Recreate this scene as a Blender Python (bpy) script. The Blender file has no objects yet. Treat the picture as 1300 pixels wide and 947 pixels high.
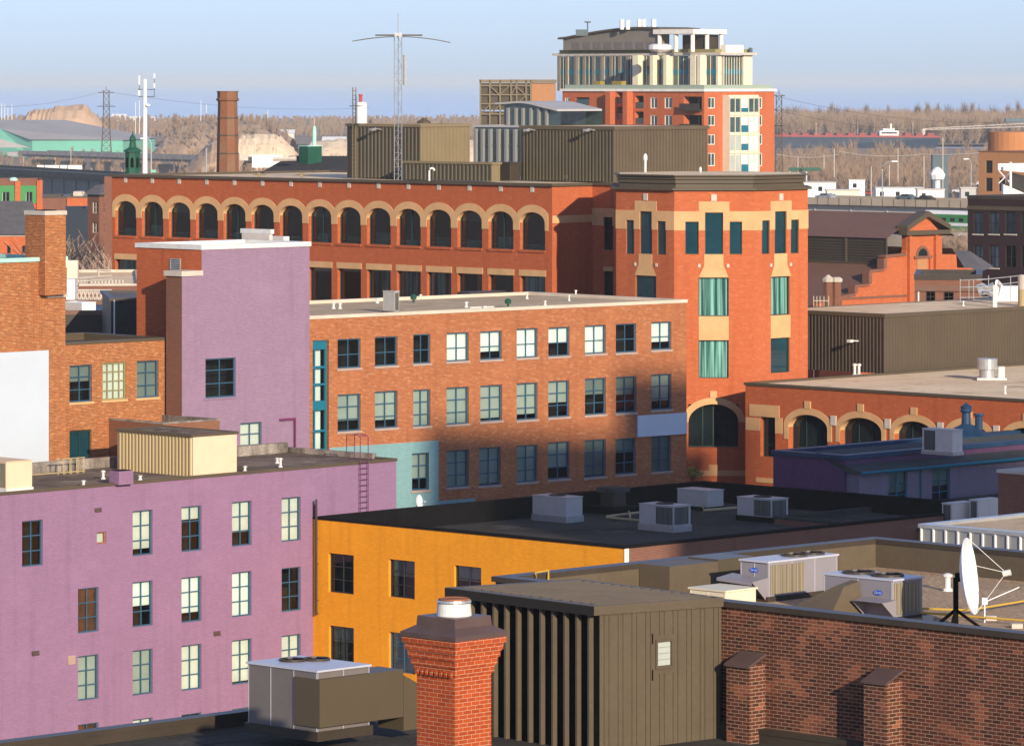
import bpy, bmesh, math, random
from mathutils import Vector
random.seed(7)
R=math.radians; PI=math.pi
F=5940.0; HZ=103.0; H=36.0; CX=650.0
A0=R(44.7)
sc=bpy.context.scene
COL=sc.collection
# ------------------------------------------------------------------ camera, light, sky
cam_d=bpy.data.cameras.new('camera'); cam=bpy.data.objects.new('camera',cam_d); COL.objects.link(cam)
cam.location=(0,0,H); cam.rotation_euler=(R(90),0,0)
cam_d.sensor_width=36; cam_d.lens=36*F/1300; cam_d.shift_y=-(473.5-HZ)/1300
cam_d.clip_start=1; cam_d.clip_end=200000
sc.camera=cam
SUN_EL=R(16.5); SAZ=R(-68)
sd=Vector((math.cos(SAZ)*math.cos(SUN_EL),math.sin(SAZ)*math.cos(SUN_EL),math.sin(SUN_EL)))
sl=bpy.data.lights.new('sun','SUN'); sl.energy=5.0; sl.angle=R(0.6); sl.color=(1.0,0.86,0.66)
so=bpy.data.objects.new('sun',sl); COL.objects.link(so); so.rotation_euler=sd.to_track_quat('Z','Y').to_euler(); so.location=(60,-60,120)
w=bpy.data.worlds.new('World'); sc.world=w; w.use_nodes=True
nt=w.node_tree; bg=nt.nodes['Background']
sky=nt.nodes.new('ShaderNodeTexSky'); sky.sky_type='NISHITA'; sky.sun_disc=False
sky.sun_elevation=SUN_EL; sky.sun_rotation=math.atan2(sd.x,sd.y); sky.air_density=1.0; sky.dust_density=0.3; sky.ozone_density=6.0
hs_=nt.nodes.new('ShaderNodeHueSaturation'); hs_.inputs['Saturation'].default_value=.55
tint=nt.nodes.new('ShaderNodeMix'); tint.data_type='RGBA'; tint.blend_type='MULTIPLY'; tint.inputs['Factor'].default_value=1; tint.inputs['B'].default_value=(.94,1.07,1.42,1)
nt.links.new(sky.outputs[0],hs_.inputs['Color']); nt.links.new(hs_.outputs[0],tint.inputs['A']); nt.links.new(tint.outputs['Result'],bg.inputs[0]); bg.inputs[1].default_value=0.12
sc.view_settings.view_transform='Standard'; sc.view_settings.look='None'; sc.view_settings.exposure=0.2; sc.view_settings.gamma=1
sc.render.engine='CYCLES'
# ------------------------------------------------------------------ materials
MATS={}
def mat(name,col,rough=0.85,metal=0.0,var=0.0,vscale=1.0,col2=None,bump=0.0,bscale=8.0,spec=0.3,stretch=(1,1,1),fine=0.0):
    if name in MATS: return MATS[name]
    m=bpy.data.materials.new(name); m.use_nodes=True; n=m.node_tree.nodes; l=m.node_tree.links; p=n['Principled BSDF']
    p.inputs['Base Color'].default_value=(*col,1); p.inputs['Roughness'].default_value=rough; p.inputs['Metallic'].default_value=metal
    p.inputs['Specular IOR Level'].default_value=spec
    if var>0 or col2:
        tc=n.new('ShaderNodeTexCoord'); mp=n.new('ShaderNodeMapping'); mp.inputs['Scale'].default_value=stretch; l.new(tc.outputs['Object'],mp.inputs[0])
        nz=n.new('ShaderNodeTexNoise'); nz.inputs['Scale'].default_value=vscale; nz.inputs['Detail'].default_value=8; nz.inputs['Roughness'].default_value=0.65
        l.new(mp.outputs[0],nz.inputs['Vector'])
        rp=n.new('ShaderNodeValToRGB'); rp.color_ramp.elements[0].position=0.33; rp.color_ramp.elements[1].position=0.67
        c2=col2 if col2 else tuple(c*(1-var) for c in col); c1=tuple(min(1,c*(1+var*0.6)) for c in col) if not col2 else col
        rp.color_ramp.elements[0].color=(*c2,1); rp.color_ramp.elements[1].color=(*c1,1)
        l.new(nz.outputs['Fac'],rp.inputs[0]); out=rp.outputs[0]
        if fine>0:
            n2=n.new('ShaderNodeTexNoise'); n2.inputs['Scale'].default_value=9; n2.inputs['Detail'].default_value=4; l.new(tc.outputs['Object'],n2.inputs['Vector'])
            r2=n.new('ShaderNodeMapRange'); r2.inputs['From Min'].default_value=.3; r2.inputs['From Max'].default_value=.7; r2.inputs['To Min'].default_value=1-fine; r2.inputs['To Max'].default_value=1+fine; l.new(n2.outputs['Fac'],r2.inputs[0])
            vm=n.new('ShaderNodeVectorMath'); vm.operation='SCALE'; l.new(out,vm.inputs[0]); l.new(r2.outputs[0],vm.inputs['Scale']); out=vm.outputs[0]
        l.new(out,p.inputs['Base Color'])
    if bump>0:
        tc=n.new('ShaderNodeTexCoord'); nb=n.new('ShaderNodeTexNoise'); nb.inputs['Scale'].default_value=bscale; nb.inputs['Detail'].default_value=5
        l.new(tc.outputs['Object'],nb.inputs['Vector']); b=n.new('ShaderNodeBump'); b.inputs['Strength'].default_value=bump; b.inputs['Distance'].default_value=0.05
        l.new(nb.outputs['Fac'],b.inputs['Height']); l.new(b.outputs[0],p.inputs['Normal'])
    MATS[name]=m; return m
def brick(name,c1,c2,mortar,size=(0.215,0.075),msize=0.011,stain=None,stain_amt=0.5,sscale=0.25,bump=0.4,spots=None,light=None,rough=0.9,lo=.55,hi=.75):
    m=bpy.data.materials.new(name); m.use_nodes=True; n=m.node_tree.nodes; l=m.node_tree.links; p=n['Principled BSDF']
    uv=n.new('ShaderNodeUVMap'); uv.uv_map='UVMap'
    br=n.new('ShaderNodeTexBrick'); br.inputs['Scale'].default_value=1; br.inputs['Brick Width'].default_value=size[0]; br.inputs['Row Height'].default_value=size[1]
    br.inputs['Mortar Size'].default_value=msize; br.inputs['Mortar Smooth'].default_value=0.2; br.inputs['Bias'].default_value=0
    br.inputs['Color1'].default_value=(*c1,1); br.inputs['Color2'].default_value=(*c2,1); br.inputs['Mortar'].default_value=(*mortar,1)
    l.new(uv.outputs[0],br.inputs['Vector']); br.inputs['Mortar'].default_value=(*[(x+y)/2 for x,y in zip(c1,c2)],1); out=br.outputs['Color']
    def ramp(scale,lo,hi,vec,det=6):
        nz=n.new('ShaderNodeTexNoise'); nz.inputs['Scale'].default_value=scale; nz.inputs['Detail'].default_value=det; nz.inputs['Roughness'].default_value=.6; l.new(vec,nz.inputs['Vector'])
        r=n.new('ShaderNodeMapRange'); r.inputs['From Min'].default_value=lo; r.inputs['From Max'].default_value=hi; l.new(nz.outputs['Fac'],r.inputs[0]); return r.outputs[0]
    def mix(fac,a,bcol,scale=1.0,mode='MIX'):
        x=n.new('ShaderNodeMix'); x.data_type='RGBA'; x.blend_type=mode
        if scale!=1.0:
            mm=n.new('ShaderNodeMath'); mm.operation='MULTIPLY'; mm.inputs[1].default_value=scale; l.new(fac,mm.inputs[0]); fac=mm.outputs[0]
        l.new(fac,x.inputs['Factor']); l.new(a,x.inputs['A'])
        x.inputs['B'].default_value=(*bcol,1); return x.outputs['Result']
    # per-brick tone: noise sampled once per brick of the running bond
    def M_(op,a,b=None):
        x=n.new('ShaderNodeMath'); x.operation=op
        for i,t in enumerate((a,b)):
            if t is None: continue
            if isinstance(t,(int,float)): x.inputs[i].default_value=t
            else: l.new(t,x.inputs[i])
        return x.outputs[0]
    sp_=n.new('ShaderNodeSeparateXYZ'); l.new(uv.outputs[0],sp_.inputs[0])
    row=M_('FLOOR',M_('DIVIDE',sp_.outputs[1],size[1])); odd=M_('FLOORED_MODULO',row,2.0); off=M_('MULTIPLY',M_('SUBTRACT',1.0,odd),.5)
    colm=M_('FLOOR',M_('ADD',M_('DIVIDE',sp_.outputs[0],size[0]),off)); cx_=M_('MULTIPLY',M_('SUBTRACT',colm,off),size[0]); cy_=M_('MULTIPLY',row,size[1])
    cb_=n.new('ShaderNodeCombineXYZ'); l.new(cx_,cb_.inputs[0]); l.new(cy_,cb_.inputs[1]); cell=cb_.outputs[0]
    wn=n.new('ShaderNodeTexWhiteNoise'); wn.noise_dimensions='2D'; l.new(cell,wn.inputs['Vector'])
    out=mix(wn.outputs['Value'],out,tuple(c*0.62 for c in c2),0.35)
    f=ramp(2.6,.35,.65,cell); out=mix(f,out,tuple(c*0.72 for c in c1),0.38)
    if spots: out=mix(ramp(5.5,.52,.66,cell,3),out,spots,0.6)
    if light: out=mix(ramp(0.5,.5,.7,uv.outputs[0]),out,light,0.45)
    if stain: out=mix(ramp(sscale,lo,hi,cell,12),out,stain,stain_amt)
    out=mix(br.outputs['Fac'],out,mortar,.85)
    # rain streaks running down the wall
    mp2=n.new('ShaderNodeMapping'); mp2.inputs['Scale'].default_value=(1.7,.10,1); l.new(uv.outputs[0],mp2.inputs[0])
    out=mix(ramp(1.0,.52,.72,mp2.outputs[0],7),out,tuple(c*.55 for c in c1),.38)
    l.new(out,p.inputs['Base Color']); p.inputs['Roughness'].default_value=rough; p.inputs['Specular IOR Level'].default_value=.2
    b=n.new('ShaderNodeBump'); b.inputs['Strength'].default_value=bump; b.inputs['Distance'].default_value=0.008; b.invert=True
    l.new(br.outputs['Fac'],b.inputs['Height']); l.new(b.outputs[0],p.inputs['Normal'])
    MATS[name]=m; return m
def roofm(name,ca,cb,vs,seam=(1.0,9.0),sa=.35,bump=.3,patch=None,pth=(.60,.64)):
    m=bpy.data.materials.new(name); m.use_nodes=True; n=m.node_tree.nodes; l=m.node_tree.links; p=n['Principled BSDF']; p.inputs['Roughness'].default_value=1; p.inputs['Specular IOR Level'].default_value=.05
    tc=n.new('ShaderNodeTexCoord'); mp=n.new('ShaderNodeMapping'); mp.inputs['Rotation'].default_value=(0,0,R(-45.3)); l.new(tc.outputs['Object'],mp.inputs[0])
    def nz(sc_,lo,hi,det=8,vec=None):
        x=n.new('ShaderNodeTexNoise'); x.inputs['Scale'].default_value=sc_; x.inputs['Detail'].default_value=det; x.inputs['Roughness'].default_value=.65; l.new(vec or mp.outputs[0],x.inputs['Vector']); r=n.new('ShaderNodeMapRange'); r.inputs['From Min'].default_value=lo; r.inputs['From Max'].default_value=hi; l.new(x.outputs['Fac'],r.inputs[0]); return r.outputs[0]
    def mx(f,a,b,sc_=1):
        x=n.new('ShaderNodeMix'); x.data_type='RGBA'; mm=n.new('ShaderNodeMath'); mm.operation='MULTIPLY'; mm.inputs[1].default_value=sc_; l.new(f,mm.inputs[0]); l.new(mm.outputs[0],x.inputs['Factor'])
        if isinstance(a,tuple): x.inputs['A'].default_value=(*a,1)
        else: l.new(a,x.inputs['A'])
        x.inputs['B'].default_value=(*b,1); return x.outputs['Result']
    out=mx(nz(vs,.38,.62),ca,cb)
    st=n.new('ShaderNodeMapping'); st.inputs['Scale'].default_value=(.35,1.6,1); l.new(mp.outputs[0],st.inputs[0]); out=mx(nz(.9,.55,.7,5,st.outputs[0]),out,tuple(c*.6 for c in cb),.55)
    if patch: out=mx(nz(.33,pth[0],pth[1],3),out,patch,.7)
    out=mx(nz(7,.35,.65,4),out,tuple(c*.75 for c in cb),.4)
    br=n.new('ShaderNodeTexBrick'); br.inputs['Scale'].default_value=1; br.inputs['Brick Width'].default_value=seam[1]; br.inputs['Row Height'].default_value=seam[0]; br.inputs['Mortar Size'].default_value=.05; br.inputs['Mortar Smooth'].default_value=.5; l.new(mp.outputs[0],br.inputs['Vector'])
    out=mx(br.outputs['Fac'],out,tuple(c*.5 for c in cb),sa); l.new(out,p.inputs['Base Color'])
    b=n.new('ShaderNodeBump'); b.inputs['Strength'].default_value=bump; b.inputs['Distance'].default_value=.04; l.new(nz(9,.2,.8,5),b.inputs['Height']); l.new(b.outputs[0],p.inputs['Normal'])
    MATS[name]=m; return m
def glass_mat(name,tint=(.75,.82,.82),refl=0.12,rough=0.03):
    m=bpy.data.materials.new(name); m.use_nodes=True; n=m.node_tree.nodes; l=m.node_tree.links; n.remove(n['Principled BSDF'])
    t=n.new('ShaderNodeBsdfTransparent'); t.inputs[0].default_value=(*tint,1); g=n.new('ShaderNodeBsdfGlossy'); g.inputs['Roughness'].default_value=rough; g.inputs['Color'].default_value=(.9,.95,1,1)
    fr=n.new('ShaderNodeFresnel'); fr.inputs['IOR'].default_value=1.45; ad=n.new('ShaderNodeMath'); ad.operation='ADD'; ad.inputs[1].default_value=refl-.11; l.new(fr.outputs[0],ad.inputs[0])
    mx=n.new('ShaderNodeMixShader'); l.new(ad.outputs[0],mx.inputs[0]); l.new(t.outputs[0],mx.inputs[1]); l.new(g.outputs[0],mx.inputs[2]); l.new(mx.outputs[0],n['Material Output'].inputs[0])
    MATS[name]=m; return m
def stripes(name,ca,cb,scale=2.2,rough=.8):
    m=bpy.data.materials.new(name); m.use_nodes=True; n=m.node_tree.nodes; l=m.node_tree.links; p=n['Principled BSDF']
    uv=n.new('ShaderNodeUVMap'); uv.uv_map='UVMap'; mp=n.new('ShaderNodeMapping'); mp.inputs['Scale'].default_value=(scale*3,.08,1); l.new(uv.outputs[0],mp.inputs[0])
    nz=n.new('ShaderNodeTexNoise'); nz.inputs['Scale'].default_value=1.5; nz.inputs['Detail'].default_value=4; l.new(mp.outputs[0],nz.inputs['Vector'])
    rp=n.new('ShaderNodeValToRGB'); rp.color_ramp.elements[0].position=.4; rp.color_ramp.elements[1].position=.6; rp.color_ramp.elements[0].color=(*ca,1); rp.color_ramp.elements[1].color=(*cb,1)
    l.new(nz.outputs['Fac'],rp.inputs[0]); l.new(rp.outputs[0],p.inputs['Base Color']); p.inputs['Roughness'].default_value=rough; MATS[name]=m; return m
M=MATS
brick('brick_office',(.52,.105,.026),(.42,.078,.020),(.50,.18,.09),spots=(.56,.16,.06),stain=(.36,.10,.045),stain_amt=.35,sscale=.12)
brick('brick_red',(.53,.105,.026),(.44,.078,.020),(.55,.22,.11),spots=(.60,.18,.07),stain=(.45,.12,.05),stain_amt=.3,sscale=.15)
brick('brick_mid',(.42,.115,.033),(.26,.062,.020),(.48,.24,.12),spots=(.54,.27,.14),light=(.48,.16,.06),stain=(.25,.075,.028),stain_amt=.45,sscale=.13)
brick('brick_old',(.42,.11,.028),(.20,.05,.018),(.52,.30,.14),size=(.22,.078),msize=.010,spots=(.56,.28,.12),stain=(.25,.08,.03),stain_amt=.4,sscale=.35)
brick('brick_dark',(.045,.018,.018),(.028,.013,.015),(.05,.035,.035),stain=(.05,.025,.02),stain_amt=.4)
brick('brick_near',(.17,.048,.023),(.05,.02,.014),(.36,.25,.17),size=(.225,.078),msize=.009,stain=(.36,.11,.055),stain_amt=.65,sscale=1.5,lo=.54,hi=.62,bump=.7,light=(.09,.035,.022))
brick('brick_chimney',(.50,.085,.018),(.36,.055,.014),(.62,.38,.24),size=(.225,.078),msize=.0055,bump=.8,spots=(.34,.05,.015))
brick('brick_stack',(.30,.10,.045),(.20,.07,.035),(.26,.16,.10),stain=(.19,.14,.085),stain_amt=.8,sscale=.16,lo=.48,hi=.62)
brick('brick_brown',(.24,.085,.05),(.17,.06,.04),(.26,.17,.12),stain=(.12,.05,.035),stain_amt=.4)
brick('brick_tan',(.50,.22,.09),(.44,.18,.07),(.5,.3,.16))
def paint(name,c,k=.80):
    return brick(name,c,tuple(x*.90 for x in c),tuple(x*k for x in c),msize=.014,stain=tuple(x*.80 for x in c),stain_amt=.45,sscale=.22,bump=.9,rough=.7,light=tuple(min(1,x*1.10) for x in c))
paint('paint_purple',(.335,.190,.305)); paint('paint_lavender',(.35,.225,.315)); paint('paint_orange',(.95,.37,.014),.88)
paint('paint_teal',(.24,.42,.42)); paint('paint_violet',(.13,.06,.13)); paint('paint_lilac_siding',(.23,.185,.235))
mat('stone',(.62,.36,.165),var=.12,vscale=.8); mat('stone_grey',(.55,.48,.40),var=.15,vscale=1.5); mat('concrete',(.42,.38,.33),var=.35,vscale=.5)
mat('sill',(.42,.30,.24),var=.1,vscale=2)
roofm('tar_roof',(.10,.09,.078),(.05,.046,.041),.16,(1.0,10),.5,.5,patch=(.13,.12,.11)); roofm('gravel_tan',(.66,.50,.33),(.52,.39,.25),.25,(2.0,12),.15,.6,patch=(.33,.25,.18))
roofm('gravel_pale',(.95,.75,.51),(.80,.60,.38),.12,(3,15),.12,.5,patch=(.42,.28,.16),pth=(.58,.66)); roofm('tar_roof_worn',(.30,.24,.19),(.13,.10,.08),.3,(1,8),.3,.4,patch=(.42,.36,.30))
mat('concrete_stained',(.40,.34,.28),col2=(.07,.055,.045),vscale=.9,stretch=(1,1,.35),rough=.95,fine=.25)

mat('gravel_near',(.52,.36,.22),col2=(.37,.25,.15),vscale=.5,rough=.95,bump=1,bscale=22,fine=.45)
mat('membrane_pale',(.62,.58,.52),col2=(.45,.41,.36),vscale=.2,fine=.1)
mat('metal_white',(.80,.78,.74),rough=.5,var=.08,vscale=1); mat('coping_white',(.82,.76,.66),rough=.6,var=.15,vscale=.7)
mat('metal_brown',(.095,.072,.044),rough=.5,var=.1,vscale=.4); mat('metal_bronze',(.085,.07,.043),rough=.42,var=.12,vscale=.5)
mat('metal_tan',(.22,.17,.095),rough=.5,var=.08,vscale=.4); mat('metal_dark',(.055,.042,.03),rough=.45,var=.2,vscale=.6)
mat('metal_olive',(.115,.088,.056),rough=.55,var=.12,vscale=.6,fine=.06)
mat('metal_mauve',(.10,.065,.058),rough=.45,var=.2,vscale=1.5)
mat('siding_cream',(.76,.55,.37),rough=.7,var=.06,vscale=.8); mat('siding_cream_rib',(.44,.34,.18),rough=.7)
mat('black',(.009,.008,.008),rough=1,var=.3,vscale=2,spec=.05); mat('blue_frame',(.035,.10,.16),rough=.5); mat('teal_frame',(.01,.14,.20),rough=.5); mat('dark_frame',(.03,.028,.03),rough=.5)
mat('green_frame',(.02,.045,.04),rough=.4); mat('olive_frame',(.28,.24,.09),rough=.6)
mat('interior',(.012,.012,.012),col2=(.005,.006,.007),vscale=.9); mat('interior_brown',(.22,.07,.03),col2=(.06,.03,.02),vscale=1.0)
mat('blind_white',(.85,.86,.80),rough=.9,var=.14,vscale=.35); mat('blind_grey',(.42,.45,.40),rough=.9,var=.14,vscale=.35); mat('blind_cream',(.76,.73,.64),rough=.9,var=.14,vscale=.35); mat('blind_dim',(.22,.25,.23),rough=.9,var=.14,vscale=.35)
stripes('curtain_teal',(.02,.10,.09),(.42,.72,.62),1.4); stripes('curtain_grey',(.16,.18,.155),(.95,.96,.86),.55)
glass_mat('glass'); glass_mat('glass_green',(.38,.50,.47),.17)
def dglass(name,c,r=.04,spec=.6):
    m=mat(name,c,rough=r,spec=spec,var=.35,vscale=.35); return m
dglass('glass_dark',(.012,.020,.022)); dglass('glass_teal',(.008,.045,.06),spec=.8); dglass('glass_condo',(.05,.085,.08),spec=.8)
mat('galv',(.55,.55,.53),rough=.35,metal=.6,var=.15,vscale=3); mat('galv_pale',(.72,.70,.64),rough=.45,var=.12,vscale=2)
mat('casing_grey',(.44,.42,.39),rough=.5,var=.06,vscale=1.5); mat('casing_top_sheen',(.50,.50,.56),rough=.4,var=.06,vscale=1); mat('casing_taupe',(.17,.145,.135),rough=.5,var=.1,vscale=1.2); mat('casing_lilac',(.27,.245,.26),rough=.45,var=.08,vscale=1); mat('casing_cream',(.74,.66,.48),rough=.5,var=.08,vscale=1)  # unit lids paler and bluer than casings: sky reflection put into the colour
mat('casing_beige',(.66,.58,.50),rough=.55,var=.1,vscale=1)
stripes('coil',(.13,.105,.07),(.32,.26,.17),5); stripes('coil_dark',(.05,.05,.045),(.12,.115,.10),6)
mat('badge_blue',(.02,.10,.55),rough=.3); mat('white',(.85,.85,.85),rough=.5); mat('red',(.45,.05,.03),rough=.5); mat('yellow',(.58,.36,.05),rough=.5)
mat('rust',(.33,.12,.05),var=.4,vscale=3); mat('copper_green',(.42,.70,.58),rough=.7,var=.15,vscale=1); mat('green_dark',(.015,.085,.05),rough=.5,var=.2,vscale=1.5); mat('green_roof',(.05,.24,.07),rough=.6,var=.1,vscale=1)
mat('green_wall',(.20,.55,.40),rough=.7,var=.12,vscale=.06); mat('grey_roof',(.36,.34,.33),rough=.8,var=.12,vscale=.05)
mat('shingle_dark',(.045,.04,.036),rough=.9,var=.25,vscale=1.5,fine=.2); mat('shingle_grey',(.13,.12,.12),rough=.9,var=.2,vscale=1.0,fine=.25)
mat('roof_brown',(.17,.09,.06),rough=.6,var=.1,vscale=.5); mat('roof_blue',(.014,.045,.095),rough=.5,var=.25,vscale=.7); mat('roof_slate',(.055,.06,.058),rough=.8,var=.2,vscale=.6,fine=.12)
mat('asphalt',(.05,.05,.05),var=.2,vscale=.3); mat('steel_blue',(.09,.12,.13),rough=.6,var=.15,vscale=.1); mat('conc_deck',(.42,.34,.25),var=.2,vscale=.1); mat('barrier_dark',(.055,.055,.05),var=.2,vscale=.2)
mat('bark',(.20,.14,.10),var=.3,vscale=2); mat('twig',(.40,.28,.20),var=.2,vscale=2); mat('twig_far',(.30,.20,.125),col2=(.20,.13,.085),vscale=.02); mat('twig_dark',(.20,.14,.10),var=.2,vscale=.1); mat('condo_rail',(.30,.36,.28)); mat('fascia_shade',(.022,.017,.012),rough=.5); mat('navy',(.012,.022,.04),rough=.6); mat('coping_cream',(.62,.52,.40),rough=.7,var=.15,vscale=.5); mat('board_white',(.52,.57,.62),rough=.5,var=.05,vscale=.3); mat('tan_drum',(.50,.21,.085),var=.08,vscale=.4); mat('fin_grey',(.22,.22,.21)); mat('clad_grey',(.27,.27,.26),rough=.5,var=.1,vscale=.5); mat('stone_shade',(.21,.185,.15),var=.08,vscale=.5); mat('evergreen',(.03,.055,.025),var=.4,vscale=2)  # dark fascia and pillar stone: shade put into the colour
mat('dirt',(.66,.44,.27),col2=(.54,.35,.21),vscale=.04,bump=.6,bscale=.2); mat('dirt_scrub',(.54,.37,.23),col2=(.27,.175,.11),vscale=.10,bump=1,bscale=.3,fine=.2); mat('hull',(.015,.028,.05),rough=.6,var=.1,vscale=.02); mat('deck_red',(.30,.06,.05)); mat('cable',(.02,.02,.02))
mat('pipe_purple',(.16,.03,.10)); mat('leafy',(.32,.24,.05),var=.4,vscale=6)
mat('tower_paint',(.11,.085,.055),var=.2,vscale=.3)
# ------------------------------------------------------------------ mesh helpers
class MB:
    def __init__(s): s.v=[]; s.f=[]; s.sm=[]
    def face(s,pts,smooth=False):
        b=len(s.v); s.v+= [Vector(p) for p in pts]; s.f.append(list(range(b,b+len(pts)))); s.sm.append(smooth)
    def hexa(s,c,skip=()):
        # c: 8 pts, 0-3 bottom loop, 4-7 top loop
        q=[(3,2,1,0),(4,5,6,7),(0,1,5,4),(1,2,6,5),(2,3,7,6),(3,0,4,7)]
        for i,f in enumerate(q):
            if i not in skip: s.face([c[k] for k in f])
    def box(s,x0,x1,y0,y1,z0,z1):
        s.hexa([(x0,y0,z0),(x1,y0,z0),(x1,y1,z0),(x0,y1,z0),(x0,y0,z1),(x1,y0,z1),(x1,y1,z1),(x0,y1,z1)])
    def prism(s,poly,z0,z1,top=True,bot=True):
        n=len(poly)
        for i in range(n):
            a=poly[i]; b=poly[(i+1)%n]; s.face([(a[0],a[1],z0),(b[0],b[1],z0),(b[0],b[1],z1),(a[0],a[1],z1)])
        if top: s.face([(p[0],p[1],z1) for p in poly])
        if bot: s.face([(p[0],p[1],z0) for p in poly][::-1])
    def tube(s,pts,rad,n=6,caps=True):
        pts=[Vector(p) for p in pts]; rings=[]
        if not isinstance(rad,(list,tuple)): rad=[rad]*len(pts)
        for i,p in enumerate(pts):
            d=(pts[min(i+1,len(pts)-1)]-pts[max(i-1,0)]).normalized()
            up=Vector((0,0,1)) if abs(d.z)<.95 else Vector((1,0,0)); a=d.cross(up).normalized(); b=d.cross(a)
            rings.append([p+(a*math.cos(2*PI*k/n)+b*math.sin(2*PI*k/n))*rad[i] for k in range(n)])
        for i in range(len(rings)-1):
            for k in range(n): s.face([rings[i][k],rings[i][(k+1)%n],rings[i+1][(k+1)%n],rings[i+1][k]],n>4)
        if caps: s.face(rings[0][::-1]); s.face(rings[-1])
    def lathe(s,cx,cy,prof,n=16,ph=0):
        rs=[[Vector((cx+r*math.cos(ph+2*PI*k/n),cy+r*math.sin(ph+2*PI*k/n),z)) for k in range(n)] for r,z in prof]
        for i in range(len(rs)-1):
            for k in range(n): s.face([rs[i][k],rs[i][(k+1)%n],rs[i+1][(k+1)%n],rs[i+1][k]],n>10)
        s.face(rs[0][::-1]); s.face(rs[-1])
    def build(s,name,material,parent=None,loc=None,label=None):
        if not s.f: return None
        o_loc=Vector(parent['_o']) if parent else (Vector(loc) if loc else None)
        if o_loc is None:
            xs=[v.x for v in s.v]; ys=[v.y for v in s.v]; o_loc=Vector(((min(xs)+max(xs))/2,(min(ys)+max(ys))/2,min(v.z for v in s.v)))
        me=bpy.data.meshes.new(name); me.from_pydata([tuple(v-o_loc) for v in s.v],[],s.f)
        uvl=me.uv_layers.new(name='UVMap').data; k=0
        for fi,f in enumerate(s.f):
            p=[s.v[i] for i in f]; nrm=Vector((0,0,0))
            for a in range(len(p)):
                c=p[a]; d=p[(a+1)%len(p)]; nrm+=Vector(((c.y-d.y)*(c.z+d.z),(c.z-d.z)*(c.x+d.x),(c.x-d.x)*(c.y+d.y)))
            if nrm.length>0: nrm.normalize()
            if abs(nrm.z)>.75: t=Vector((1,0,0)); u2=Vector((0,1,0))
            else:
                t=Vector((-nrm.y,nrm.x,0)).normalized(); 
                if t.x<0: t=-t
                u2=Vector((0,0,1))
            for q in p: uvl[k].uv=(q.dot(t),q.dot(u2)); k+=1
        if any(s.sm): me.polygons.foreach_set('use_smooth',s.sm)
        me.materials.append(M[material] if isinstance(material,str) else material)
        o=bpy.data.objects.new(name,me); COL.objects.link(o)
        if parent: o.parent=parent
        else: o.location=o_loc
        o['_o']=tuple(o_loc)
        if label: o['label']=label
        return o
def thing(name,label,cat,loc,group=None):
    o=bpy.data.objects.new(name,None); COL.objects.link(o); o.location=loc; o['_o']=tuple(loc); o['label']=label; o['category']=cat
    o.empty_display_size=.5
    if group: o['group']=group
    return o
def tag(o,label,cat,group=None):
    o['label']=label; o['category']=cat
    if group: o['group']=group
    return o
def struct(o,kind='structure'): o['kind']=kind; return o
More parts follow.
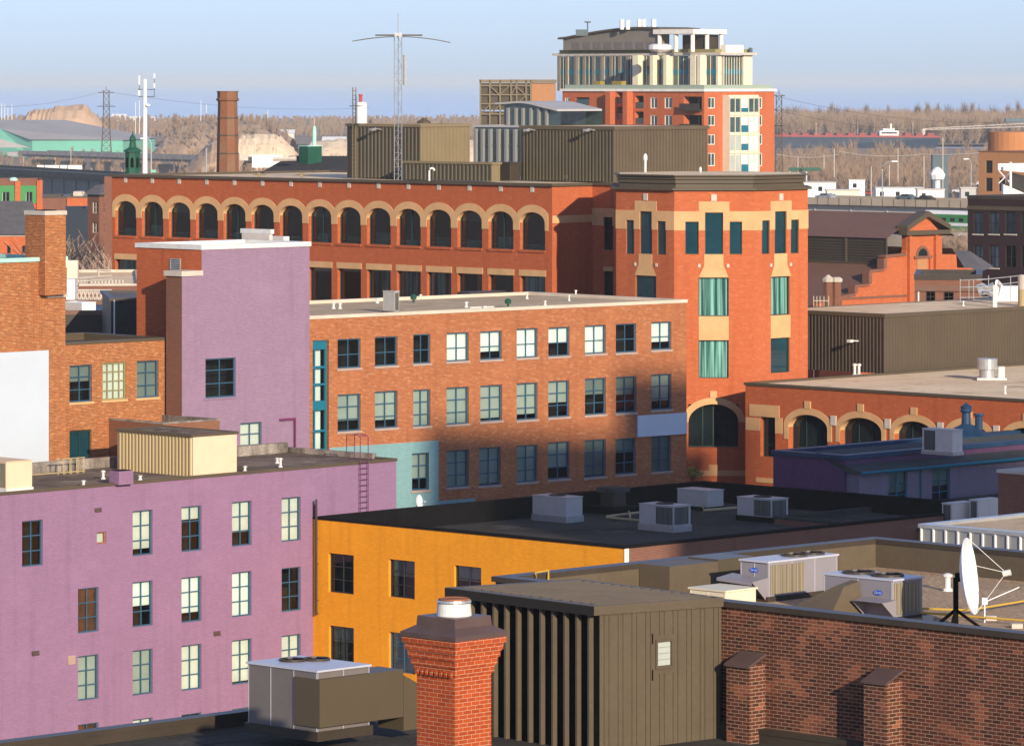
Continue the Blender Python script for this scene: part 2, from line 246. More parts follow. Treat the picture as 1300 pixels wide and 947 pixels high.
# ------------------------------------------------------------------ geometry on the city grid
def U(a=A0): return Vector((math.sin(a),math.cos(a)))
def V(a=A0): return Vector((-math.cos(a),math.sin(a)))
def at(px,Y): return Vector(((px-CX)/F*Y,Y))
def onz(px,py,z): Y=(H-z)*F/(py-HZ); return at(px,Y)
def zat(py,Y): return H-(py-HZ)/F*Y
def along(P,d,px):
    k=(px-CX)/F; return (k*P.y-P.x)/(d.x-k*d.y)
class Wall:
    def __init__(s,P0,P1):
        s.P0=Vector(P0); s.P1=Vector(P1); s.len=(s.P1-s.P0).length; s.d=(s.P1-s.P0).normalized(); s.n=Vector((s.d.y,-s.d.x)); s.holes=[]
    def s_(s,px): return along(s.P0,s.d,px)
    def z_(s,px,py): Y=(s.P0+s.d*s.s_(px)).y; return zat(py,Y)
    def pt(s,t,z,d=0):
        q=s.P0+s.d*t+s.n*d; return Vector((q.x,q.y,z))
    def rect(s,x0,x1,y0,y1): xm=(x0+x1)/2; return (s.s_(x0),s.s_(x1),s.z_(xm,y1),s.z_(xm,y0))
    def bx(s,mb,s0,s1,z0,z1,d0,d1):
        mb.hexa([s.pt(s0,z0,d1),s.pt(s1,z0,d1),s.pt(s1,z0,d0),s.pt(s0,z0,d0),s.pt(s0,z1,d1),s.pt(s1,z1,d1),s.pt(s1,z1,d0),s.pt(s0,z1,d0)])
    def mesh(s,mb,s0,s1,z0,z1,holes=None,d=0,rev=.2,edge=0):
        hs=[]
        for h in (s.holes if holes is None else holes):
            a,b,c,e=max(h[0],s0),min(h[1],s1),max(h[2],z0),min(h[3],z1)
            if b-a>1e-3 and e-c>1e-3: hs.append((a,b,c,e,h[4] if len(h)>4 else rev))
        xs=sorted({s0,s1}|{h[0] for h in hs}|{h[1] for h in hs})
        for i in range(len(xs)-1):
            a,b=xs[i],xs[i+1]; m=(a+b)/2
            col=sorted((h[2],h[3]) for h in hs if h[0]<=m<=h[1]); z=z0
            for c,e in col+[(z1,z1)]:
                if c-z>1e-4: mb.face([s.pt(a,z,d),s.pt(b,z,d),s.pt(b,c,d),s.pt(a,c,d)])
                z=max(z,e)
        for (a,b,c,e,r) in hs:
            r2=-r if not edge else 0
            if a>s0+1e-4: mb.face([s.pt(a,c,d),s.pt(a,e,d),s.pt(a,e,r2),s.pt(a,c,r2)])
            if b<s1-1e-4: mb.face([s.pt(b,c,d),s.pt(b,e,d),s.pt(b,e,r2),s.pt(b,c,r2)])
            if c>z0+1e-4: mb.face([s.pt(a,c,d),s.pt(b,c,d),s.pt(b,c,r2),s.pt(a,c,r2)])
            if e<z1-1e-4: mb.face([s.pt(a,e,d),s.pt(b,e,d),s.pt(b,e,r2),s.pt(a,e,r2)])
        if edge:
            for (a,b,c,e) in ((s0,s1,z0,z0),(s0,s1,z1,z1)): mb.face([s.pt(a,c,d),s.pt(b,c,d),s.pt(b,c,0),s.pt(a,c,0)])
            for a in (s0,s1): mb.face([s.pt(a,z0,d),s.pt(a,z1,d),s.pt(a,z1,0),s.pt(a,z0,0)])
class Bldg:
    """box on the grid: F = corner nearest the camera, L/R its far-left and far-right neighbours"""
    def __init__(s,name,label,cat,Fc,lenL,lenR,z0,z1,a=A0,group=None):
        s.F=Vector(Fc); s.L=s.F+V(a)*lenL; s.R=s.F+U(a)*lenR; s.B=s.L+U(a)*lenR; s.z0=z0; s.z1=z1; s.a=a
        s.WL=Wall(s.L,s.F); s.WR=Wall(s.F,s.R); s.WB=Wall(s.R,s.B); s.WC=Wall(s.B,s.L)
        s.root=thing(name,label,cat,(s.F.x,s.F.y,z0),group)
    def finish(s,mL,mR=None,roof='tar_roof',ph=.4,cap='metal_brown',capw=.3,caph=.1,par=None,interior='interior',rev=.2,proud=.04,zL=None,back=None):
        mR=mR or mL; r=s.root
        a=MB(); s.WL.mesh(a,0,s.WL.len,s.z0,s.z1,rev=rev)
        b=MB(); s.WR.mesh(b,0,s.WR.len,s.z0,s.z1,rev=rev)
        tgt=b if mR==mL or back is None else a
        c=MB()
        for W in (s.WB,s.WC): W.mesh(c,0,W.len,s.z0,s.z1)
        if mL==mR:
            a.v_=0
            for m2 in (b,c):
                o=len(a.v); a.v+=m2.v; a.f+=[[i+o for i in f] for f in m2.f]; a.sm+=m2.sm
            a.build('wall',mL,r)
        else:
            a.build('wall',mL,r,label='left wall in %s'%mL.replace('_',' ')); o=len(b.v); b.v+=c.v; b.f+=[[i+o for i in f] for f in c.f]; b.sm+=c.sm; b.build('wall',mR,r,label='right wall in %s'%mR.replace('_',' '))
        zr=s.z1-ph; e=capw
        def ins(q): # inset polygon
            uu=(s.R-s.F).normalized(); vv=(s.L-s.F).normalized(); return [s.F+uu*q+vv*q,s.R-uu*q+vv*q,s.B-uu*q-vv*q,s.L+uu*q-vv*q]
        P=ins(e); m=MB(); m.face([(p.x,p.y,zr) for p in P]); m.build('roof',roof,r)
        if ph>.02:
            m=MB(); n=4
            for i in range(4): p=P[i]; q=P[(i+1)%4]; m.face([(p.x,p.y,zr),(q.x,q.y,zr),(q.x,q.y,s.z1),(p.x,p.y,s.z1)])
            m.build('parapet',par or cap,r)
        O=ins(-proud); I=ins(e+.02); m=MB()
        for i in range(4):
            p,q,pi,qi=O[i],O[(i+1)%4],I[i],I[(i+1)%4]; lo=s.z1-.05; hi=s.z1+caph
            m.hexa([(p.x,p.y,lo),(q.x,q.y,lo),(qi.x,qi.y,lo),(pi.x,pi.y,lo),(p.x,p.y,hi),(q.x,q.y,hi),(qi.x,qi.y,hi),(pi.x,pi.y,hi)])
        m.build('coping',cap,r)
        m=MB()
        if s.WL.holes: m.face([s.WL.pt(0.05,s.z0,-1.3),s.WL.pt(s.WL.len-.05,s.z0,-1.3),s.WL.pt(s.WL.len-.05,zr-.3,-1.3),s.WL.pt(0.05,zr-.3,-1.3)])
        if s.WR.holes: m.face([s.WR.pt(0.05,s.z0,-1.31),s.WR.pt(s.WR.len-.05,s.z0,-1.31),s.WR.pt(s.WR.len-.05,zr-.3,-1.31),s.WR.pt(0.05,zr-.3,-1.31)])
        m.build('interior',interior,r)
def window(parent,W,r,nx=2,zs=(.33,.66),frame='blue_frame',pane='glass',blind=None,bl=1.0,sill=None,rev=.2,fw=.07,mw=.05,hole=True,label=None,extra=None):
    s0,s1,z0,z1=r
    if hole: W.holes.append((s0,s1,z0,z1,rev))
    m=MB(); d0,d1=-rev-.02,-rev+.05; e=.0
    W.bx(m,s0,s0+fw,z0,z1,d0,d1); W.bx(m,s1-fw,s1,z0,z1,d0,d1); W.bx(m,s0+fw,s1-fw,z0,z0+fw,d0,d1); W.bx(m,s0+fw,s1-fw,z1-fw,z1,d0,d1)
    zc=[z0+fw]+[z0+(z1-z0)*f for f in zs]+[z1-fw]
    for i in range(1,nx):
        c=s0+(s1-s0)*i/nx; W.bx(m,c-mw/2,c+mw/2,z0+fw,z1-fw,d0+.005,d1-.012)
    xs=[s0+fw]+[s0+(s1-s0)*i/nx for i in range(1,nx)]+[s1-fw]
    for f in zs:
        c=z0+(z1-z0)*f
        for i in range(len(xs)-1):
            a=xs[i]+(mw/2 if i else 0); b=xs[i+1]-(mw/2 if i<len(xs)-2 else 0); W.bx(m,a,b,c-mw/2,c+mw/2,d0+.005,d1-.012)
    o=m.build('window',frame,parent)
    if label: o['label']=label
    g=MB(); g.face([W.pt(s0+.01,z0+.01,-rev-.03),W.pt(s1-.01,z0+.01,-rev-.03),W.pt(s1-.01,z1-.01,-rev-.03),W.pt(s0+.01,z1-.01,-rev-.03)]); g.build('pane',pane,o)
    if blind:
        b=MB(); zb=z1-(z1-z0)*bl; b.face([W.pt(s0+.02,zb,-rev-.10),W.pt(s1-.02,zb,-rev-.10),W.pt(s1-.02,z1,-rev-.10),W.pt(s0+.02,z1,-rev-.10)]); b.build('blind',blind,o)
    if extra:
        b=MB(); W.bx(b,s0+.05+(s1-s0)*extra[1],s0+(s1-s0)*extra[2],z0+.02,z0+(z1-z0)*extra[3],-rev-.5,-rev-.25); b.build(extra[4] if len(extra)>4 else 'shelf_goods',extra[0],o)
    if sill:
        b=MB(); W.bx(b,s0-.08,s1+.08,z0-.13,z0,-.02,.07); b.build('sill',sill,o)
    return o
def ribwall(mb,W,s0,s1,z0,z1,pitch=.3,depth=.05,frac=.35,d=0):
    n=max(1,round((s1-s0)/pitch)); p=(s1-s0)/n; fl=p*frac; e=min(p*.08,depth*.6)
    for i in range(n):
        a=s0+i*p; pts=[(a,0),(a+(p-fl)-2*e,0),(a+(p-fl)-e,depth),(a+p-e,depth),(a+p,0)]
        for j in range(4): mb.face([W.pt(pts[j][0],z0,d+pts[j][1]),W.pt(pts[j+1][0],z0,d+pts[j+1][1]),W.pt(pts[j+1][0],z1,d+pts[j+1][1]),W.pt(pts[j][0],z1,d+pts[j][1])])
def ribbox(name,label,cat,Fc,lL,lR,z0,z1,matL='metal_brown',matR=None,roof='gravel_pale',pitch=.3,depth=.05,fh=.22,fascia=None,a=A0,group=None,ph=.0):
    B=Bldg(name,label,cat,Fc,lL,lR,z0,z1,a,group); r=B.root; matR=matR or matL
    for W,mm in ((B.WL,matL),(B.WR,matR),(B.WB,matL),(B.WC,matR)):
        m=MB(); ribwall(m,W,0,W.len,z0,z1-fh+.02,pitch,depth); m.build('wall_panel',mm,r)
    m=MB(); uu=U(a); vv=V(a)
    def ins(q): return [B.F+uu*q+vv*q,B.R-uu*q+vv*q,B.B-uu*q-vv*q,B.L+uu*q-vv*q]
    O=ins(-depth-.05); I=ins(.12)
    for i in range(4):
        p,q,pi,qi=O[i],O[(i+1)%4],I[i],I[(i+1)%4]; m.hexa([(p.x,p.y,z1-fh),(q.x,q.y,z1-fh),(qi.x,qi.y,z1-fh),(pi.x,pi.y,z1-fh),(p.x,p.y,z1),(q.x,q.y,z1),(qi.x,qi.y,z1),(pi.x,pi.y,z1)])
    m.build('fascia',fascia or matR,r)
    m=MB(); m.face([(p.x,p.y,z1-.04) for p in I]); m.build('roof',roof,r)
    return B
def gooseneck(label,x,y,z,h=.8,r=.08,m_='galv_pale',dirx=1,group='vent pipes on the roofs'):
    m=MB(); pts=[(x,y,z),(x,y,z+h*.7)]+[(x+dirx*.18*(1-math.cos(t)),y,z+h*.7+.18*math.sin(t)) for t in (PI*.25,PI*.5,PI*.75,PI)]
    m.tube(pts,r,8); return tag(m.build('vent_pipe',m_),label,'vent pipe',group)
def ventstub(label,x,y,z,h=.5,r=.1,m_='galv_pale',group='vent pipes on the roofs'):
    m=MB(); m.lathe(x,y,[(r*1.8,z),(r*1.6,z+.05),(r,z+.08),(r,z+h*.8),(r*1.7,z+h*.8),(r*1.7,z+h*.93),(r*.6,z+h)],10); return tag(m.build('vent_pipe',m_),label,'vent pipe',group)
u=U(); v=V()
rnd=random.Random(3)
# =================================================================== ARCH / TOWER OFFICE BUILDING
ZT=29.0
FC=onz(701,236,ZT); 
kx=(142-CX)/F; lenL=along(FC,v,142)
arch=Bldg('brick_office_building','long orange brick office building with tall arched windows and an octagonal corner tower','office building',FC,lenL,22.0,0,ZT)
WA=arch.WL
g1=[(151,173,255,299),(185,208.5,256.4,300),(219,243.3,257,302),(253.8,277.7,258,303),(289,313.4,259,304),(324.7,348.6,260,305),(360,385,261,306.5),(397,421.5,262.4,308.7),(434,459,263.4,309.4),(471.5,496,264.3,310.8),(509,534.7,265.3,312.3),(547,573,266.5,313.7),(585.5,612,267.7,315),(625.6,651,268.7,316.6),(665,691.6,269.7,317.8)]
pitch_s=None; cs=[]
def arch_piece(mb,W,a,b,zs,rise,t,gapL,gapR,d=.04,dep=.4,foot=.5,n=18,dp=0):
    cx=(a+b)/2; ha=(b-a)/2
    def inn(th): return (cx+ha*math.cos(th),zs+rise*math.sin(th))
    def out(th):
        x=(ha+t)*math.cos(th); x=min(max(x,-ha-gapL),ha+gapR); return (cx+x,zs+(rise+t)*math.sin(th))
    for i in range(n):
        t0=PI-PI*i/n; t1=PI-PI*(i+1)/n; i0,i1,o0,o1=inn(t0),inn(t1),out(t0),out(t1)
        mb.face([W.pt(*i0,d),W.pt(*i1,d),W.pt(*o1,d),W.pt(*o0,d)])
        mb.face([W.pt(*i0,d),W.pt(*i1,d),W.pt(*i1,-dep),W.pt(*i0,-dep)])
        mb.face([W.pt(*o0,d),W.pt(*o1,d),W.pt(*o1,-.01),W.pt(*o0,-.01)])
    if foot>0:
        W.bx(mb,a-gapL,a,zs-foot,zs,-.05,d); W.bx(mb,b,b+gapR,zs-foot,zs,-.05,d)
sp=[]
for i,(x0,x1,y0,y1) in enumerate(g1):
    s0,s1,z0,z1=WA.rect(x0-4.6,x1,y0,y1); sp.append((s0,s1,z0,z1))
mids=[(a+b)/2 for a,b,_,_ in sp]; pit=(mids[-1]-mids[0])/(len(mids)-1)
z0m=sum(s[2] for s in sp)/len(sp); z1m=sum(s[3] for s in sp)/len(sp); wid=sum(s[1]-s[0] for s in sp)/len(sp); hw=wid/2; gap=(pit-wid)/2-.002
for i in range(15):
    c=mids[0]+pit*i; r=(c-hw,c+hw,z0m,z1m); rise=.72
    window(arch.root,WA,r,2 if i%3==1 else 1,(.12,),'green_frame','glass_green',['curtain_grey',None,'blind_dim','curtain_grey',None][i%5],[.0,0,.3,.0,0][i%5] or .001,rev=.33,fw=.06,mw=.05); m=MB(); WA.bx(m,c-hw+.1,c+hw-.1,z0m+.05,z0m+[.5,.8,.35,.6][i%4],-.95,-.8); m.build('interior_furniture',['blind_grey','curtain_grey','blind_dim'][i%3],arch.root)
    m=MB(); arch_piece(m,WA,c-hw,c+hw,z1m-rise,rise,.5,gap,gap,dep=.34); m.build('stone_arch','stone',arch.root)
    m=MB(); WA.bx(m,c-hw-.03,c+hw+.03,z0m-.16,z0m-.001,-.1,.08); m.build('sill','brick_office',arch.root)
    m=MB(); zz=WA.z_((408+0),85/4.194+220); zz=z1m+1.35
    WA.bx(m,c-.16,c+.16,zz,zz+.45,-.02,.05); m.build('stone_block','stone_grey',arch.root)
    r2=(c-hw,c+hw,z0m-4.45,z0m-1.75)
    window(arch.root,WA,r2,1,(),'green_frame','glass_green',['curtain_grey','curtain_grey','blind_dim',None,'curtain_grey'][i%5],1.0,rev=.3,fw=.05)
    m=MB(); WA.bx(m,c-hw-.08,c+hw+.08,r2[3],r2[3]+.42,-.02,.04); m.build('lintel','stone',arch.root)
    r3=(c-hw,c+hw,z0m-8.2,z0m-5.5); window(arch.root,WA,r3,1,(),'green_frame','glass_green',None,1.0,rev=.3,fw=.05)
WAR=arch.WR
m=MB(); za,zb=WAR.z_(720,283),WAR.z_(720,273.7)
arch.finish('brick_office','brick_office',roof='gravel_pale',ph=.02,cap='metal_brown',caph=.14,capw=.25,proud=.18)
WAR.bx(m,.0,WAR.len,za,zb,-.02,.03); m.build('stone_band','stone',arch.root)
m=MB(); WA.mesh(m,0,.0+.01,0,.01); 
# rear body behind the tower
Pr=FC+u*along(FC,u,752); lenb=along(Pr,-v,784)+1.0
Fb=Pr-v*lenb
lb3=along(Fb,u,1012)
body=MB(); WB2=Wall(Pr,Fb); k_=12.0
wins=[(766.5,778,275.8,317.6),(766.5,778,344.5,376.6)]
par=arch.root
for wv in wins: window(par,WB2,WB2.rect(*wv),1,(),'green_frame','glass_dark',None,rev=.15,fw=.05)
WB2.mesh(body,0,WB2.len,0,ZT-.01); 
Wb3=Wall(Fb,Fb+u*lb3); Wb3.mesh(body,0,lb3,0,ZT-.01)
Wb4=Wall(Fb+u*lb3,Pr+u*lb3); Wb4.mesh(body,0,Wb4.len,0,ZT-.01)
body.face([(p.x,p.y,ZT-.01) for p in (Pr,Fb,Fb+u*lb3,Pr+u*lb3)])
body.build('rear_wing','brick_red',par)
m=MB(); WB2.mesh(m,0,WB2.len,WB2.z_(768,286.6),WB2.z_(768,264.7),holes=WB2.holes,d=.03,edge=1); m.build('stone_band','stone',par); m=MB()
WB2.bx(m,*[WB2.s_(766),WB2.s_(778.5)],WB2.z_(772,344.3),WB2.z_(772,338.5),-.02,.03); m.build('lintel','stone',par)
m=MB(); WB2.bx(m,-.2,WB2.len,ZT-.005,ZT+.15,-.3,.18); m.build('coping','metal_brown',par)
# octagonal tower
C0=at(856,300.0); C1=at(958,300.0); side=(C1-C0).length; q=side*math.sqrt(.5)
L0=C0+Vector((-q,q)); R1=C1+Vector((q,q)); L00=L0+Vector((0,side)); R11=R1+Vector((0,side)); B0=L00+Vector((q,q)); B1=R11+Vector((-q,q))
poly=[L00,L0,C0,C1,R1,R11,B1,B0]
WLf,WCf,WRf=Wall(L0,C0),Wall(C0,C1),Wall(C1,R1)
def nr(W,x0,x1,y0,y1): return W.rect(x0,x1,y0,y1)
tw=[(WCf,[(895,918,270,323),(870,887,281.6,323),(926.3,942,281.6,323),(887,925,352.4,401.5),(887,925,432,480)]),
    (WRf,[(983.6,998.3,268.5,322),(967.3,977,280,322.5),(1004,1014,279,321.7),(979,1002.6,351,400),(978.6,1002.5,429,473)]),
    (WLf,[(812.4,827.8,268.5,322.5),(795,805,279.6,322.5),(834.6,845.4,281,323.4),(807,833,350,395),(807,833,430,475)])]
for wi,(W,rs) in enumerate(tw):
    for j,x in enumerate(rs):
        cur=None
        if j>=3: cur='curtain_teal' if wi<2 else None
        if wi==1 and j==4: cur=None
        window(par,W,W.rect(*x),1,(),'green_frame','glass_teal' if cur is None else 'glass',cur,1.0,rev=.12 if j<3 else .14,fw=.05)
# big arched ground window of the tower
ra=WCf.rect(874,937.7,513,568); WCf.holes.append((*ra,.5))
for W in (WLf,WCf,WRf):
    m=MB(); W.mesh(m,0,W.len,0,ZT); m.build('tower_wall','brick_red',par)
m=MB()
for a_,b_ in ((L00,L0),(R1,R11),(R11,B1),(B1,B0),(B0,L00)): Wx=Wall(a_,b_); Wx.mesh(m,0,Wx.len,0,ZT)
m.build('tower_wall','brick_red',par)
m=MB(); arch_piece(m,WCf,ra[0],ra[1],ra[3]-1.15,1.15,.42,.42,.42,dep=.5,foot=0); m.build('stone_arch','stone',par); m=MB(); c=(ra[0]+ra[1])/2; WCf.bx(m,c-.22,c+.22,ra[3]+.4,ra[3]+.85,-.02,.08); m.build('stone_block','stone',par); m=MB()
WCf.bx(m,ra[0]-.42,WCf.len,WCf.z_(900,604),WCf.z_(900,597),-.02,.05); WCf.bx(m,c-.3,c+.3,WCf.z_(900,597),WCf.z_(900,590),-.02,.05)
m.build('stone_band','stone',par)
m=MB(); W=WCf; W.bx(m,ra[0],ra[1],ra[2],ra[2]+.08,-.5,-.42); W.bx(m,c-.04,c+.04,ra[2]+.08,ra[3],-.5,-.44); W.bx(m,ra[0]+.9,ra[0]+.96,ra[2]+.08,ra[3],-.5,-.44)
o=m.build('window','green_frame',par); m=MB(); m.face([W.pt(ra[0],ra[2],-.51),W.pt(ra[1],ra[2],-.51),W.pt(ra[1],ra[3],-.51),W.pt(ra[0],ra[3],-.51)]); m.build('pane','glass_dark',o)
zb0,zb1=WCf.z_(900,292.7),WCf.z_(900,268.5)
for W,(ux0,ux1,uy0),(kx0,kx1,kx2,kx3),spn in ((WCf,(887,926,256.8),(894,918.5,887,925),(887,925.2,401.5,431.9)),(WRf,(978,1004.7,255.5),(982.5,999,978,1004),(978.2,1003.2,400.2,428.8)),(WLf,(806,833.7,256.5),(811,828,806,834),(806.5,833.5,395.2,429.8))):
    m=MB(); W.mesh(m,-.02,W.len+.02,zb0,zb1,d=.035,edge=1)
    a,b=W.s_(ux0),W.s_(ux1); m.build('stone_band','stone',par); m=MB(); W.mesh(m,a,b,zb1+.001,zb1+.62,d=.035,edge=1); m.build('stone_crest','stone',par); m=MB()
    xm=(ux0+ux1)/2
    if True:
        h=W.holes[0]; t0,t1=W.s_(kx0),W.s_(kx1); t2,t3=W.s_(kx2),W.s_(kx3); hz=h[2]-.0; z2=W.holes[3][3]
        mz=(hz+z2)/2; W.bx(m,t0,t1,mz+.02,hz,-.02,.035)
        e=.035; m.face([W.pt(t2,z2,e),W.pt(t3,z2,e),W.pt(t1,mz+.02,e),W.pt(t0,mz+.02,e)]); m.build('stone_keystone','stone',par); m=MB()
        W.bx(m,W.s_(spn[0]),W.s_(spn[1]),W.z_(xm,spn[3]),W.z_(xm,spn[2]),-.02,.03)
    m.build('stone_spandrel','stone',par)
    m=MB(); cm=(a+b)/2; W.bx(m,cm-.18,cm+.18,zb1+.66,zb1+1.1,-.02,.06); m.build('stone_block','stone_grey',par); m=MB(); W.bx(m,t2-.05,t2+.12,mz-.1,mz+.12,-.02,.06); m.build('stone_block','stone_grey',par); m=MB(); W.bx(m,t3-.12,t3+.05,mz-.1,mz+.12,-.02,.06); m.build('stone_block','stone_grey',par)
    m=MB(); W.bx(m,0,W.len,W.z_(xm,352.3)-.02 if False else z2+.12,z2+.2,-.01,.02); 
def ring(poly,off):
    c=Vector((sum(p.x for p in poly)/len(poly),sum(p.y for p in poly)/len(poly))); rr=(poly[0]-c).length
    return [c+(p-c)*((rr+off)/rr) for p in poly]
m=MB(); m.prism(ring(poly,.28),ZT-.02,ZT+.14); m.build('coping','metal_brown',par)
m=MB(); zz=ZT+.14
for o_,h in ((-.25,.22),(-.34,.06),(-.20,.2),(-.3,.06),(-.15,.2)): m.prism(ring(poly,o_),zz,zz+h-.001); zz+=h
m.prism(ring(poly,.02),zz,zz+.08); m.build('parapet','metal_brown',par)
m=MB(); P=ring(poly,-.3); m.face([(p.x,p.y,zz+.085) for p in P]); m.build('roof','gravel_pale',par)
ZTT=zz+.085
# roof penthouses; ribbed ones have darker left metal, shade put into the colour
def pent(label,px,py,lx,rx,ztop_y,zb=ZT+.05,**k):
    Fc=onz(px,py,zb); zt=zat(ztop_y,Fc.y); return ribbox('rooftop_penthouse',label,'rooftop penthouse',Fc,along(Fc,v,lx),along(Fc,u,rx),zb,zt,group='ribbed metal penthouses on the office roof',**k)
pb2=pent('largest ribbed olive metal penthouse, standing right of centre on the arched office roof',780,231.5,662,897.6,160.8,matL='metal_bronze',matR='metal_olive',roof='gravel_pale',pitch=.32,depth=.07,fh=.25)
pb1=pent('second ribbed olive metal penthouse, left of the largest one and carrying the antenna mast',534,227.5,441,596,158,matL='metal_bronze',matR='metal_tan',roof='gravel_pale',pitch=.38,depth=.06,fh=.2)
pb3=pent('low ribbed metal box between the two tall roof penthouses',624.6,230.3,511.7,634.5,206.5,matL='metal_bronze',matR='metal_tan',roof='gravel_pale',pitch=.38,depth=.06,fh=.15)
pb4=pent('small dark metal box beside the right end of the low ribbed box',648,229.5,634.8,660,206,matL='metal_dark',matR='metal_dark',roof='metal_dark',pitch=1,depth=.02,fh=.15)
# lamps on penthouse walls, ladder
for B,px,py,lab in ((pb2,680,166,'small wall lamp near the left top corner of the largest penthouse'),(pb2,756,166,'small wall lamp near the right top of the shaded wall of the largest penthouse'),(pb1,485,165,'small wall lamp on the shaded wall of the mast penthouse')):
    W=B.WL; s=W.s_(px); z=W.z_(px,py); m=MB(); m.tube([W.pt(s,z,.0),W.pt(s,z+.1,.7),W.pt(s,z+.05,.9)],.05,6); W.bx(m,s-.16,s+.16,z-.05,z+.1,.75,1.1); tag(m.build('wall_lamp','galv'),lab,'wall lamp','lamps on the penthouse walls')
m=MB(); W=pb1.WL; sA,sB=W.s_(451),W.s_(455)
for s in (sA,sB): m.tube([W.pt(s,ZT,.25),W.pt(s,pb1.z1+2.6,.25)],.04,5)
z=ZT+.2
while z<pb1.z1+2.4: m.tube([W.pt(sA,z,.25),W.pt(sB,z,.25)],.02,4); z+=.32
tag(m.build('roof_ladder','metal_tan'),'tall steel ladder on the left end of the mast penthouse','ladder')
# roof details along the office roof
for px,py,h,lab in ((392,221,.5,''),):
    pass
P=onz(545,231,ZT); gooseneck('white bent vent pipe in front of the low ribbed roof box',P.x,P.y,ZT,1.1,.07)
P=onz(725,231,ZT); m=MB(); m.lathe(P.x,P.y,[(.35,ZT),(.35,ZT+.2),(.5,ZT+.25),(.5,ZT+.45),(.2,ZT+.65)],12); tag(m.build('roof_fan','galv'),'squat round grey fan below the largest penthouse','roof fan','round fans on the roofs')
P=onz(820,228,ZT); ventstub('thin white pipe rising behind the tower parapet left of its middle',C0.x-1.6,C0.y+9,ZT,2.2,.08)
ventstub('thin white pipe behind the tower parapet near its middle',C0.x+2,C0.y+8,ZT,1.35,.05)
for px,lab in ((330,'low tan fitting on the pale office roof by its left third'),(384,'low tan fitting on the pale office roof left of the penthouse ladder')):
    P=onz(px,224.5,ZT+.05); m=MB(); m.tube([(P.x-.5,P.y,ZT+.2),(P.x+.5,P.y,ZT+.2)],.05,6); m.box(P.x-.2,P.x+.05,P.y-.15,P.y+.15,ZT,ZT+.32); tag(m.build('roof_fitting','metal_tan'),lab,'roof fitting')
# antenna mast with rotating beam
P=onz(505.5,229.3,ZT+.05); bz=ZT; px_m=F/P.y
root=thing('antenna_mast','tall thin lattice antenna mast with a wide beam aerial on top','antenna',(P.x,P.y,bz))
m=MB(); zt=zat(44,P.y); hw_=.26
cor=[(P.x-hw_,P.y-hw_*.6),(P.x+hw_,P.y-hw_*.6),(P.x,P.y+hw_)]
for c in cor: m.tube([(c[0],c[1],bz),(c[0],c[1],zt)],.03,4)
z=bz; i=0
while z<zt-.5:
    a=cor[i%3]; b=cor[(i+1)%3]; m.tube([(a[0],a[1],z),(b[0],b[1],z+.5)],.018,3,False)
    for j in range(3): a=cor[j]; b=cor[(j+1)%3]; m.tube([(a[0],a[1],z),(b[0],b[1],z)],.015,3,False)
    z+=.5; i+=1
m.build('lattice_mast','galv',root)
m=MB(); m.tube([(P.x,P.y,zt-.3),(P.x,P.y,zat(18,P.y))],.035,6); m.box(P.x-.25,P.x+.25,P.y-.25,P.y+.25,zt-.2,zt+.1); m.tube([(P.x+.45,P.y,bz+5.2+1.5),(P.x+.45,P.y,bz+5.2+3.6)],.16,6); m.build('mast_head','galv',root)
m=MB(); zc=zat(47,P.y); x0=at(446,P.y).x; x1=at(572,P.y).x
def sag(x): t=(x-P.x)/(x1-P.x); return zc-.42*t*t
m.tube([(x,P.y+.0,sag(x)) for x in [P.x+(x1-P.x)*t/8 for t in range(-7,9)]],.03,5)
m.tube([(x,P.y+1.2,sag(x)) for x in [P.x+(x1-P.x)*t/8*.9 for t in range(-7,8)]],.022,5)
m.tube([(P.x-1.6,P.y-.1,zc+.1),(P.x+1.7,P.y-.1,zc+.1)],.06,6)
m.tube([(P.x,P.y-1.6,zc),(P.x,P.y+1.6,zc)],.05,6); m.build('aerial_beam','tower_paint',root)
m=MB(); Wd=pb1.WL
# second whip by the ladder
P=onz(452,222,ZT); m=MB(); m.tube([(P.x,P.y,ZT),(P.x,P.y,zat(112,P.y))],[.07,.03],6); m.tube([(P.x-.5,P.y,zat(135,P.y)),(P.x+.5,P.y,zat(135,P.y))],.03,4); tag(m.build('whip_aerial','metal_dark'),'dark whip aerial beside the white chimney on the mast penthouse','aerial')

# =================================================================== MID BRICK BUILDING
ZM=22.83; Pm=onz(393.6,404.3,ZM); Pr_=onz(871.5,383.2,ZM); dm=(Pr_-Pm); am=math.atan2(dm.x,dm.y)
um=U(am); vm=V(am)
Fm=Pm-um*.35; lenR=(Pr_-Fm).length
mid=Bldg('brick_warehouse_building','orange brick warehouse with blue framed windows, pale roof edge and blank white sign','brick building',Fm,14.0,lenR,0,ZM,am)
W=mid.WR; rt=mid.root
r1=[(428.6,457.8,430,467.4),(476,504.6,427.4,464.4),(524.7,546.4,424.3,461.6),(567.2,595,422.3,458.5),(609.8,637,420.5,456.5),(656,682.5,417,454),(696.2,723,415.5,452.2),(742.6,769.2,413,449),(781.9,807.7,411,447.6),(827,852.3,408.6,444)]
b1=[(None,1,'l'),(None,1,''),(None,1,''),('blind_white',1,''),('blind_white',.72,''),('blind_white',1,''),('blind_white',.55,''),('blind_white',1,''),(None,1,''),('blind_white',.72,'')]
for x,b in zip(r1,b1): window(rt,W,W.rect(*x),2,(.46,),'blue_frame','glass',b[0],b[1],'sill',rev=.14)
r2=[(428.6,457.8,500.3,547.2),(476,504.6,496.5,543.4),(524.7,546.4,494.5,541),(567,595,491.5,538.3),(609.8,637.4,489,534.5),(656,682.5,486,532.8),(696,722.7,483.4,529.5),(742.6,769.2,480,526.4),(781.9,807.7,478,524),(827,852.3,475,520)]
b2=[.72,.78,1,1,.92,.85,.6,.45,.5,.75]
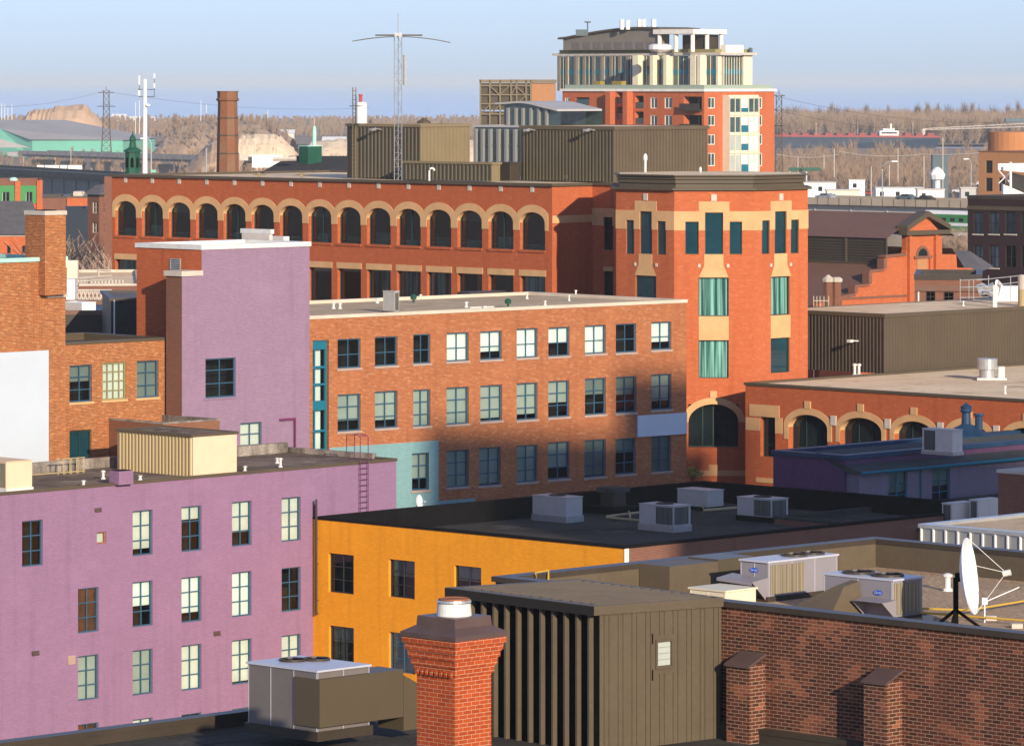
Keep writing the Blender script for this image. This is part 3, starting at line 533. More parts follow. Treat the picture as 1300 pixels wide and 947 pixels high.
for i,(x,b) in enumerate(zip(r2,b2)): window(rt,W,W.rect(*x),2,(.32,.66),'blue_frame','glass','blind_grey' if i not in (7,8) else 'blind_dim',b,'sill',rev=.14)
r3=[(522.9,544.4,575,622),(567,595,571.3,618),(608.3,635.6,568,616),(656,682.5,565,611.8),(695.7,723,561,608),(742,769.2,558,605.5),(781.4,807,556.6,601.7),(827,852,553.5,598.4)]
b3=['blind_grey','blind_grey','blind_grey','blind_grey','blind_grey','blind_dim','blind_dim','blind_dim']
for i,(x,b) in enumerate(zip(r3,b3)): window(rt,W,W.rect(*x),2,(.32,.66),'blue_frame','glass',b,[.7,1,.95,1,.7,.95,.4,1][i],'sill',rev=.14)
# glazed stair at left end
rg=W.rect(397,417.5,432,588); W.holes.append((*rg,.35)); 
m=MB(); s0,s1,z0,z1=rg; dd=(-.3,-.18)
for a,b in ((s0,s0+.09),(s1-.12,s1),((s0+s1)/2-.35,(s0+s1)/2-.25)): W.bx(m,a,b,z0,z1,*dd)
def zy(y): return W.z_(407,y)
for ya,yb in ((432,444),(465,468),(487,489.5),(509,521),(546,548.5),(570,574)): W.bx(m,s0+.09,s1-.12,zy(yb),zy(ya),-.3,-.15)
o=m.build('glazed_bay','teal_frame',rt)
m=MB(); m.face([W.pt(s0,z0,-.32),W.pt(s1,z0,-.32),W.pt(s1,z1,-.32),W.pt(s0,z1,-.32)]); m.build('pane','glass',o)
m=MB(); W.bx(m,(s0+s1)/2-.05,s1-.25,z0,z1,-.5,-.45); m.build('curtain','blind_white',o)
mid.finish('brick_mid','brick_mid',roof='gravel_tan',ph=.06,cap='coping_cream',caph=.14,capw=.3,proud=.05)
m=MB(); W.bx(m,W.s_(808),W.s_(871)-.05,W.z_(840,552.5),W.z_(840,525.5),.02,.14); m.build('blank_sign','board_white',rt,label='blank white sign panel on the right end of the wall')
m=MB(); pt=[(418,569),(556.6,558.5),(556.6,634),(604,631),(604,645),(418,665)]
f=[]
zt=W.z_(490,563.5); zb_=W.z_(500,650)
W.mesh(m,W.s_(418.5),W.s_(556.6),6.0,zt,d=.012); W.mesh(m,W.s_(556.6),W.s_(603),6.0,W.z_(580,634),d=.012); m.build('painted_panel','paint_teal',rt,label='pale teal painted area low on the left of the wall')
def roofpt(px,py,z): return onz(px,py,z)
zr=ZM-.06
for k,(px,py,h,r) in enumerate(((423.4,392,.35,.07),(431.7,392,.35,.07),(479,385,.3,.07),(592,390.5,.35,.07),(534,380,.3,.06),(669,379.5,.3,.06),(692,388,.3,.06),(722.5,382,.35,.05),(731,377.5,.45,.05))):
    P=onz(px,py,zr); ventstub(['short pale vent at the left end of the tan roof','short vent just right of the leftmost one on the tan roof','short vent left of the small roof cooler','short vent in the middle of the tan roof near its front edge','short vent behind the roof cooler','short vent by the back edge of the tan roof','short vent at the front edge of the tan roof above the seventh window','short vent toward the right end of the tan roof','thin vent at the back right of the tan roof'][k],P.x,P.y,zr,h,r)
for k,(px,py) in enumerate(((525,384.5),(645,390))):
    P=onz(px,py,zr); m=MB(); m.lathe(P.x,P.y,[(.07,zr),(.07,zr+.2),(.17,zr+.2),(.2,zr+.38),(.1,zr+.5)],10); tag(m.build('turbine_vent','green_dark'),['dark green turbine vent behind the small cooler on the tan roof','dark green turbine vent by the front middle of the tan roof'][k],'roof vent','green turbine vents')
Fp=onz(501,397.5,zr); 
def acbox(name,label,Fc,lL,lR,z0,z1,casing='casing_grey',coil=None,fans=0,curb=.18,curbm='metal_dark',a=A0,group='rooftop air conditioners',coilside='R',cf=(.45,1.0),badge=None,hood=None,top=None):
    uu=U(a); vv=V(a); Fc=Vector(Fc); root=thing(name,label,'air conditioner',(Fc.x,Fc.y,z0),group)
    L=Fc+vv*lL; Rr=Fc+uu*lR; WL=Wall(L,Fc); WR=Wall(Fc,Rr); B=L+uu*lR
    m=MB(); c=[(p.x,p.y) for p in (Fc,Rr,B,L)]; zc=z0+curb
    if curb>0:
        k=MB(); k.prism([tuple(Vector(p)+(Vector(p)-(Vector(c[0])+Vector(c[2]))/2).normalized()*.08) for p in c],z0,zc-.002); k.build('curb',curbm,root)
    m.prism(c,zc,z1-.04); m.build('casing',casing,root)
    m=MB(); m.prism([tuple(Vector(p)+(Vector(p)-(Vector(c[0])+Vector(c[2]))/2).normalized()*.05) for p in c],z1-.04,z1); 
    for W_,n_ in ((WL,max(2,int(lL/.7))),(WR,max(2,int(lR/.7)))):
        for i in range(n_+1):
            t=min(max(W_.len*i/n_,.02),W_.len-.02); W_.bx(m,t-.006,t+.006,zc,z1-.04,0,.008)
    m.build('top_panel',top or ('casing_top_sheen' if casing in('casing_lilac','casing_taupe') else casing),root)  # lid takes the paler tone that paints in the sky's sheen
    if coil:
        Wc=WR if coilside in('R','B') else WL
        k=MB(); Wc.bx(k,Wc.len*cf[0]+.03,Wc.len*cf[1]-.05,zc+.05,z1-.1,.0,.025); k.build('coil_panel',coil,root)
        if coilside=='B': k=MB(); WL.bx(k,WL.len*.5,WL.len-.05,zc+.05,z1-.1,0,.025); k.build('coil_panel',coil,root)
    for i in range(fans):
        t=(i+.5)/fans if fans>1 else .7; 
        cen=Fc+vv*(lL*.5)+uu*(lR*(.45+.5*(i+.5)/fans)) if lR>lL else Fc+uu*lR*.5+vv*lL*(.08+.84*(i+.5)/fans)
        rr=min(lL,lR)*.36
        if fans>1: rr=min(rr,max(lL,lR)*.45/fans*1.05)
        k=MB(); k.lathe(cen.x,cen.y,[(rr,z1),(rr,z1+.05),(rr*.93,z1+.05),(rr*.9,z1+.012)],20); fo=k.build('fan_ring','metal_dark',root)
        k=MB()
        for q_ in range(6):
            an=q_*PI/3; k.face([(cen.x,cen.y,z1+.03),(cen.x+rr*.85*math.cos(an),cen.y+rr*.85*math.sin(an),z1+.022),(cen.x+rr*.85*math.cos(an+.5),cen.y+rr*.85*math.sin(an+.5),z1+.04)])
        k.build('fan_blades','black',fo)
    if badge:
        W_=WL if badge[0]=='L' else WR; k=MB(); cs_,cz=W_.len*badge[1],zc+(z1-zc)*badge[2]; hw2=badge[3]
        k.face([W_.pt(cs_+hw2*math.cos(t*PI/12),cz+hw2*.42*math.sin(t*PI/12),.02) for t in range(24)]); bo=k.build('logo_badge','badge_blue',root)
        cu=bpy.data.curves.new('badge_text','FONT'); cu.body='Carrier'; cu.size=hw2*.55; cu.align_x='CENTER'; cu.align_y='CENTER'; cu.shear=.3
        to=bpy.data.objects.new('badge_text_src',cu); COL.objects.link(to); bpy.context.view_layer.update()
        me=bpy.data.meshes.new_from_object(to.evaluated_get(bpy.context.evaluated_depsgraph_get())); bpy.data.objects.remove(to)
        me.materials.clear(); me.materials.append(M['white']); t_=bpy.data.objects.new('lettering',me); COL.objects.link(t_); t_.parent=bo
        p_=W_.pt(cs_,cz,.028); t_.location=p_-Vector(root['_o']); t_.rotation_euler=(PI/2,0,math.atan2(W_.d.y,W_.d.x))
    return root,WL,WR
r_,a_,b_=acbox('roof_cooler','small grey cooler box standing alone on the tan roof',Fp,.95,.35,zr,zr+1.25,'casing_grey','coil_dark',0,.1,coilside='R',cf=(0,1)); 
P=onz(597,376.5,zr); m=MB(); m.prism([tuple(P),tuple(P+um*3),tuple(P+um*3+vm*1.2),tuple(P+vm*1.2)],zr,zr+.25); tag(m.build('roof_hatch','metal_dark'),'low dark hatch at the back edge of the tan roof','roof hatch')
P=onz(616,393.5,zr); m=MB(); m.tube([(P.x-.9,P.y,zr+.12),(P.x+.5,P.y+.4,zr+.15)],.05,5); m.box(P.x-.1,P.x+.1,P.y-.1,P.y+.1,zr,zr+.22); tag(m.build('roof_pipe','galv_pale'),'short pale pipe lying near the front edge of the tan roof','pipe')

# =================================================================== LAVENDER STAIR TOWER
YL=259.0; Rl=at(393,YL); zl=zat(311.5,YL)
tt=along(Rl,-u,256); Fl=Rl-u*tt
lav=Bldg('lavender_stair_tower','tall lavender painted stair tower with a bare brick left side','stair tower',Fl,along(Fl,v,173.5),tt,0,zl)
W=lav.WR; rt=lav.root
window(rt,W,W.rect(260.9,299.4,454.6,504.6),2,(.36,.70),'blue_frame','glass',None,rev=.14); window(rt,W,W.rect(305,332.4,536.4,579),2,(.33,.66),'blue_frame','glass','blind_cream',1.0,rev=.14)
o=[c for c in rt.children if c.name.startswith('window')][-1]
rd=W.rect(355,373.5,533.5,575); W.holes.append((*rd,.10)); 
m=MB(); m.face([W.pt(rd[0],rd[2],-.09),W.pt(rd[1],rd[2],-.09),W.pt(rd[1],rd[3],-.09),W.pt(rd[0],rd[3],-.09)]); m.build('blocked_doorway','paint_lavender',rt)
m=MB(); W.bx(m,rd[0]-.05,rd[1]+.1,rd[3],rd[3]+.12,-.05,.05); W.bx(m,rd[1],rd[1]+.1,rd[2],rd[3],-.05,.05); m.build('door_trim','pipe_purple',rt)
m=MB(); a,b,c,d=W.rect(258.5,301.5,504.6,508); W.bx(m,a,b,c+.05,d,-.02,.07); m.build('sill','paint_lavender',rt)
lav.finish('brick_office','paint_lavender',roof='membrane_pale',ph=.05,cap='galv_pale',caph=.20,capw=.4,proud=.07)
Wl=lav.WL; a,b,c,d=Wl.rect(216.5,229.7,328.5,343); m=MB()
Wl.bx(m,a,b,c,c+.06,0,.06); Wl.bx(m,a,b,d-.06,d,0,.06); Wl.bx(m,a,a+.06,c+.06,d-.06,0,.06); Wl.bx(m,b-.06,b,c+.06,d-.06,0,.06)
for i in range(4): z=c+.1+(d-c-.16)*i/4; Wl.bx(m,a+.06,b-.06,z,z+.07,.0,.05)
vo=m.build('louvre_vent','galv',rt); m=MB(); m.face([Wl.pt(a,c,.005),Wl.pt(b,c,.005),Wl.pt(b,d,.005),Wl.pt(a,d,.005)]); m.build('louvre_back','black',vo)
# pilaster
Fp2=Fl-u*along(Fl,-u,230)+(-v)*.0; Fp2=Fp2-v*.06
zp=zat(351,Fp2.y)
m=MB(); Lp=Fp2+v*along(Fp2,v,211); Wp=Wall(Fp2,Fp2+u*along(Fp2,u,256.3)); Wp.mesh(m,0,Wp.len,0,zp); m.face([(p.x,p.y,zp) for p in (Fp2,Fp2+u*Wp.len,Lp+u*Wp.len,Lp)]); m.build('pilaster','paint_lavender',rt)
m=MB(); Wq=Wall(Lp,Fp2); Wq.mesh(m,0,Wq.len,0,zp); Wq2=Wall(Lp+u*Wp.len,Lp); Wq2.mesh(m,0,Wq2.len,0,zp); m.build('pilaster_side','brick_brown',rt)
m=MB(); q=[Fp2-u*.1-v*.1,Fp2+u*(Wp.len+.0)-v*.1,Lp+u*Wp.len,Lp-u*.1+v*.1]; m.prism([tuple(p) for p in q],zp,zp+.28); m.build('pilaster_cap','stone_grey',rt)
# boxes on its roof
zq=zl-.03
for k,(px,py,lx,rx,ty,lab) in enumerate(((342,311,307,346,291.5,'larger of two white topped vents on the lavender tower roof'),(359.5,310.5,341,366,300.5,'smaller of two white topped vents on the lavender tower roof'))):
    Fc=onz(px,py-1.5,zq); lL=along(Fc,v,lx); lR=along(Fc,u,rx); 
    root=thing('roof_vent_box',lab,'roof vent',(Fc.x,Fc.y,zq),'vent boxes on the lavender tower'); zt=zat(ty,Fc.y); c=[Fc,Fc+u*lR,Fc+u*lR+v*lL,Fc+v*lL]
    m=MB(); m.prism([tuple(p) for p in c],zq,zt-.25); m.build('casing','siding_cream' if k else 'casing_beige',root)
    cc=(c[0]+c[2])/2; m=MB(); m.prism([tuple(cc+(p-cc)*1.1) for p in c],zt-.25,zt); m.build('hood','galv_pale',root)

# =================================================================== PURPLE BUILDING (front left)
ZP=15.66; Rp=onz(503,584,ZP); Lq=onz(0,627.6,ZP); dp=(Rp-Lq); ap=math.atan2(dp.x,dp.y); upp=U(ap); vp=V(ap)
Fpp=Lq-upp*14; 
pur=Bldg('purple_building','long purple painted brick building with tall blue framed windows, lower left','painted building',Fpp,8.2,(Rp-Fpp).length,0,ZP,ap)
W=pur.WR; rt=pur.root
colsx=[(168.5,194,647.8,704.6),(230.5,256,642.4,699.4),(294.6,319.6,636.4,692.6),(357.6,382,631.2,686.6)]
sp_bl=[[('blind_cream',.86),('blind_cream',.30),('blind_cream',.70),('blind_cream',1)],[('blind_white',.55),('blind_white',.8),('blind_white',1),(None,0)],[('blind_grey',1),('blind_cream',1),('blind_cream',.95),('blind_cream',1)],[('blind_cream',.4),(None,0),('blind_cream',.6),(None,0)]]
for ri in range(4):
    for ci,(x0,x1,y0,y1) in enumerate(colsx):
        dy=[0,90.0,176.5,264][ri]*(1-.012*ci/3) if ri else 0
        b=sp_bl[ri][ci]; window(rt,W,W.rect(x0,x1,y0+dy,y1+dy),2,(.33,.66),'blue_frame','glass',b[0],b[1],rev=.16,fw=.06)
window(rt,W,W.rect(28,54.5,660.5,718.5),2,(.33,.66),'blue_frame','glass',None,rev=.16,fw=.06)
for dy in (0,85.5,172): window(rt,W,W.rect(99,125.3,746+dy,802.4+dy),2,(.33,.66),'blue_frame','glass','blind_grey' if dy==85.5 else 'interior_brown',1,rev=.16,fw=.06)
for rw in ((123,135,675,690),): window(rt,W,W.rect(*rw),1,(),'rust','glass','blind_cream',1,rev=.14,fw=.06)
pur.finish('paint_purple','paint_purple',roof='tar_roof_worn',ph=.02,cap='metal_brown',caph=.10,capw=.12,proud=.05)
# stained low parapet on the back and right
m=MB(); zc=ZP
Wk=Wall(pur.L+upp*.0,pur.B); Wk.bx(m,.2,Wk.len-.3,zc,zc+.55,-.02,.3)
Ws=Wall(pur.B,pur.R); Ws.bx(m,.0,Ws.len-1.5,zc,zc+.28,-.02,.3)
m.build('back_parapet','concrete_stained',rt)
for rv,nm,mt_ in (((86,95,832,843),'wall_grille','sill'),((120,128,644.5,648),'wall_vent','metal_mauve'),((40,49,826,830),'wall_vent','metal_mauve'),((271,279,801,805),'wall_vent','metal_mauve')):
    a,b,c,d=W.rect(*rv); m=MB()
    if nm=='wall_grille':
        for i in range(5): z=c+(d-c)*i/5; W.bx(m,a,b,z,z+(d-c)*.13,.0,.05)
        W.bx(m,a,b,c,d,0,.02)
    else: W.bx(m,a,b,c,d,0,.06); W.bx(m,a+.02,b-.02,c-.05,c,0,.12)
    m.build(nm,mt_,rt)
m=MB()   # ladder with hoops
sA,sB=W.s_(454),W.s_(464); zt_=W.z_(459,551); zlo=W.z_(459,663)
for s in (sA,sB): m.tube([W.pt(s,zlo,.2),W.pt(s,ZP+1.4,.2),W.pt(s,ZP+1.5,.0),W.pt(s,ZP+1.5,-.8),W.pt(s,ZP,-.85)],.025,5)
z=zlo+.2
while z<ZP+.2: m.tube([W.pt(sA,z,.2),W.pt(sB,z,.2)],.018,4); z+=.3
m.tube([W.pt(sA,ZP+1.45,.15),W.pt(sB,ZP+1.45,.15)],.02,4)
tag(m.build('roof_ladder','pipe_purple'),'dark purple steel ladder climbing over the right end of the purple wall','ladder')
# roof items
zr=ZP-.02
Fc=onz(243,604.8,zr); zt=zat(551.5,Fc.y)
ph=ribbox('rooftop_penthouse','cream metal penthouse with vertical ribs on the purple building roof','rooftop penthouse',Fc,along(Fc,v,150),along(Fc,u,299.2),zr,zt,'siding_cream_rib','siding_cream','tar_roof_worn',.26,.07,.14,'metal_brown')  # ribbed left side in darker cream: its shade put into the colour
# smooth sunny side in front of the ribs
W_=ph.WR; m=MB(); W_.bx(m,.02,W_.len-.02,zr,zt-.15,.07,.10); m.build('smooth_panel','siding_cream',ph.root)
Fc=onz(7.8,625,zr); zt=zat(586,Fc.y)
acbox('rooftop_unit','cream rooftop unit at the far left of the purple building roof',Fc,3.2,along(Fc,u,40.7),zr,zt,'siding_cream','coil',0,.18,'galv_pale',coilside='L',cf=(.4,1))
Fc=onz(151,613.2,ZP+.1); m=MB(); zt=zat(598.5,Fc.y); c=[Fc,Fc+u*.95,Fc+u*.95+v*.75,Fc+v*.75]
rt2=thing('chimney_stub','short square purple chimney on the front edge of the purple roof','chimney',(Fc.x,Fc.y,ZP)); m.prism([tuple(p) for p in c],ZP,zt); m.build('stack','paint_purple',rt2); m=MB(); cc=(c[0]+c[2])/2; m.prism([tuple(cc+(p-cc)*.8) for p in c],zt,zt+.03); m.build('flue','black',rt2)
for k,(px,py,h) in enumerate(((106,617,.3),(131,608,.45),(178,609.5,.25),(311,598.5,.3),(356,593,.5),(352,588,.3))):
    P=onz(px,py,zr); ventstub(['small white vent on the purple roof right of the cream unit','small white vent behind the purple chimney stub','low white vent in front of the cream penthouse','small white vent just right of the cream penthouse','taller white vent at the right of the purple roof','low white vent beside the taller one on the purple roof'][k],P.x,P.y,zr,h,.07)
P=onz(184,598,zr); m=MB(); m.lathe(P.x,P.y,[(.4,zr),(.42,zr+.2),(.3,zr+.35)],9); tag(m.build('roof_drain','concrete_stained'),'lumpy stained drain cover by the foot of the cream penthouse','roof drain')
m=MB()
Pa=onz(70,603,zr)
for i in range(4):
    P=Pa+u*(.45*i+.2); m.tube([(P.x,P.y,zr),(P.x,P.y,zr+.8),(P.x+.25,P.y+.25,zr+.8),(P.x+.25,P.y+.25,zr)],.03,4)
Pb=Pa+u*2; m.tube([(Pa.x,Pa.y,zr+.8),(Pb.x,Pb.y,zr+.8)],.03,4); m.tube([(Pa.x-1.5,Pa.y-1.5,zr+.1),(Pb.x,Pb.y,zr+.1)],.04,4)
tag(m.build('hatch_rail','siding_cream_rib'),'yellowish pipe guard rail behind the cream unit on the purple roof','guard rail')
# brown brick block with stained parapet behind the penthouse
ZK=17.9; cor=onz(200,526.4,ZK); lb=along(cor,-v,279); la=along(cor,-u,128)
Fk=cor-v*lb-u*la
blk=Bldg('brick_stair_block','low brown brick block with a stained concrete parapet behind the cream penthouse','brick block',Fk,lb,la,0,ZK)
blk.finish('brick_stack','brick_stack',roof='tar_roof_worn',ph=.55,cap='concrete_stained',capw=.25,caph=.04,par='concrete_stained',proud=.02)

# =================================================================== LEFT BRICK BUILDING
Fz=at(213.3,253.6); W0=Fz-u*along(Fz,-u,60); zw=zat(430.5,253.6)
wing=Bldg('brick_wing_building','low orange brick wing with three tall windows beside the lavender tower','brick building',W0,7.0,(Fz-W0).length,0,zw)
W=wing.WR; rt=wing.root
window(rt,W,W.rect(88.3,116.9,463.5,510.3),2,(.33,.68),'blue_frame','glass','blind_dim',.45,'stone',rev=.16)
window(rt,W,W.rect(130,159.9,460,507.3),4,(.25,.5,.75),'olive_frame','glass','blind_cream',1,'stone',rev=.10,label='yellowish many paned window with sunlit screen')
window(rt,W,W.rect(173.6,201.4,457.9,504.6),2,(.33,.68),'blue_frame','glass','blind_dim',1,'stone',rev=.16)
window(rt,W,W.rect(88.3,116.2,546,590),2,(.95,),'green_frame','glass_teal',None,rev=.16)
wing.finish('brick_old','brick_old',roof='tar_roof',ph=.3,cap='metal_brown',capw=.25,caph=.1)
YB=247.2; Rb=at(83,YB); tB=along(Rb,-u,-170); Fb_=Rb-u*tB; zb=zat(332.5,at(30,244).y)
lb_=Bldg('brick_gable_building','tall orange brick building at the far left with a blank white billboard on its wall','brick building',Fb_,9.0,tB,0,zb)
W=lb_.WR
lb_.finish('brick_old','brick_old',roof='tar_roof',ph=.3,cap='copper_green',capw=.35,caph=.16,proud=.1)
m=MB(); a,b=W.s_(58.8),W.len; W.bx(m,a,b+.02,W.z_(70,374),W.z_(70,340),-.7,.10); m.build('pier','brick_old',lb_.root)
m=MB(); W.bx(m,a-.04,b+.06,W.z_(70,377.5),W.z_(70,373.2),-.2,.16); m.build('stone_cap','stone_grey',lb_.root)
m=MB(); W.bx(m,W.s_(-30),W.s_(59.5),W.z_(30,588),W.z_(30,446),.02,.16); 
tag(m.build('blank_billboard','board_white'),'large blank white billboard on the far left brick wall','billboard')
# chimney stack of that building
Fc=at(55.3,245.6)-v*.12; s_l=along(Fc,v,32); s_r=along(Fc,u,83.6); zc0=lb_.z1-.2; zc1=zat(273.5,Fc.y)
c=[Fc,Fc+u*s_r,Fc+u*s_r+v*s_l,Fc+v*s_l]
rt=thing('brick_chimney','square patterned brick chimney with a pale stone cap at the upper left','chimney',(Fc.x,Fc.y,zc0))
m=MB(); m.prism([tuple(p) for p in c],W.z_(70,374),zc1); m.build('stack','brick_old',rt)
cc=(c[0]+c[2])/2; m=MB(); m.prism([tuple(cc+(p-cc)*1.06) for p in c],zc1,zc1+.22); m.build('cap','stone_grey',rt)
m=MB(); m.prism([tuple(cc+(p-cc)*.55) for p in c],zc1+.22,zc1+.26); m.build('flue','black',rt)
# dark sided box behind the wing
ad=R(82); Fd=at(141,272); lR=along(Fd,U(ad),211); zd=zat(381,272)
dk=Bldg('dark_sided_shed','dark grey shingled rooftop shed between the brick wing and the trees','shed',Fd,10,lR+3,0,zd,ad)
dk.finish('metal_dark','shingle_dark',roof='shingle_grey',ph=.02,cap='metal_dark',caph=.12,capw=.2,proud=.12)
m=MB(); m.tube([(Fd.x+.2,Fd.y-.15,zd-4.5),(Fd.x+.2,Fd.y-.15,zd)],.05,6); m.build('downpipe','galv_pale',dk.root)
# =================================================================== ORANGE BUILDING
ZO=13.0; Fo=onz(793,695,ZO); Lo=onz(395,657,ZO); dv=(Lo-Fo); ao=math.atan2(-dv.x,dv.y); ao=math.atan2(dv.y,-dv.x)
uo=U(ao); vo_=V(ao); 
Ro=Fo+uo*along(Lo,uo,892)
org=Bldg('orange_building','bright orange painted building with dark windows and a flat black roof','painted building',Fo,(Lo-Fo).length,(Ro-Fo).length,0,ZO,ao)
W=org.WL; rt=org.root
for k,(x0,x1,y0,y1) in enumerate([(417,449,703.2,753),(493.5,526.5,711,759),(576.5,610.8,718.8,768),(417.6,449.2,795.2,845.5),(493.6,527,803.5,854),(577,611,812,862),(417.6,449.4,886,937),(493.6,527.4,895,946),(577,611.5,904,956)]):
    bl=[None,('blind_dim',.45),('blind_grey',.4),('blind_dim',.4),('blind_grey',1),('blind_grey',.6),None,None,None][k]
    window(rt,W,W.rect(x0,x1,y0,y1),2,(.33,.66),'blue_frame' if k==4 else 'dark_frame','glass',bl[0] if bl else None,bl[1] if bl else 1,rev=.2,fw=.05,mw=.04)
org.finish('paint_orange','brick_brown',roof='tar_roof',ph=1.05,cap='black',capw=.35,caph=.07,par='black',proud=.06)
m=MB(); org.WR.bx(m,-.03,.28,0,ZO-.05,.0,.03); m.build('corner_trim','coping_white',rt)
m=MB(); s=W.s_(404); zb=W.z_(404,780); m.tube([W.pt(s,zb,.14),W.pt(s,ZO+1.0,.14)],.07,6)
for y in (684,716,762,779): z=W.z_(404,y); W.bx(m,s-.03,s+.03,z,z+.05,0,.14)
tag(m.build('standpipe','metal_dark'),'thin dark pipe standing off the left end of the orange wall','pipe')
ventstub('short dark pipe at the left corner of the orange roof edge',org.L.x+.2,org.L.y-.1,ZO,.7,.05,'pipe_purple')
zr=ZO-1.05
def unit(name,label,px,pb,lx,rx,pt,z=zr,**k):
    Fc=onz(px,pb,z); zt=zat(pt,Fc.y); return acbox(name,label,Fc,along(Fc,v,lx),along(Fc,u,rx),z,zt,**k)
unit('rooftop_unit','grey air conditioner with a plain casing, leftmost on the black roof',718,664,676,739.5,631.6,casing='casing_grey',fans=1,curb=.35,curbm='galv')
unit('rooftop_unit','grey air conditioner with a protruding hood and dark grille, nearest on the black roof',854.6,676,811.6,876.7,642.3,casing='casing_grey',coil='coil_dark',coilside='B',cf=(.05,.9),fans=1,curb=.35,curbm='galv')
unit('rooftop_unit','grey air conditioner standing farthest back on the black roof',898,648.5,860,918.5,622.8,casing='casing_grey',fans=0,curb=.2,curbm='black')
unit('rooftop_unit','grey air conditioner rightmost on the black roof, with a dark grille and fan',979,664,936,1000.5,633.6,casing='casing_grey',coil='coil_dark',coilside='B',cf=(.05,.9),fans=1,curb=.3,curbm='black')
P=onz(832,664,zr); 
Pv=onz(779.5,654,zr); rt=thing('roof_exhaust','dark square roof exhaust on a black curb behind the nearest air conditioner','roof exhaust',(Pv.x,Pv.y,zr))
c=[Pv,Pv+u*2.4,Pv+u*2.4+v*2.4,Pv+v*2.4]; cc=(c[0]+c[2])/2; m=MB(); m.prism([tuple(p) for p in c],zr,zr+.38); m.build('curb','black',rt)
m=MB(); m.prism([tuple(cc+(p-cc)*.42) for p in c],zr+.38,zr+1.15); m.build('neck','metal_dark',rt); m=MB(); m.prism([tuple(cc+(p-cc)*.56) for p in c],zr+1.15,zr+1.42); m.build('cap','tar_roof',rt)
# pipes on the roof
m=MB(); Pa=onz(770,660,zr); Pb=onz(812,664,zr); Pc=onz(812,656,zr)
m.tube([(Pa.x,Pa.y,zr+.15),(Pb.x,Pb.y,zr+.15)],.07,6); m.tube([(Pa.x,Pa.y,zr+.2),(Pc.x,Pc.y,zr+.25)],.07,6); m.tube([(Pb.x-.5,Pb.y,zr+.3),(Pc.x-.6,Pc.y,zr+.3)],.05,6)
tag(m.build('roof_pipe','siding_cream_rib'),'yellowish gas pipes running between units on the black roof','pipe')
m=MB(); Pa=onz(893,651,zr); Pb=onz(935,649,zr); m.tube([(Pa.x,Pa.y,zr+.15),(Pb.x,Pb.y,zr+.2)],.08,6); m.tube([(Pa.x,Pa.y,zr+.3),(Pb.x-2,Pb.y+2,zr+.3)],.05,6); tag(m.build('roof_pipe','siding_cream_rib'),'yellowish pipes by the farthest air conditioner on the black roof','pipe')
def dish(label,c,r,nrm,z0,matd='white',tri=True,feed=1.0,group=None):
    c=Vector(c); n=Vector(nrm).normalized(); a=n.cross(Vector((0,0,1))).normalized(); b=a.cross(n)
    root=thing('satellite_dish',label,'satellite dish',(c.x,c.y,z0),group)
    m=MB(); rings=[]; N=28
    for j in range(7):
        rr=r*j/6; off=.22*r*(j/6)**2; rings.append([c+n*(off)+ (a*math.cos(2*PI*k/N)+b*math.sin(2*PI*k/N))*rr for k in range(N)])
    for j in range(6):
        for k in range(N):
            q=[rings[j][k],rings[j][(k+1)%N],rings[j+1][(k+1)%N],rings[j+1][k]]
            if j==0: q=q[1:]
            m.face(q,True); m.face([p-n*.03 for p in q][::-1],True)
    for k in range(N): m.face([rings[6][k],rings[6][(k+1)%N],rings[6][(k+1)%N]-n*.03,rings[6][k]-n*.03])
    m.build('reflector',matd,root)
    bk=c-n*(.18*r); m=MB(); m.tube([c-n*.03,bk],r*.12,8); m.tube([bk,(bk.x,bk.y,z0)],r*.07,8)
    if tri:
        for an in (0.3,2.4,4.4): m.tube([(bk.x,bk.y,z0+r*.5),(bk.x+r*.7*math.cos(an),bk.y+r*.7*math.sin(an),z0)],r*.045,6)
    m.build('stand','black' if tri else 'white',root)
    fp=c+n*r*feed; m=MB(); m.tube([fp-n*.08*r-Vector((0,0,.02)),fp+n*.12*r],r*.08,8)
    for k in (2,9,21): m.tube([rings[6][k],fp],r*.009,4)
    m.build('feed_arm','galv_pale',root)
    return root
P=onz(531,664,zr); dish('small white satellite dish on the left of the black roof',(P.x,P.y,zr+1.15),.40,(.9,-.35,.1),zr,tri=True)

# =================================================================== PURPLE HOUSE (in shade, right)
ZH=14.85; Fh=onz(1072,582.6,ZH)
hs=Bldg('violet_house','violet painted building in shade with a blue roof edge and a long grey lean-to roof','painted building',Fh,along(Fh,v,981.6),24,0,ZH)
hs.finish('paint_violet','paint_violet',roof='roof_slate',ph=.35,cap='roof_blue',capw=.5,caph=.2,par='roof_blue',proud=.1)
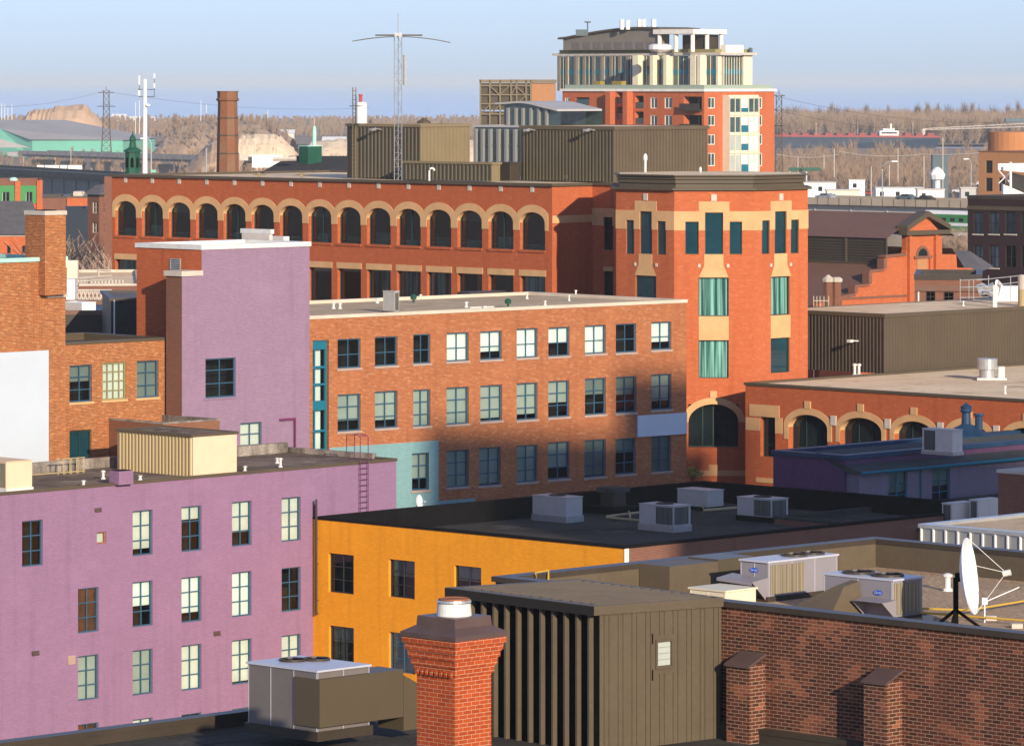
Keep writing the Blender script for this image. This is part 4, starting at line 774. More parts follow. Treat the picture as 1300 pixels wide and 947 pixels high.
# lean-to wing with eave
We=Wall(Fh-v*.9+u*.2,Fh-v*.9+u*24); rt=hs.root; ze=zat(599.6,We.pt(0,0).y)
window(rt,We,We.rect(1128,1152,598.5,643),2,(.33,.66),'teal_frame','glass','blind_dim',.6,rev=.12); window(rt,We,We.rect(1183,1206,594.5,639),2,(.33,.66),'teal_frame','glass','blind_dim',.5,rev=.12)
m=MB(); We.mesh(m,0,We.len,0,ze-.05); Wx=Wall(We.P0+v*1.0,We.P0); Wx.mesh(m,0,Wx.len,0,ze-.05); m.build('lean_to_wall','paint_lilac_siding',rt)
m=MB(); m.face([We.pt(.1,ZH-8,-.95),We.pt(We.len,ZH-8,-.95),We.pt(We.len,ZH-.6,-.95),We.pt(.1,ZH-.6,-.95)]); m.build('interior','interior',rt)
m=MB(); z1_=ZH+.30
m.face([We.pt(-.2,ze,.35),We.pt(We.len,ze,.35),We.pt(We.len,z1_,-3.2),We.pt(-.2,z1_,-3.2)]); m.face([We.pt(-.2,ze,.35),We.pt(-.2,z1_,-3.2),We.pt(-.2,ze-.06,-.8)]); m.build('lean_to_roof','roof_slate',rt)
m=MB(); m.tube([We.pt(-.2,ze-.03,.38),We.pt(We.len,ze-.03,.38)],.09,6); m.tube([We.pt(We.s_(1168),0,.08),We.pt(We.s_(1168),ze,.08)],.05,6); m.build('gutter','teal_frame',rt)
Fc=onz(1209,573,ZH+.3); acbox('rooftop_unit','white air conditioner with a slanted hood on the violet house roof',Fc,along(Fc,v,1171),along(Fc,u,1222)-.0,ZH+.05,zat(546,Fc.y),'casing_beige','coil_dark',0,.2,'galv',coilside='L',cf=(.05,.45))
# blue finial turret behind
P=at(1226.5,276); rt=thing('roof_turret','dark blue finial turret with a pointed cap behind the violet roof','turret',(P.x,P.y,ZH-2)); m=MB(); zz=lambda y: zat(y,P.y)
m.lathe(P.x,P.y,[(2.0,zz(560)),(1.8,zz(552)),(.9,zz(546)),(.28,zz(538)),(.24,zz(524)),(.38,zz(522)),(.30,zz(519)),(.34,zz(516)),(.12,zz(513)),(.03,zz(511))],12); m.build('finial','roof_blue',rt)
m=MB(); m.lathe(P.x+.75,P.y,[(.22,zz(546)),(.22,zz(528)),(.32,zz(527)),(.30,zz(525))],8); m.build('flue','roof_blue',rt)
m=MB(); m.box(P.x-1.6,P.x+1.6,P.y-.5,P.y+2,0,zz(559)); m.build('base','paint_violet',rt)
# brick ledge with two small coolers and dark chimney (right edge)
Zg=12.3; Fg=onz(1180,657,Zg)
lg=Bldg('brick_lean_building','low dark brick building with a grey ledge behind the white panelled roof','brick building',Fg+Vector((1.5,-10)),14,40,0,Zg)
lg.finish('brick_brown','brick_brown',roof='tar_roof',ph=.2,cap='tar_roof',capw=.3)
for k,(px,lx,rx) in enumerate(((1209,1196,1236),(1242,1231,1268))):
    Y=248; Fc=at(px,Y); zt=zat(639-k*4.5,Y); acbox('cooler_unit',['small pale cooler on the brick ledge below the violet house, left of two','small pale cooler on the brick ledge below the violet house, right of two'][k],Fc,along(Fc,v,lx),along(Fc,u,rx),Zg,zt,'casing_beige','coil_dark',0,.2,coilside='L',cf=(.1,.9),group='small coolers on the ledge')
Y=215; Fc=at(1267,Y); rt=thing('brick_chimney','wide dark brick chimney at the right edge beside the violet house','chimney',(Fc.x,Fc.y,6)); zt=zat(600,Y)
lR=4.0; lL=.6; c=[Fc,Fc+u*lR,Fc+u*lR+v*lL,Fc+v*lL]; c=[Fc,Fc-v*3.0,Fc-v*3.0+u*2,Fc+u*2]
m=MB(); m.prism([tuple(p) for p in c],0,zt); m.build('stack','brick_brown',rt); cc=(c[0]+c[2])/2; m=MB(); m.prism([tuple(cc+(p-cc)*1.04) for p in c],zt,zt+.15); m.build('cap','stone_grey',rt)

# =================================================================== LOW ARCADE BUILDING + BROWN BOX
ZA=16.83; Ra=at(946.3,296.0); 
tA=64.0; Fa=Ra-v*34
arc=Bldg('arcade_building','low brick building with a row of wide stone trimmed arches and a tan gravel roof','brick building',Fa,34,30,0,ZA)
W=arc.WL; rt=arc.root
w0=W.rect(965.3,984.3,529.4,580); window(rt,W,w0,1,(.3,),'green_frame','glass_dark',None,rev=.35,fw=.05)
ys=[(1000.8,1050.7,526.5),(1066.6,1119.4,530.3),(1135.3,1186,534.8),(1204,1257,538.8),(1276,1331,543.2)]
for i,(x0,x1,yt) in enumerate(ys):
    s0,s1=W.s_(x0),W.s_(x1); zt=W.z_((x0+x1)/2,yt); r=(s0,s1,zt-4.2,zt); rise=.85
    window(rt,W,r,3,(.5,),'green_frame','glass_dark',None,rev=.5,fw=.05)
    m=MB(); arch_piece(m,W,s0,s1,zt-rise,rise,.42,.35,.35,dep=.51,foot=.75); c=(s0+s1)/2; m.build('stone_arch','stone',rt); m=MB(); W.bx(m,c-.25,c+.25,zt+.38,zt+.85,-.02,.07); m.build('stone_keystone','stone',rt)
    m=MB(); c2=s1+(W.s_(ys[1][0])-W.s_(ys[0][1]))/2; W.bx(m,c2-.22,c2+.22,zt-.55,zt+.05,-.02,.09); m.build('stone_block','stone_grey',rt)
m=MB(); a,b,c,d=w0; W.bx(m,W.s_(947)+.0,a-.02,d-.9,d-.1,-.02,.03); m.build('stone_band','stone',rt); m=MB(); W.bx(m,a-.9,b+.35,d,d+.75,-.02,.04); m.build('lintel','stone',rt); m=MB(); W.bx(m,b+.005,W.s_(1000)-.42,d-1.0,d-.001,-.02,.03); W.bx(m,a-.25,a-.01,d-.001,c-.2,-.02,.035) if False else None
m.build('stone_band','stone',rt); m=MB(); W.bx(m,W.s_(960),b+2.2,W.z_(975,613),W.z_(975,607),-.02,.05)
m.build('stone_band','stone',rt)
arc.finish('brick_office','brick_office',roof='gravel_pale',ph=.02,cap='metal_brown',capw=.2,caph=.12,proud=.08)
Fx=onz(1123,474.4,ZA); zx=zat(398.5,Fx.y)
bb=ribbox('brown_metal_building','large plain brown ribbed metal building standing on the tan arcade roof','metal building',Fx,along(Fx,v,985),45,ZA,zx,'metal_dark','metal_brown','gravel_pale',.30,.045,.25,'metal_brown')  # left wall takes a darker metal that paints in its shade
Wb=bb.WL; s=Wb.s_(1090); z=Wb.z_(1090,433); m=MB(); m.tube([Wb.pt(s,z,0),Wb.pt(s,z+.05,.8)],.05,6); Wb.bx(m,s-.15,s+.15,z-.05,z+.12,.7,1.0); tag(m.build('wall_lamp','galv_pale'),'small wall lamp on the dark side of the brown metal building','wall lamp')
for k,px in enumerate((1085,1090.5)):
    P=onz(px,476,ZA); ventstub(['left of two pale pipes by the brown metal building','right of two pale pipes by the brown metal building'][k],P.x,P.y,ZA,.75,.09)
P=onz(1253,482,ZA); rt=thing('roof_fan','large round grey fan on the tan arcade roof','roof fan',(P.x,P.y,ZA)); zz=zat(455,P.y)
m=MB(); m.lathe(P.x,P.y,[(.5,ZA+.15),(.5,zz-.7),(.66,zz-.7),(.68,zz-.02),(.6,zz),(.5,zz-.03)],20); m.build('drum','galv',rt); m=MB(); m.box(P.x-.7,P.x+1.2,P.y-.7,P.y+.7,ZA,ZA+.15); m.build('base','galv',rt); m=MB(); m.lathe(P.x+.9,P.y,[(.25,ZA+.15),(.25,ZA+.8),(.3,ZA+.85)],12); m.build('motor','galv_pale',rt)
P=onz(1276,500,ZA); ventstub('lone thin vent near the front edge of the tan arcade roof',P.x,P.y,ZA,.5,.06)
# structures on the brown box: pipes, tanks
zr=zx-.04
def pipes(name,label,cat,mt,paths,rad,grp=None):
    m=MB()
    for p in paths: m.tube(p,rad,6)
    return tag(m.build(name,mt),label,cat,grp)
Y=322
def q(px,py,dy=0): p=at(px,Y+dy); return (p.x,p.y,zat(py,Y+dy))
pipes('pipe_rack','pale pipe rack and rails on the right of the brown building roof','pipe rack','galv',[[q(1219,383),q(1219,354)],[q(1219,356),q(1260,354)],[q(1219,378),q(1262,377)],[q(1230,380),q(1230,356)],[q(1236,380),q(1236,356)],[q(1264,388),q(1264,360)],[q(1255,380),q(1255,350)],[q(1283,385),q(1283,352)],[q(1240,356),q(1295,350)],[q(1262,362),q(1296,358)],[q(1219,365),q(1250,364)]],.032)
pipes('bent_duct','thick white bent duct standing on the right of the brown building roof','duct','metal_white',[[q(1263,390,-6),q(1263,362,-6),q(1266,358,-6),q(1270,362,-5),q(1270,378,-5)]],.16)
pipes('duct_run','grey coiled duct beside the white pipe rack','duct','galv',[[q(1240,366,2),q(1247,363,2),q(1254,366,2),q(1262,362,2)],[q(1242,372,2),q(1252,370,2),q(1260,373,2)]],.24)
P=at(1300,Y-4); rt=thing('roof_tank','upright tan and cream tank at the right edge on the brown roof','tank',(P.x,P.y,zr)); z_=lambda y: zat(y,P.y)
m=MB(); m.lathe(P.x,P.y,[(.42,zr),(.42,z_(367))],16); m.build('lower_shell','siding_cream_rib',rt); m=MB(); m.lathe(P.x,P.y,[(.42,z_(367)),(.42,z_(351)),(.36,z_(349))],16); m.build('upper_shell','stone_grey',rt)
m=MB(); Pq=at(1282,Y+3); m.box(Pq.x-1.1,Pq.x+1.0,Pq.y,Pq.y+1.5,zr,zat(366,Y)); tag(m.build('white_cabinet','metal_white'),'long white cabinet behind the bent duct','cabinet')
for k,(px,py) in enumerate(((1223,388.5),)):
    P=onz(px,py,zr); ventstub('short white stub on the tan top of the brown building',P.x,P.y,zr,.35,.05)

# =================================================================== PANEL CLAD ROOF (right)
ZW=24.13; Yw=125.0; Lw=at(1170,Yw); lnw=14.0; Fw=Lw-v*lnw
pn=Bldg('panel_clad_building','pale grey standing seam clad building with a tan gravel roof at the right edge','building',Fw,lnw,18,0,ZW)
pn.finish('galv_pale','galv_pale',roof='gravel_tan',ph=.03,cap='galv',capw=.2,caph=.05,proud=.07)
m=MB(); W=pn.WL; s=0
while s<W.len: W.bx(m,s,s+.045,ZW-3,ZW-.05,0,.06); s+=.42
m.build('seams','metal_white',pn.root)
m=MB(); W.bx(m,0,W.len,ZW-3,ZW-.1,.0,.012); m.build('cladding','clad_grey',pn.root)

# =================================================================== NEAR ROOF B
ZC=24.63; ZR=24.0
Bk=onz(1110,685,ZC); Bl=onz(905,765,ZC) ; Bl=at(905,102.0)
vv=V(); uu=U()
Br=at(1300,(H-ZC)*F/(808-HZ)); db=(Bl-Br).normalized(); ab=math.atan2(db.y,-db.x)
ub=U(ab); vb=V(ab)
# brick plane through Bl/Br ; find left corner under parapet line through Bk along -ub
t=(Bk-Bl).dot(ub); Lb=Bk-ub*t; Fb2=Bl-vb*26
nb=Bldg('near_brick_building','near brick building with dark metal coping and a brown gravel roof full of air conditioners','brick building',Fb2,(Lb-Fb2).length,t,0,ZC,ab)
nb.finish('brick_near','brick_near',roof='gravel_near',ph=ZC-ZR,cap='metal_dark',capw=.32,caph=.07,par='metal_olive',proud=.07,interior='interior')
Wn=nb.WL
m=MB()
m.build('x','black',nb.root) if m.f else None
# piers poking from the brick wall
for k,(x0,x1,yt) in enumerate(((941,988,822),(1115,1163,843))):
    s0,s1=Wn.s_(x0),Wn.s_(x1)-.35; z=Wn.z_((x0+x1)/2,yt+6)
    rt=thing('brick_pier',['brick flue stub with a mauve metal cap beside the ribbed shed','brick flue stub with a mauve metal cap below the satellite dish'][k],'flue stub',tuple(Wn.pt(s0,20,.3)),'capped brick flues below the near parapet')
    m=MB(); Wn.bx(m,s0+.03,s1-.03,20,z-.22,.0,.5); m.build('stack','brick_near',rt)
    m=MB(); a,b,c,d=Wn.pt(s0,z,.0),Wn.pt(s1,z,.0),Wn.pt(s1,z-.24,.56),Wn.pt(s0,z-.24,.56); low=Vector((0,0,.05)); m.hexa([d-low,c-low,b-low,a-low,d,c,b,a]); m.build('cap','metal_mauve',rt)
zr=ZR
def nunit(name,label,px,pb,lx,rx,pt,z=zr,**k):
    Fc=onz(px,pb,z); zt=zat(pt,Fc.y); return acbox(name,label,Fc,along(Fc,v,lx),along(Fc,u,rx),z,zt,**k)
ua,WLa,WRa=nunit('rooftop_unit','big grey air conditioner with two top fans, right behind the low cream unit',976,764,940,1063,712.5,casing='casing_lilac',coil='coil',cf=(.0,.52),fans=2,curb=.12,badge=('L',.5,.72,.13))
# intake hood in front of unit 1
m=MB(); z1=zat(738,WLa.P1.y); 
h0,h1=WLa.len*.0-.25,WLa.len-.03; m.face([WLa.pt(h0,z1+.12,.0),WLa.pt(h1,z1+.06,.0),WLa.pt(h1,z1,.55),WLa.pt(h0,z1+.05,.55)]); 
for s in (h0,h1): m.face([WLa.pt(s,z1+.08,0),WLa.pt(s,z1+.02,.55),WLa.pt(s,z1-.5,.0)])
m.face([WLa.pt(h0,z1+.05,.55),WLa.pt(h1,z1,.55),WLa.pt(h1,z1-.06,.55),WLa.pt(h0,z1-.02,.55)])
m.build('intake_hood','casing_lilac',ua)
nunit('rooftop_unit','low cream air conditioner with a blue badge tucked behind the ribbed shed roof',921,772,876,959.5,749.5,casing='casing_cream',coil=None,fans=0,curb=.05,badge=('L',.62,.45,.11))
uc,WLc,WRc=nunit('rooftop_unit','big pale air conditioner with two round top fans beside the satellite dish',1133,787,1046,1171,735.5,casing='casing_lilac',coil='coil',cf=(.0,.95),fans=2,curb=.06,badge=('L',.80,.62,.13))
m=MB(); z1=zat(763,WLc.P1.y); h0,h1=WLc.len*.62,WLc.len+.12
m.face([WLc.pt(h0,z1+.05,.0),WLc.pt(h1,z1+.03,.0),WLc.pt(h1,z1,.5),WLc.pt(h0,z1,.5)]); m.face([WLc.pt(h1,z1+.03,0),WLc.pt(h1,z1,.5),WLc.pt(h1,z1-.42,.0)]); m.face([WLc.pt(h0,z1+.03,0),WLc.pt(h0,z1,.5),WLc.pt(h0,z1-.42,.0)]); m.build('intake_hood','casing_lilac',uc)
# beige ducts
def ductpoly(label,pts_fn,mt): pass
rt=thing('air_duct','dark beige sloping duct between the two big air conditioners','duct',tuple(WLc.pt(0,zr,.2)))
m=MB(); s0,s1=WLc.len*.0+.35,WLc.len*.58; zt=uc.children and zat(737,WLc.P0.y)
zA=WLc.z_(1075,735); 
m.hexa([WLc.pt(s0-.7,zr+.02,1.2),WLc.pt(s1,zr+.02,1.2),WLc.pt(s1,zr+.02,.03),WLc.pt(s0,zr+.02,.03),WLc.pt(s0+.5,zA-.08,.55),WLc.pt(s1-.1,zA-.1,.55),WLc.pt(s1-.1,zA-.02,.03),WLc.pt(s0+.5,zA,.03)]); m.build('sloping_section','metal_olive',rt)

Fd=onz(850,757,zr); zt=zat(719,Fd.y); rt=thing('air_duct','wide olive duct box against the long olive parapet','duct',(Fd.x,Fd.y,zr)); lL=along(Fd,v,811.6); lR=along(Fd,u,912)
c=[Fd,Fd+u*lR,Fd+u*lR+v*lL,Fd+v*lL]; m=MB(); m.prism([tuple(p) for p in c],zr,zt); m.build('box','metal_olive',rt)
c2=[c[1],c[1]+(-v)*.0+u*1.2,c[1]+u*1.2+v*lL,c[2]]; m=MB(); m.prism([tuple(p+u*.01) for p in c2],zr,zt+.04); m.build('elbow','metal_bronze',rt)
m=MB(); m.prism([tuple(c[3]+v*.01),tuple(c[2]+v*.01),tuple(c[2]+v*.6),tuple(c[3]+v*.6)],zr,zt-.12); m.build('flange','black',rt)
m=MB(); Pq=onz(655,742,ZC); 
W=Wall(Bk-ub*14,Bk)
s=W.s_(690); m.tube([Vector((*(W.P0+W.d*(s-.25)),ZC-.3)),Vector((*(W.P0+W.d*(s-.25)),ZC+.12)),Vector((*(W.P0+W.d*(s+.15)),ZC+.14)),Vector((*(W.P0+W.d*(s+.15)),ZC-.3))],.03,5); m.v=[p-Vector((0,.6,0)) for p in m.v]
tag(m.build('pipe_bracket','yellow'),'small yellow bent pipe above the ribbed shed roof','pipe')
# satellite dish
P=onz(1214,791,zr+.0); r_d=50*102/5940*.98; cz=zat(732,102.5); cP=at(1229,102.5)
dish('large white satellite dish on a black tripod stand on the brown gravel roof',(cP.x-.12,cP.y,cz),r_d,(.96,-.26,.12),zr,feed=1.15)
# small equipment & yellow pipes
def rp(px,py,z=ZR): p=onz(px,py,z); return Vector((p.x,p.y,z))
pipes('gas_pipe','yellow gas pipe running behind the satellite dish toward the right','gas pipe','yellow',[[rp(1168,779)+Vector((0,0,.12)),rp(1230,781)+Vector((0,0,.12)),rp(1320,766)+Vector((0,0,.12))]],.025,'yellow gas pipes on the brown gravel')
pipes('gas_pipe','yellow gas pipe running in front along the gravel roof to the right edge','gas pipe','yellow',[[rp(1168,784)+Vector((0,0,.12)),rp(1320,796)+Vector((0,0,.12))]],.025,'yellow gas pipes on the brown gravel')
for k,(px,py) in enumerate(((1178,787),(1258,787),(1291,797))):
    p=rp(px,py); m=MB(); m.box(p.x-.12,p.x+.12,p.y-.1,p.y+.1,ZR,ZR+.1); tag(m.build('pipe_block','stone_grey'),['pale pipe support block beside the big pale air conditioner','pale pipe support block right of the satellite dish','pale pipe support block at the right edge of the gravel roof'][k],'support block','blocks under the gas pipes')
p=rp(1203,750); ventstub('small pale vent with a lever on the gravel left of the dish',p.x,p.y,ZR,.42,.07)
p=rp(1250,790); m=MB(); m.tube([(p.x,p.y,ZR),(p.x,p.y,ZR+.45)],.02,5); m.box(p.x-.06,p.x+.06,p.y-.04,p.y+.04,ZR+.4,ZR+.55); m.tube([(p.x,p.y,ZR+.45),(p.x+.8,p.y+.3,ZR+.75)],.012,4); tag(m.build('small_antenna','white'),'thin white stake antenna right of the satellite dish','antenna')
p=rp(1085,775); m=MB(); m.box(p.x,p.x+.55,p.y-.2,p.y+.05,ZR,ZR+.1); m.tube([(p.x-.4,p.y,ZR+.3),(p.x+.7,p.y-.3,ZR+.05)],.02,4); tag(m.build('red_toolbox','red'),'low red box lying behind the near parapet','box')

# =================================================================== RIBBED SHED (near)
am_=R(49); ums=U(am_); vms=V(am_)
Fs=at(761.2,99.3); zs=zat(768.2,99.3); lL=along(Fs,vms,581.4); lR=along(Fs,ums,915.8)
ZF=22.0
sh=thing('ribbed_metal_shed','dark brown ribbed metal rooftop shed in the foreground with a small white window','rooftop shed',(Fs.x,Fs.y,ZF))
Ls=Fs+vms*lL; Rs=Fs+ums*lR; Bs=Ls+ums*lR
WLs,WRs,W3,W4=Wall(Ls,Fs),Wall(Fs,Rs),Wall(Rs,Bs),Wall(Bs,Ls)
# left wall: deep fins over black, shade between them put into the colour
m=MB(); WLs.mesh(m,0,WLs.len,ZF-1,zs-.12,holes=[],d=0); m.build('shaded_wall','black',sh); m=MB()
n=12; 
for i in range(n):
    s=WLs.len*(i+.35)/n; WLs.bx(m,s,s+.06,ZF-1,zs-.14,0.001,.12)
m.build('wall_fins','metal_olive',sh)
m=MB(); 
wr=WRs.rect(834,852,814,845); WRs.holes.append((*wr,.06))
WRs.mesh(m,0,WRs.len,ZF-1,zs-.12)
m.build('side_wall','metal_olive',sh)
m=MB(); s=.12; i=0
while s<WRs.len-.05:
    if not (wr[0]-.12<s<wr[1]+.1): WRs.bx(m,s,s+.03,ZF-1,zs-.15,0,.022); 
    else: WRs.bx(m,s,s+.03,wr[3]+.15,zs-.15,0,.022); WRs.bx(m,s,s+.03,ZF-1,wr[2]-.15,0,.022)
    s+=[.14,.26][i%2]; i+=1
m.build('wall_ribs','metal_olive',sh)
m=MB(); W3.mesh(m,0,W3.len,ZF-1,zs-.12); W4.mesh(m,0,W4.len,ZF-1,zs-.12); m.build('back_wall','metal_bronze',sh)
m=MB(); a,b,c,d=wr; t=.05
WRs.bx(m,a-t,a,c-t,d+t,0,.035); WRs.bx(m,b,b+t,c-t,d+t,0,.035); WRs.bx(m,a,b,d,d+t,0,.035); WRs.bx(m,a,b,c-t,c,0,.035); wo=m.build('window','metal_olive',sh)
m=MB()
for i in range(4): z=c+(d-c)*i/4; WRs.bx(m,a,b,z+.008,z+(d-c)/4,-.055,-.03+.0)
m.build('slats','blind_grey',wo)
m=MB(); WRs.bx(m,a-.17,a-.155,d-.02,d+.2,.02,.05); WRs.bx(m,a-.17,a-.155,c-.28,c-.05,.02,.05); m.build('bracket','black',sh)
# fascia + corrugated roof
m=MB(); off=.2; fh=.2
def insq(q_): return [Fs+ums*q_+vms*q_,Rs-ums*q_+vms*q_,Bs-ums*q_-vms*q_,Ls+ums*q_-vms*q_]
O=insq(-.2); O[0]=Fs-ums*.2-vms*.05; O[1]=Rs-vms*.05+ums*.02; I=insq(.05)
for i in range(4):
    p,q_,pi,qi=O[i],O[(i+1)%4],I[i],I[(i+1)%4]; m.hexa([(p.x,p.y,zs-fh),(q_.x,q_.y,zs-fh),(qi.x,qi.y,zs-fh),(pi.x,pi.y,zs-fh),(p.x,p.y,zs),(q_.x,q_.y,zs),(qi.x,qi.y,zs),(pi.x,pi.y,zs)])
m.build('fascia','metal_olive',sh); m=MB(); wf_=Wall(O[3],O[0]); wf_.bx(m,0,wf_.len,zs-fh-.01,zs-.01,.0,.012); m.build('shaded_fascia','fascia_shade',sh)  # left fascia strip darkened, its shade put into the colour
m=MB(); n=14; Q=insq(.05); 
for i in range(n):
    f0,f1,f2,f3=i/n,(i+.62)/n,(i+.74)/n,(i+1)/n
    for (fa,za),(fb,zb) in (((f0,-.06),(f1,-.06)),((f1,-.06),(f2,.01)),((f2,.01),(f3-.0,.01)),((f3,.01),(f3+.0001,-.06))):
        pa=Q[0].lerp(Q[3],fa); pb_=Q[0].lerp(Q[3],fb); qa=Q[1].lerp(Q[2],fa); qb=Q[1].lerp(Q[2],fb)
        m.face([(pa.x,pa.y,zs+za),(pb_.x,pb_.y,zs+zb),(qb.x,qb.y,zs+zb),(qa.x,qa.y,zs+za)])
m.build('corrugated_roof','metal_olive',sh)
# the shed roof falls slightly to the right
for ch in sh.children_recursive:
    for vx in ch.data.vertices:
        wz=vx.co.z+ZF
        if wz>zs-.6:
            p_=Vector((vx.co.x,vx.co.y)); t_=max(0,min(1.05,p_.dot(ums)/lR)); vx.co.z-=.085*t_
# =================================================================== FOREGROUND ROOF A, CHIMNEY, UNIT
Ap=onz(560,871,ZF); 
na=Bldg('foreground_building','flat roofed building in the near foreground carrying the brick chimney','building',Ap-v*34-u*22.0,34,22-.15,0,ZF)
na.finish('brick_near','brick_near',roof='tar_roof',ph=.25,cap='metal_dark',capw=.3,caph=.06)
Pc=at(577,89.0); zz=lambda y: zat(y,89.0)
rt=thing('brick_chimney','corbelled orange brick chimney with a brown metal cap and round pale flue','chimney',(Pc.x,Pc.y,ZF))
fc=lambda x,y: at(x,y)
# footprint from the front corner at px 578
Fq=at(578,88.0); hl=along(Fq,v,510)*1.0; hr=along(Fq,u,643)
def sq(f,g=0): # centred square scaled
    c=[Fq,Fq+u*hr,Fq+u*hr+v*hl,Fq+v*hl]; cc=(c[0]+c[2])/2; return [cc+(p-cc)*f for p in c]
z=zz(814.0)
m=MB(); zc=zat(814,88.0); rows=5; zcur=zc
for k in range(rows):
    f=1-.058*k; m.prism([tuple(p) for p in sq(f)],zcur-.118,zcur-.001 if k==0 else zcur); m.prism([tuple(p) for p in sq(f-.03)],zcur-.142,zcur-.117); zcur-=.14
f0=1-.058*rows; 
m.prism([tuple(p) for p in sq(f0)],ZF-.2,zcur); m.build('stack','brick_chimney',rt)
# dentils
m=MB(); Wq=Wall(Vector(sq(f0)[3]),Vector(sq(f0)[0])); Wr_=Wall(Vector(sq(f0)[0]),Vector(sq(f0)[1]))
for W_ in (Wq,):
    nn=8
    for i in range(nn): s=W_.len*(i+.2)/nn; W_.bx(m,s,s+W_.len*.5/nn,zcur-.02,zcur+.075,0,.07)
m.build('dentils','brick_chimney',rt)
def loft(m,qa,za,qb,zb):
    for i in range(4): a=qa[i];b=qa[(i+1)%4];c=qb[(i+1)%4];d=qb[i]; m.face([(a.x,a.y,za),(b.x,b.y,za),(c.x,c.y,zb),(d.x,d.y,zb)])
m=MB(); k1=zat(809,88); loft(m,sq(1.03),zc-.01,sq(1.03),k1-.0); k2=zat(796.5,88.5); loft(m,sq(1.03),k1,sq(.72),k2); k3=zat(783,88.7); loft(m,sq(.72),k2,sq(.70),k3); m.face([(p.x,p.y,k3) for p in sq(.70)]); m.build('metal_cap','metal_mauve',rt)
cc=(sq(1)[0]+sq(1)[2])/2; k4=zat(759,cc.y); rf=22.0*cc.y/5940
m=MB(); m.lathe(cc.x,cc.y,[(rf*1.02,k3),(rf*.98,k3+(k4-k3)*.45),(rf*.94,k3+(k4-k3)*.72)],28); fo=m.build('flue','galv_pale',rt)
m=MB(); m.lathe(cc.x,cc.y,[(rf*.96,k3+(k4-k3)*.72),(rf*1.0,k3+(k4-k3)*.78),(rf*.97,k3+(k4-k3)*.9)],28); m.build('flue_collar','galv',fo)
m=MB(); m.lathe(cc.x,cc.y,[(rf*.9,k3+(k4-k3)*.9),(rf*.92,k4-.02),(rf*.88,k4),(rf*.8,k4-.02)],28); m.build('flue_rim','rust',fo)
# foreground rooftop unit
Fu=onz(402.5,851,23.5); r_,WLu,WRu=acbox('rooftop_unit','flat topped air conditioner with two round fans at the bottom centre left',Fu,along(Fu,v,315),along(Fu,u,469),ZF,23.5,'casing_taupe',None,0,.2)
ccx=[onz(368,838.8,23.5),onz(388.5,838.0,23.5)]
for px,py in ((371.5,838.6),(402,837.6)):
    P=onz(px,py,23.5); m=MB(); rr=17.2*P.y/5940; m.lathe(P.x,P.y,[(rr,23.5),(rr,23.55),(rr*.93,23.55),(rr*.9,23.515)],28); fo=m.build('fan_ring','metal_dark',r_)
    m=MB(); 
    for i in range(6):
        an=i*PI/3; m.face([(P.x,P.y,23.54),(P.x+rr*.85*math.cos(an),P.y+rr*.85*math.sin(an),23.525),(P.x+rr*.85*math.cos(an+.5),P.y+rr*.85*math.sin(an+.5),23.545)])
    m.build('fan_blades','black',fo)
Fd=onz(445,856,23.35); rt=thing('air_duct','brown metal duct beside the foreground air conditioner','duct',(Fd.x,Fd.y,ZF)); lR=along(Fd,u,512); c=[Fd-u*.9,Fd+u*lR,Fd+u*lR+v*.8,Fd-u*.9+v*.8]
m=MB(); m.prism([tuple(p) for p in c],ZF+.3,23.32); m.build('box','metal_brown',rt)
m=MB(); c3=[c[1]+u*.01,c[1]+u*.6,c[2]+u*.6,c[2]+u*.01]; m.hexa([(*c3[0],ZF),(*c3[1],ZF),(*c3[2],ZF),(*c3[3],ZF),(*c3[0],23.2),(*c3[1],22.9),(*c3[2],22.9),(*c3[3],23.2)]); m.build('elbow','metal_brown',rt)
# =================================================================== helper: camera facing slab building with windows
def cbldg(name,label,cat,px0,px1,ytop,Y,depth,mt,roof='tar_roof',a=A0,wins=(),wm='glass_dark',wf='dark_frame',cap=None,split=None,capm='metal_dark',z0=0,sill=None,muls=(2,(.5,)),group=None,capw=.3,caph=.15,ph=.3):
    """front corner at split (or px1): left wall px0..split, right wall split..px1"""
    sx=split if split is not None else px1
    Fc=at(sx,Y); zt=zat(ytop,Y); lL=along(Fc,V(a),px0); lR=along(Fc,U(a),px1) if split is not None else depth
    if lR<.5: lR=depth
    B=Bldg(name,label,cat,Fc,lL,lR,z0,zt,a,group)
    for wv in wins:
        W=B.WL if (wv[0]+wv[1])/2<sx else B.WR
        window(B.root,W,W.rect(*wv[:4]),muls[0],muls[1],wf,wm,wv[4] if len(wv)>4 else None,wv[5] if len(wv)>5 else 1,sill,rev=.15,fw=.06)
    B.finish(mt,mt,roof=roof,ph=ph,cap=capm,capw=capw,caph=caph); return B
# ------------------------------------------------------------------- gable (dutch) building
Yg=372.0; Pg=at(1173,Yg)
Wg=Wall(Pg-u*12,Pg+u*12)
rt=thing('gabled_brick_building','orange brick building with a stepped curved gable and brown metal roofs','brick building',(Pg.x,Pg.y,0))
def gp(px,py): s=Wg.s_(px); return (s,Wg.z_(px,py))
out=[(1040,383),(1084.5,374),(1084.5,364),(1102,362),(1104,350),(1103,345),(1121,343),(1125,334),(1123.5,326),(1149,323.5),(1151,318),(1151,297),(1173,272.5),(1196,297),(1196,323),(1214,323),(1215,340),(1235,340.5),(1236,352),(1236,400)]
pts=[gp(*p) for p in out]; pts=[(pts[0][0],0)]+pts[:-1]+[(pts[-1][0],0)]
m=MB(); fr=[Wg.pt(s,z,0) for s,z in pts]; bk=[Wg.pt(s,z,-.5) for s,z in pts]; m.face(fr); m.face(bk[::-1])
for i in range(len(fr)): j=(i+1)%len(fr); m.face([fr[i],fr[j],bk[j],bk[i]])
m.build('gable_wall','brick_red',rt)
m=MB()
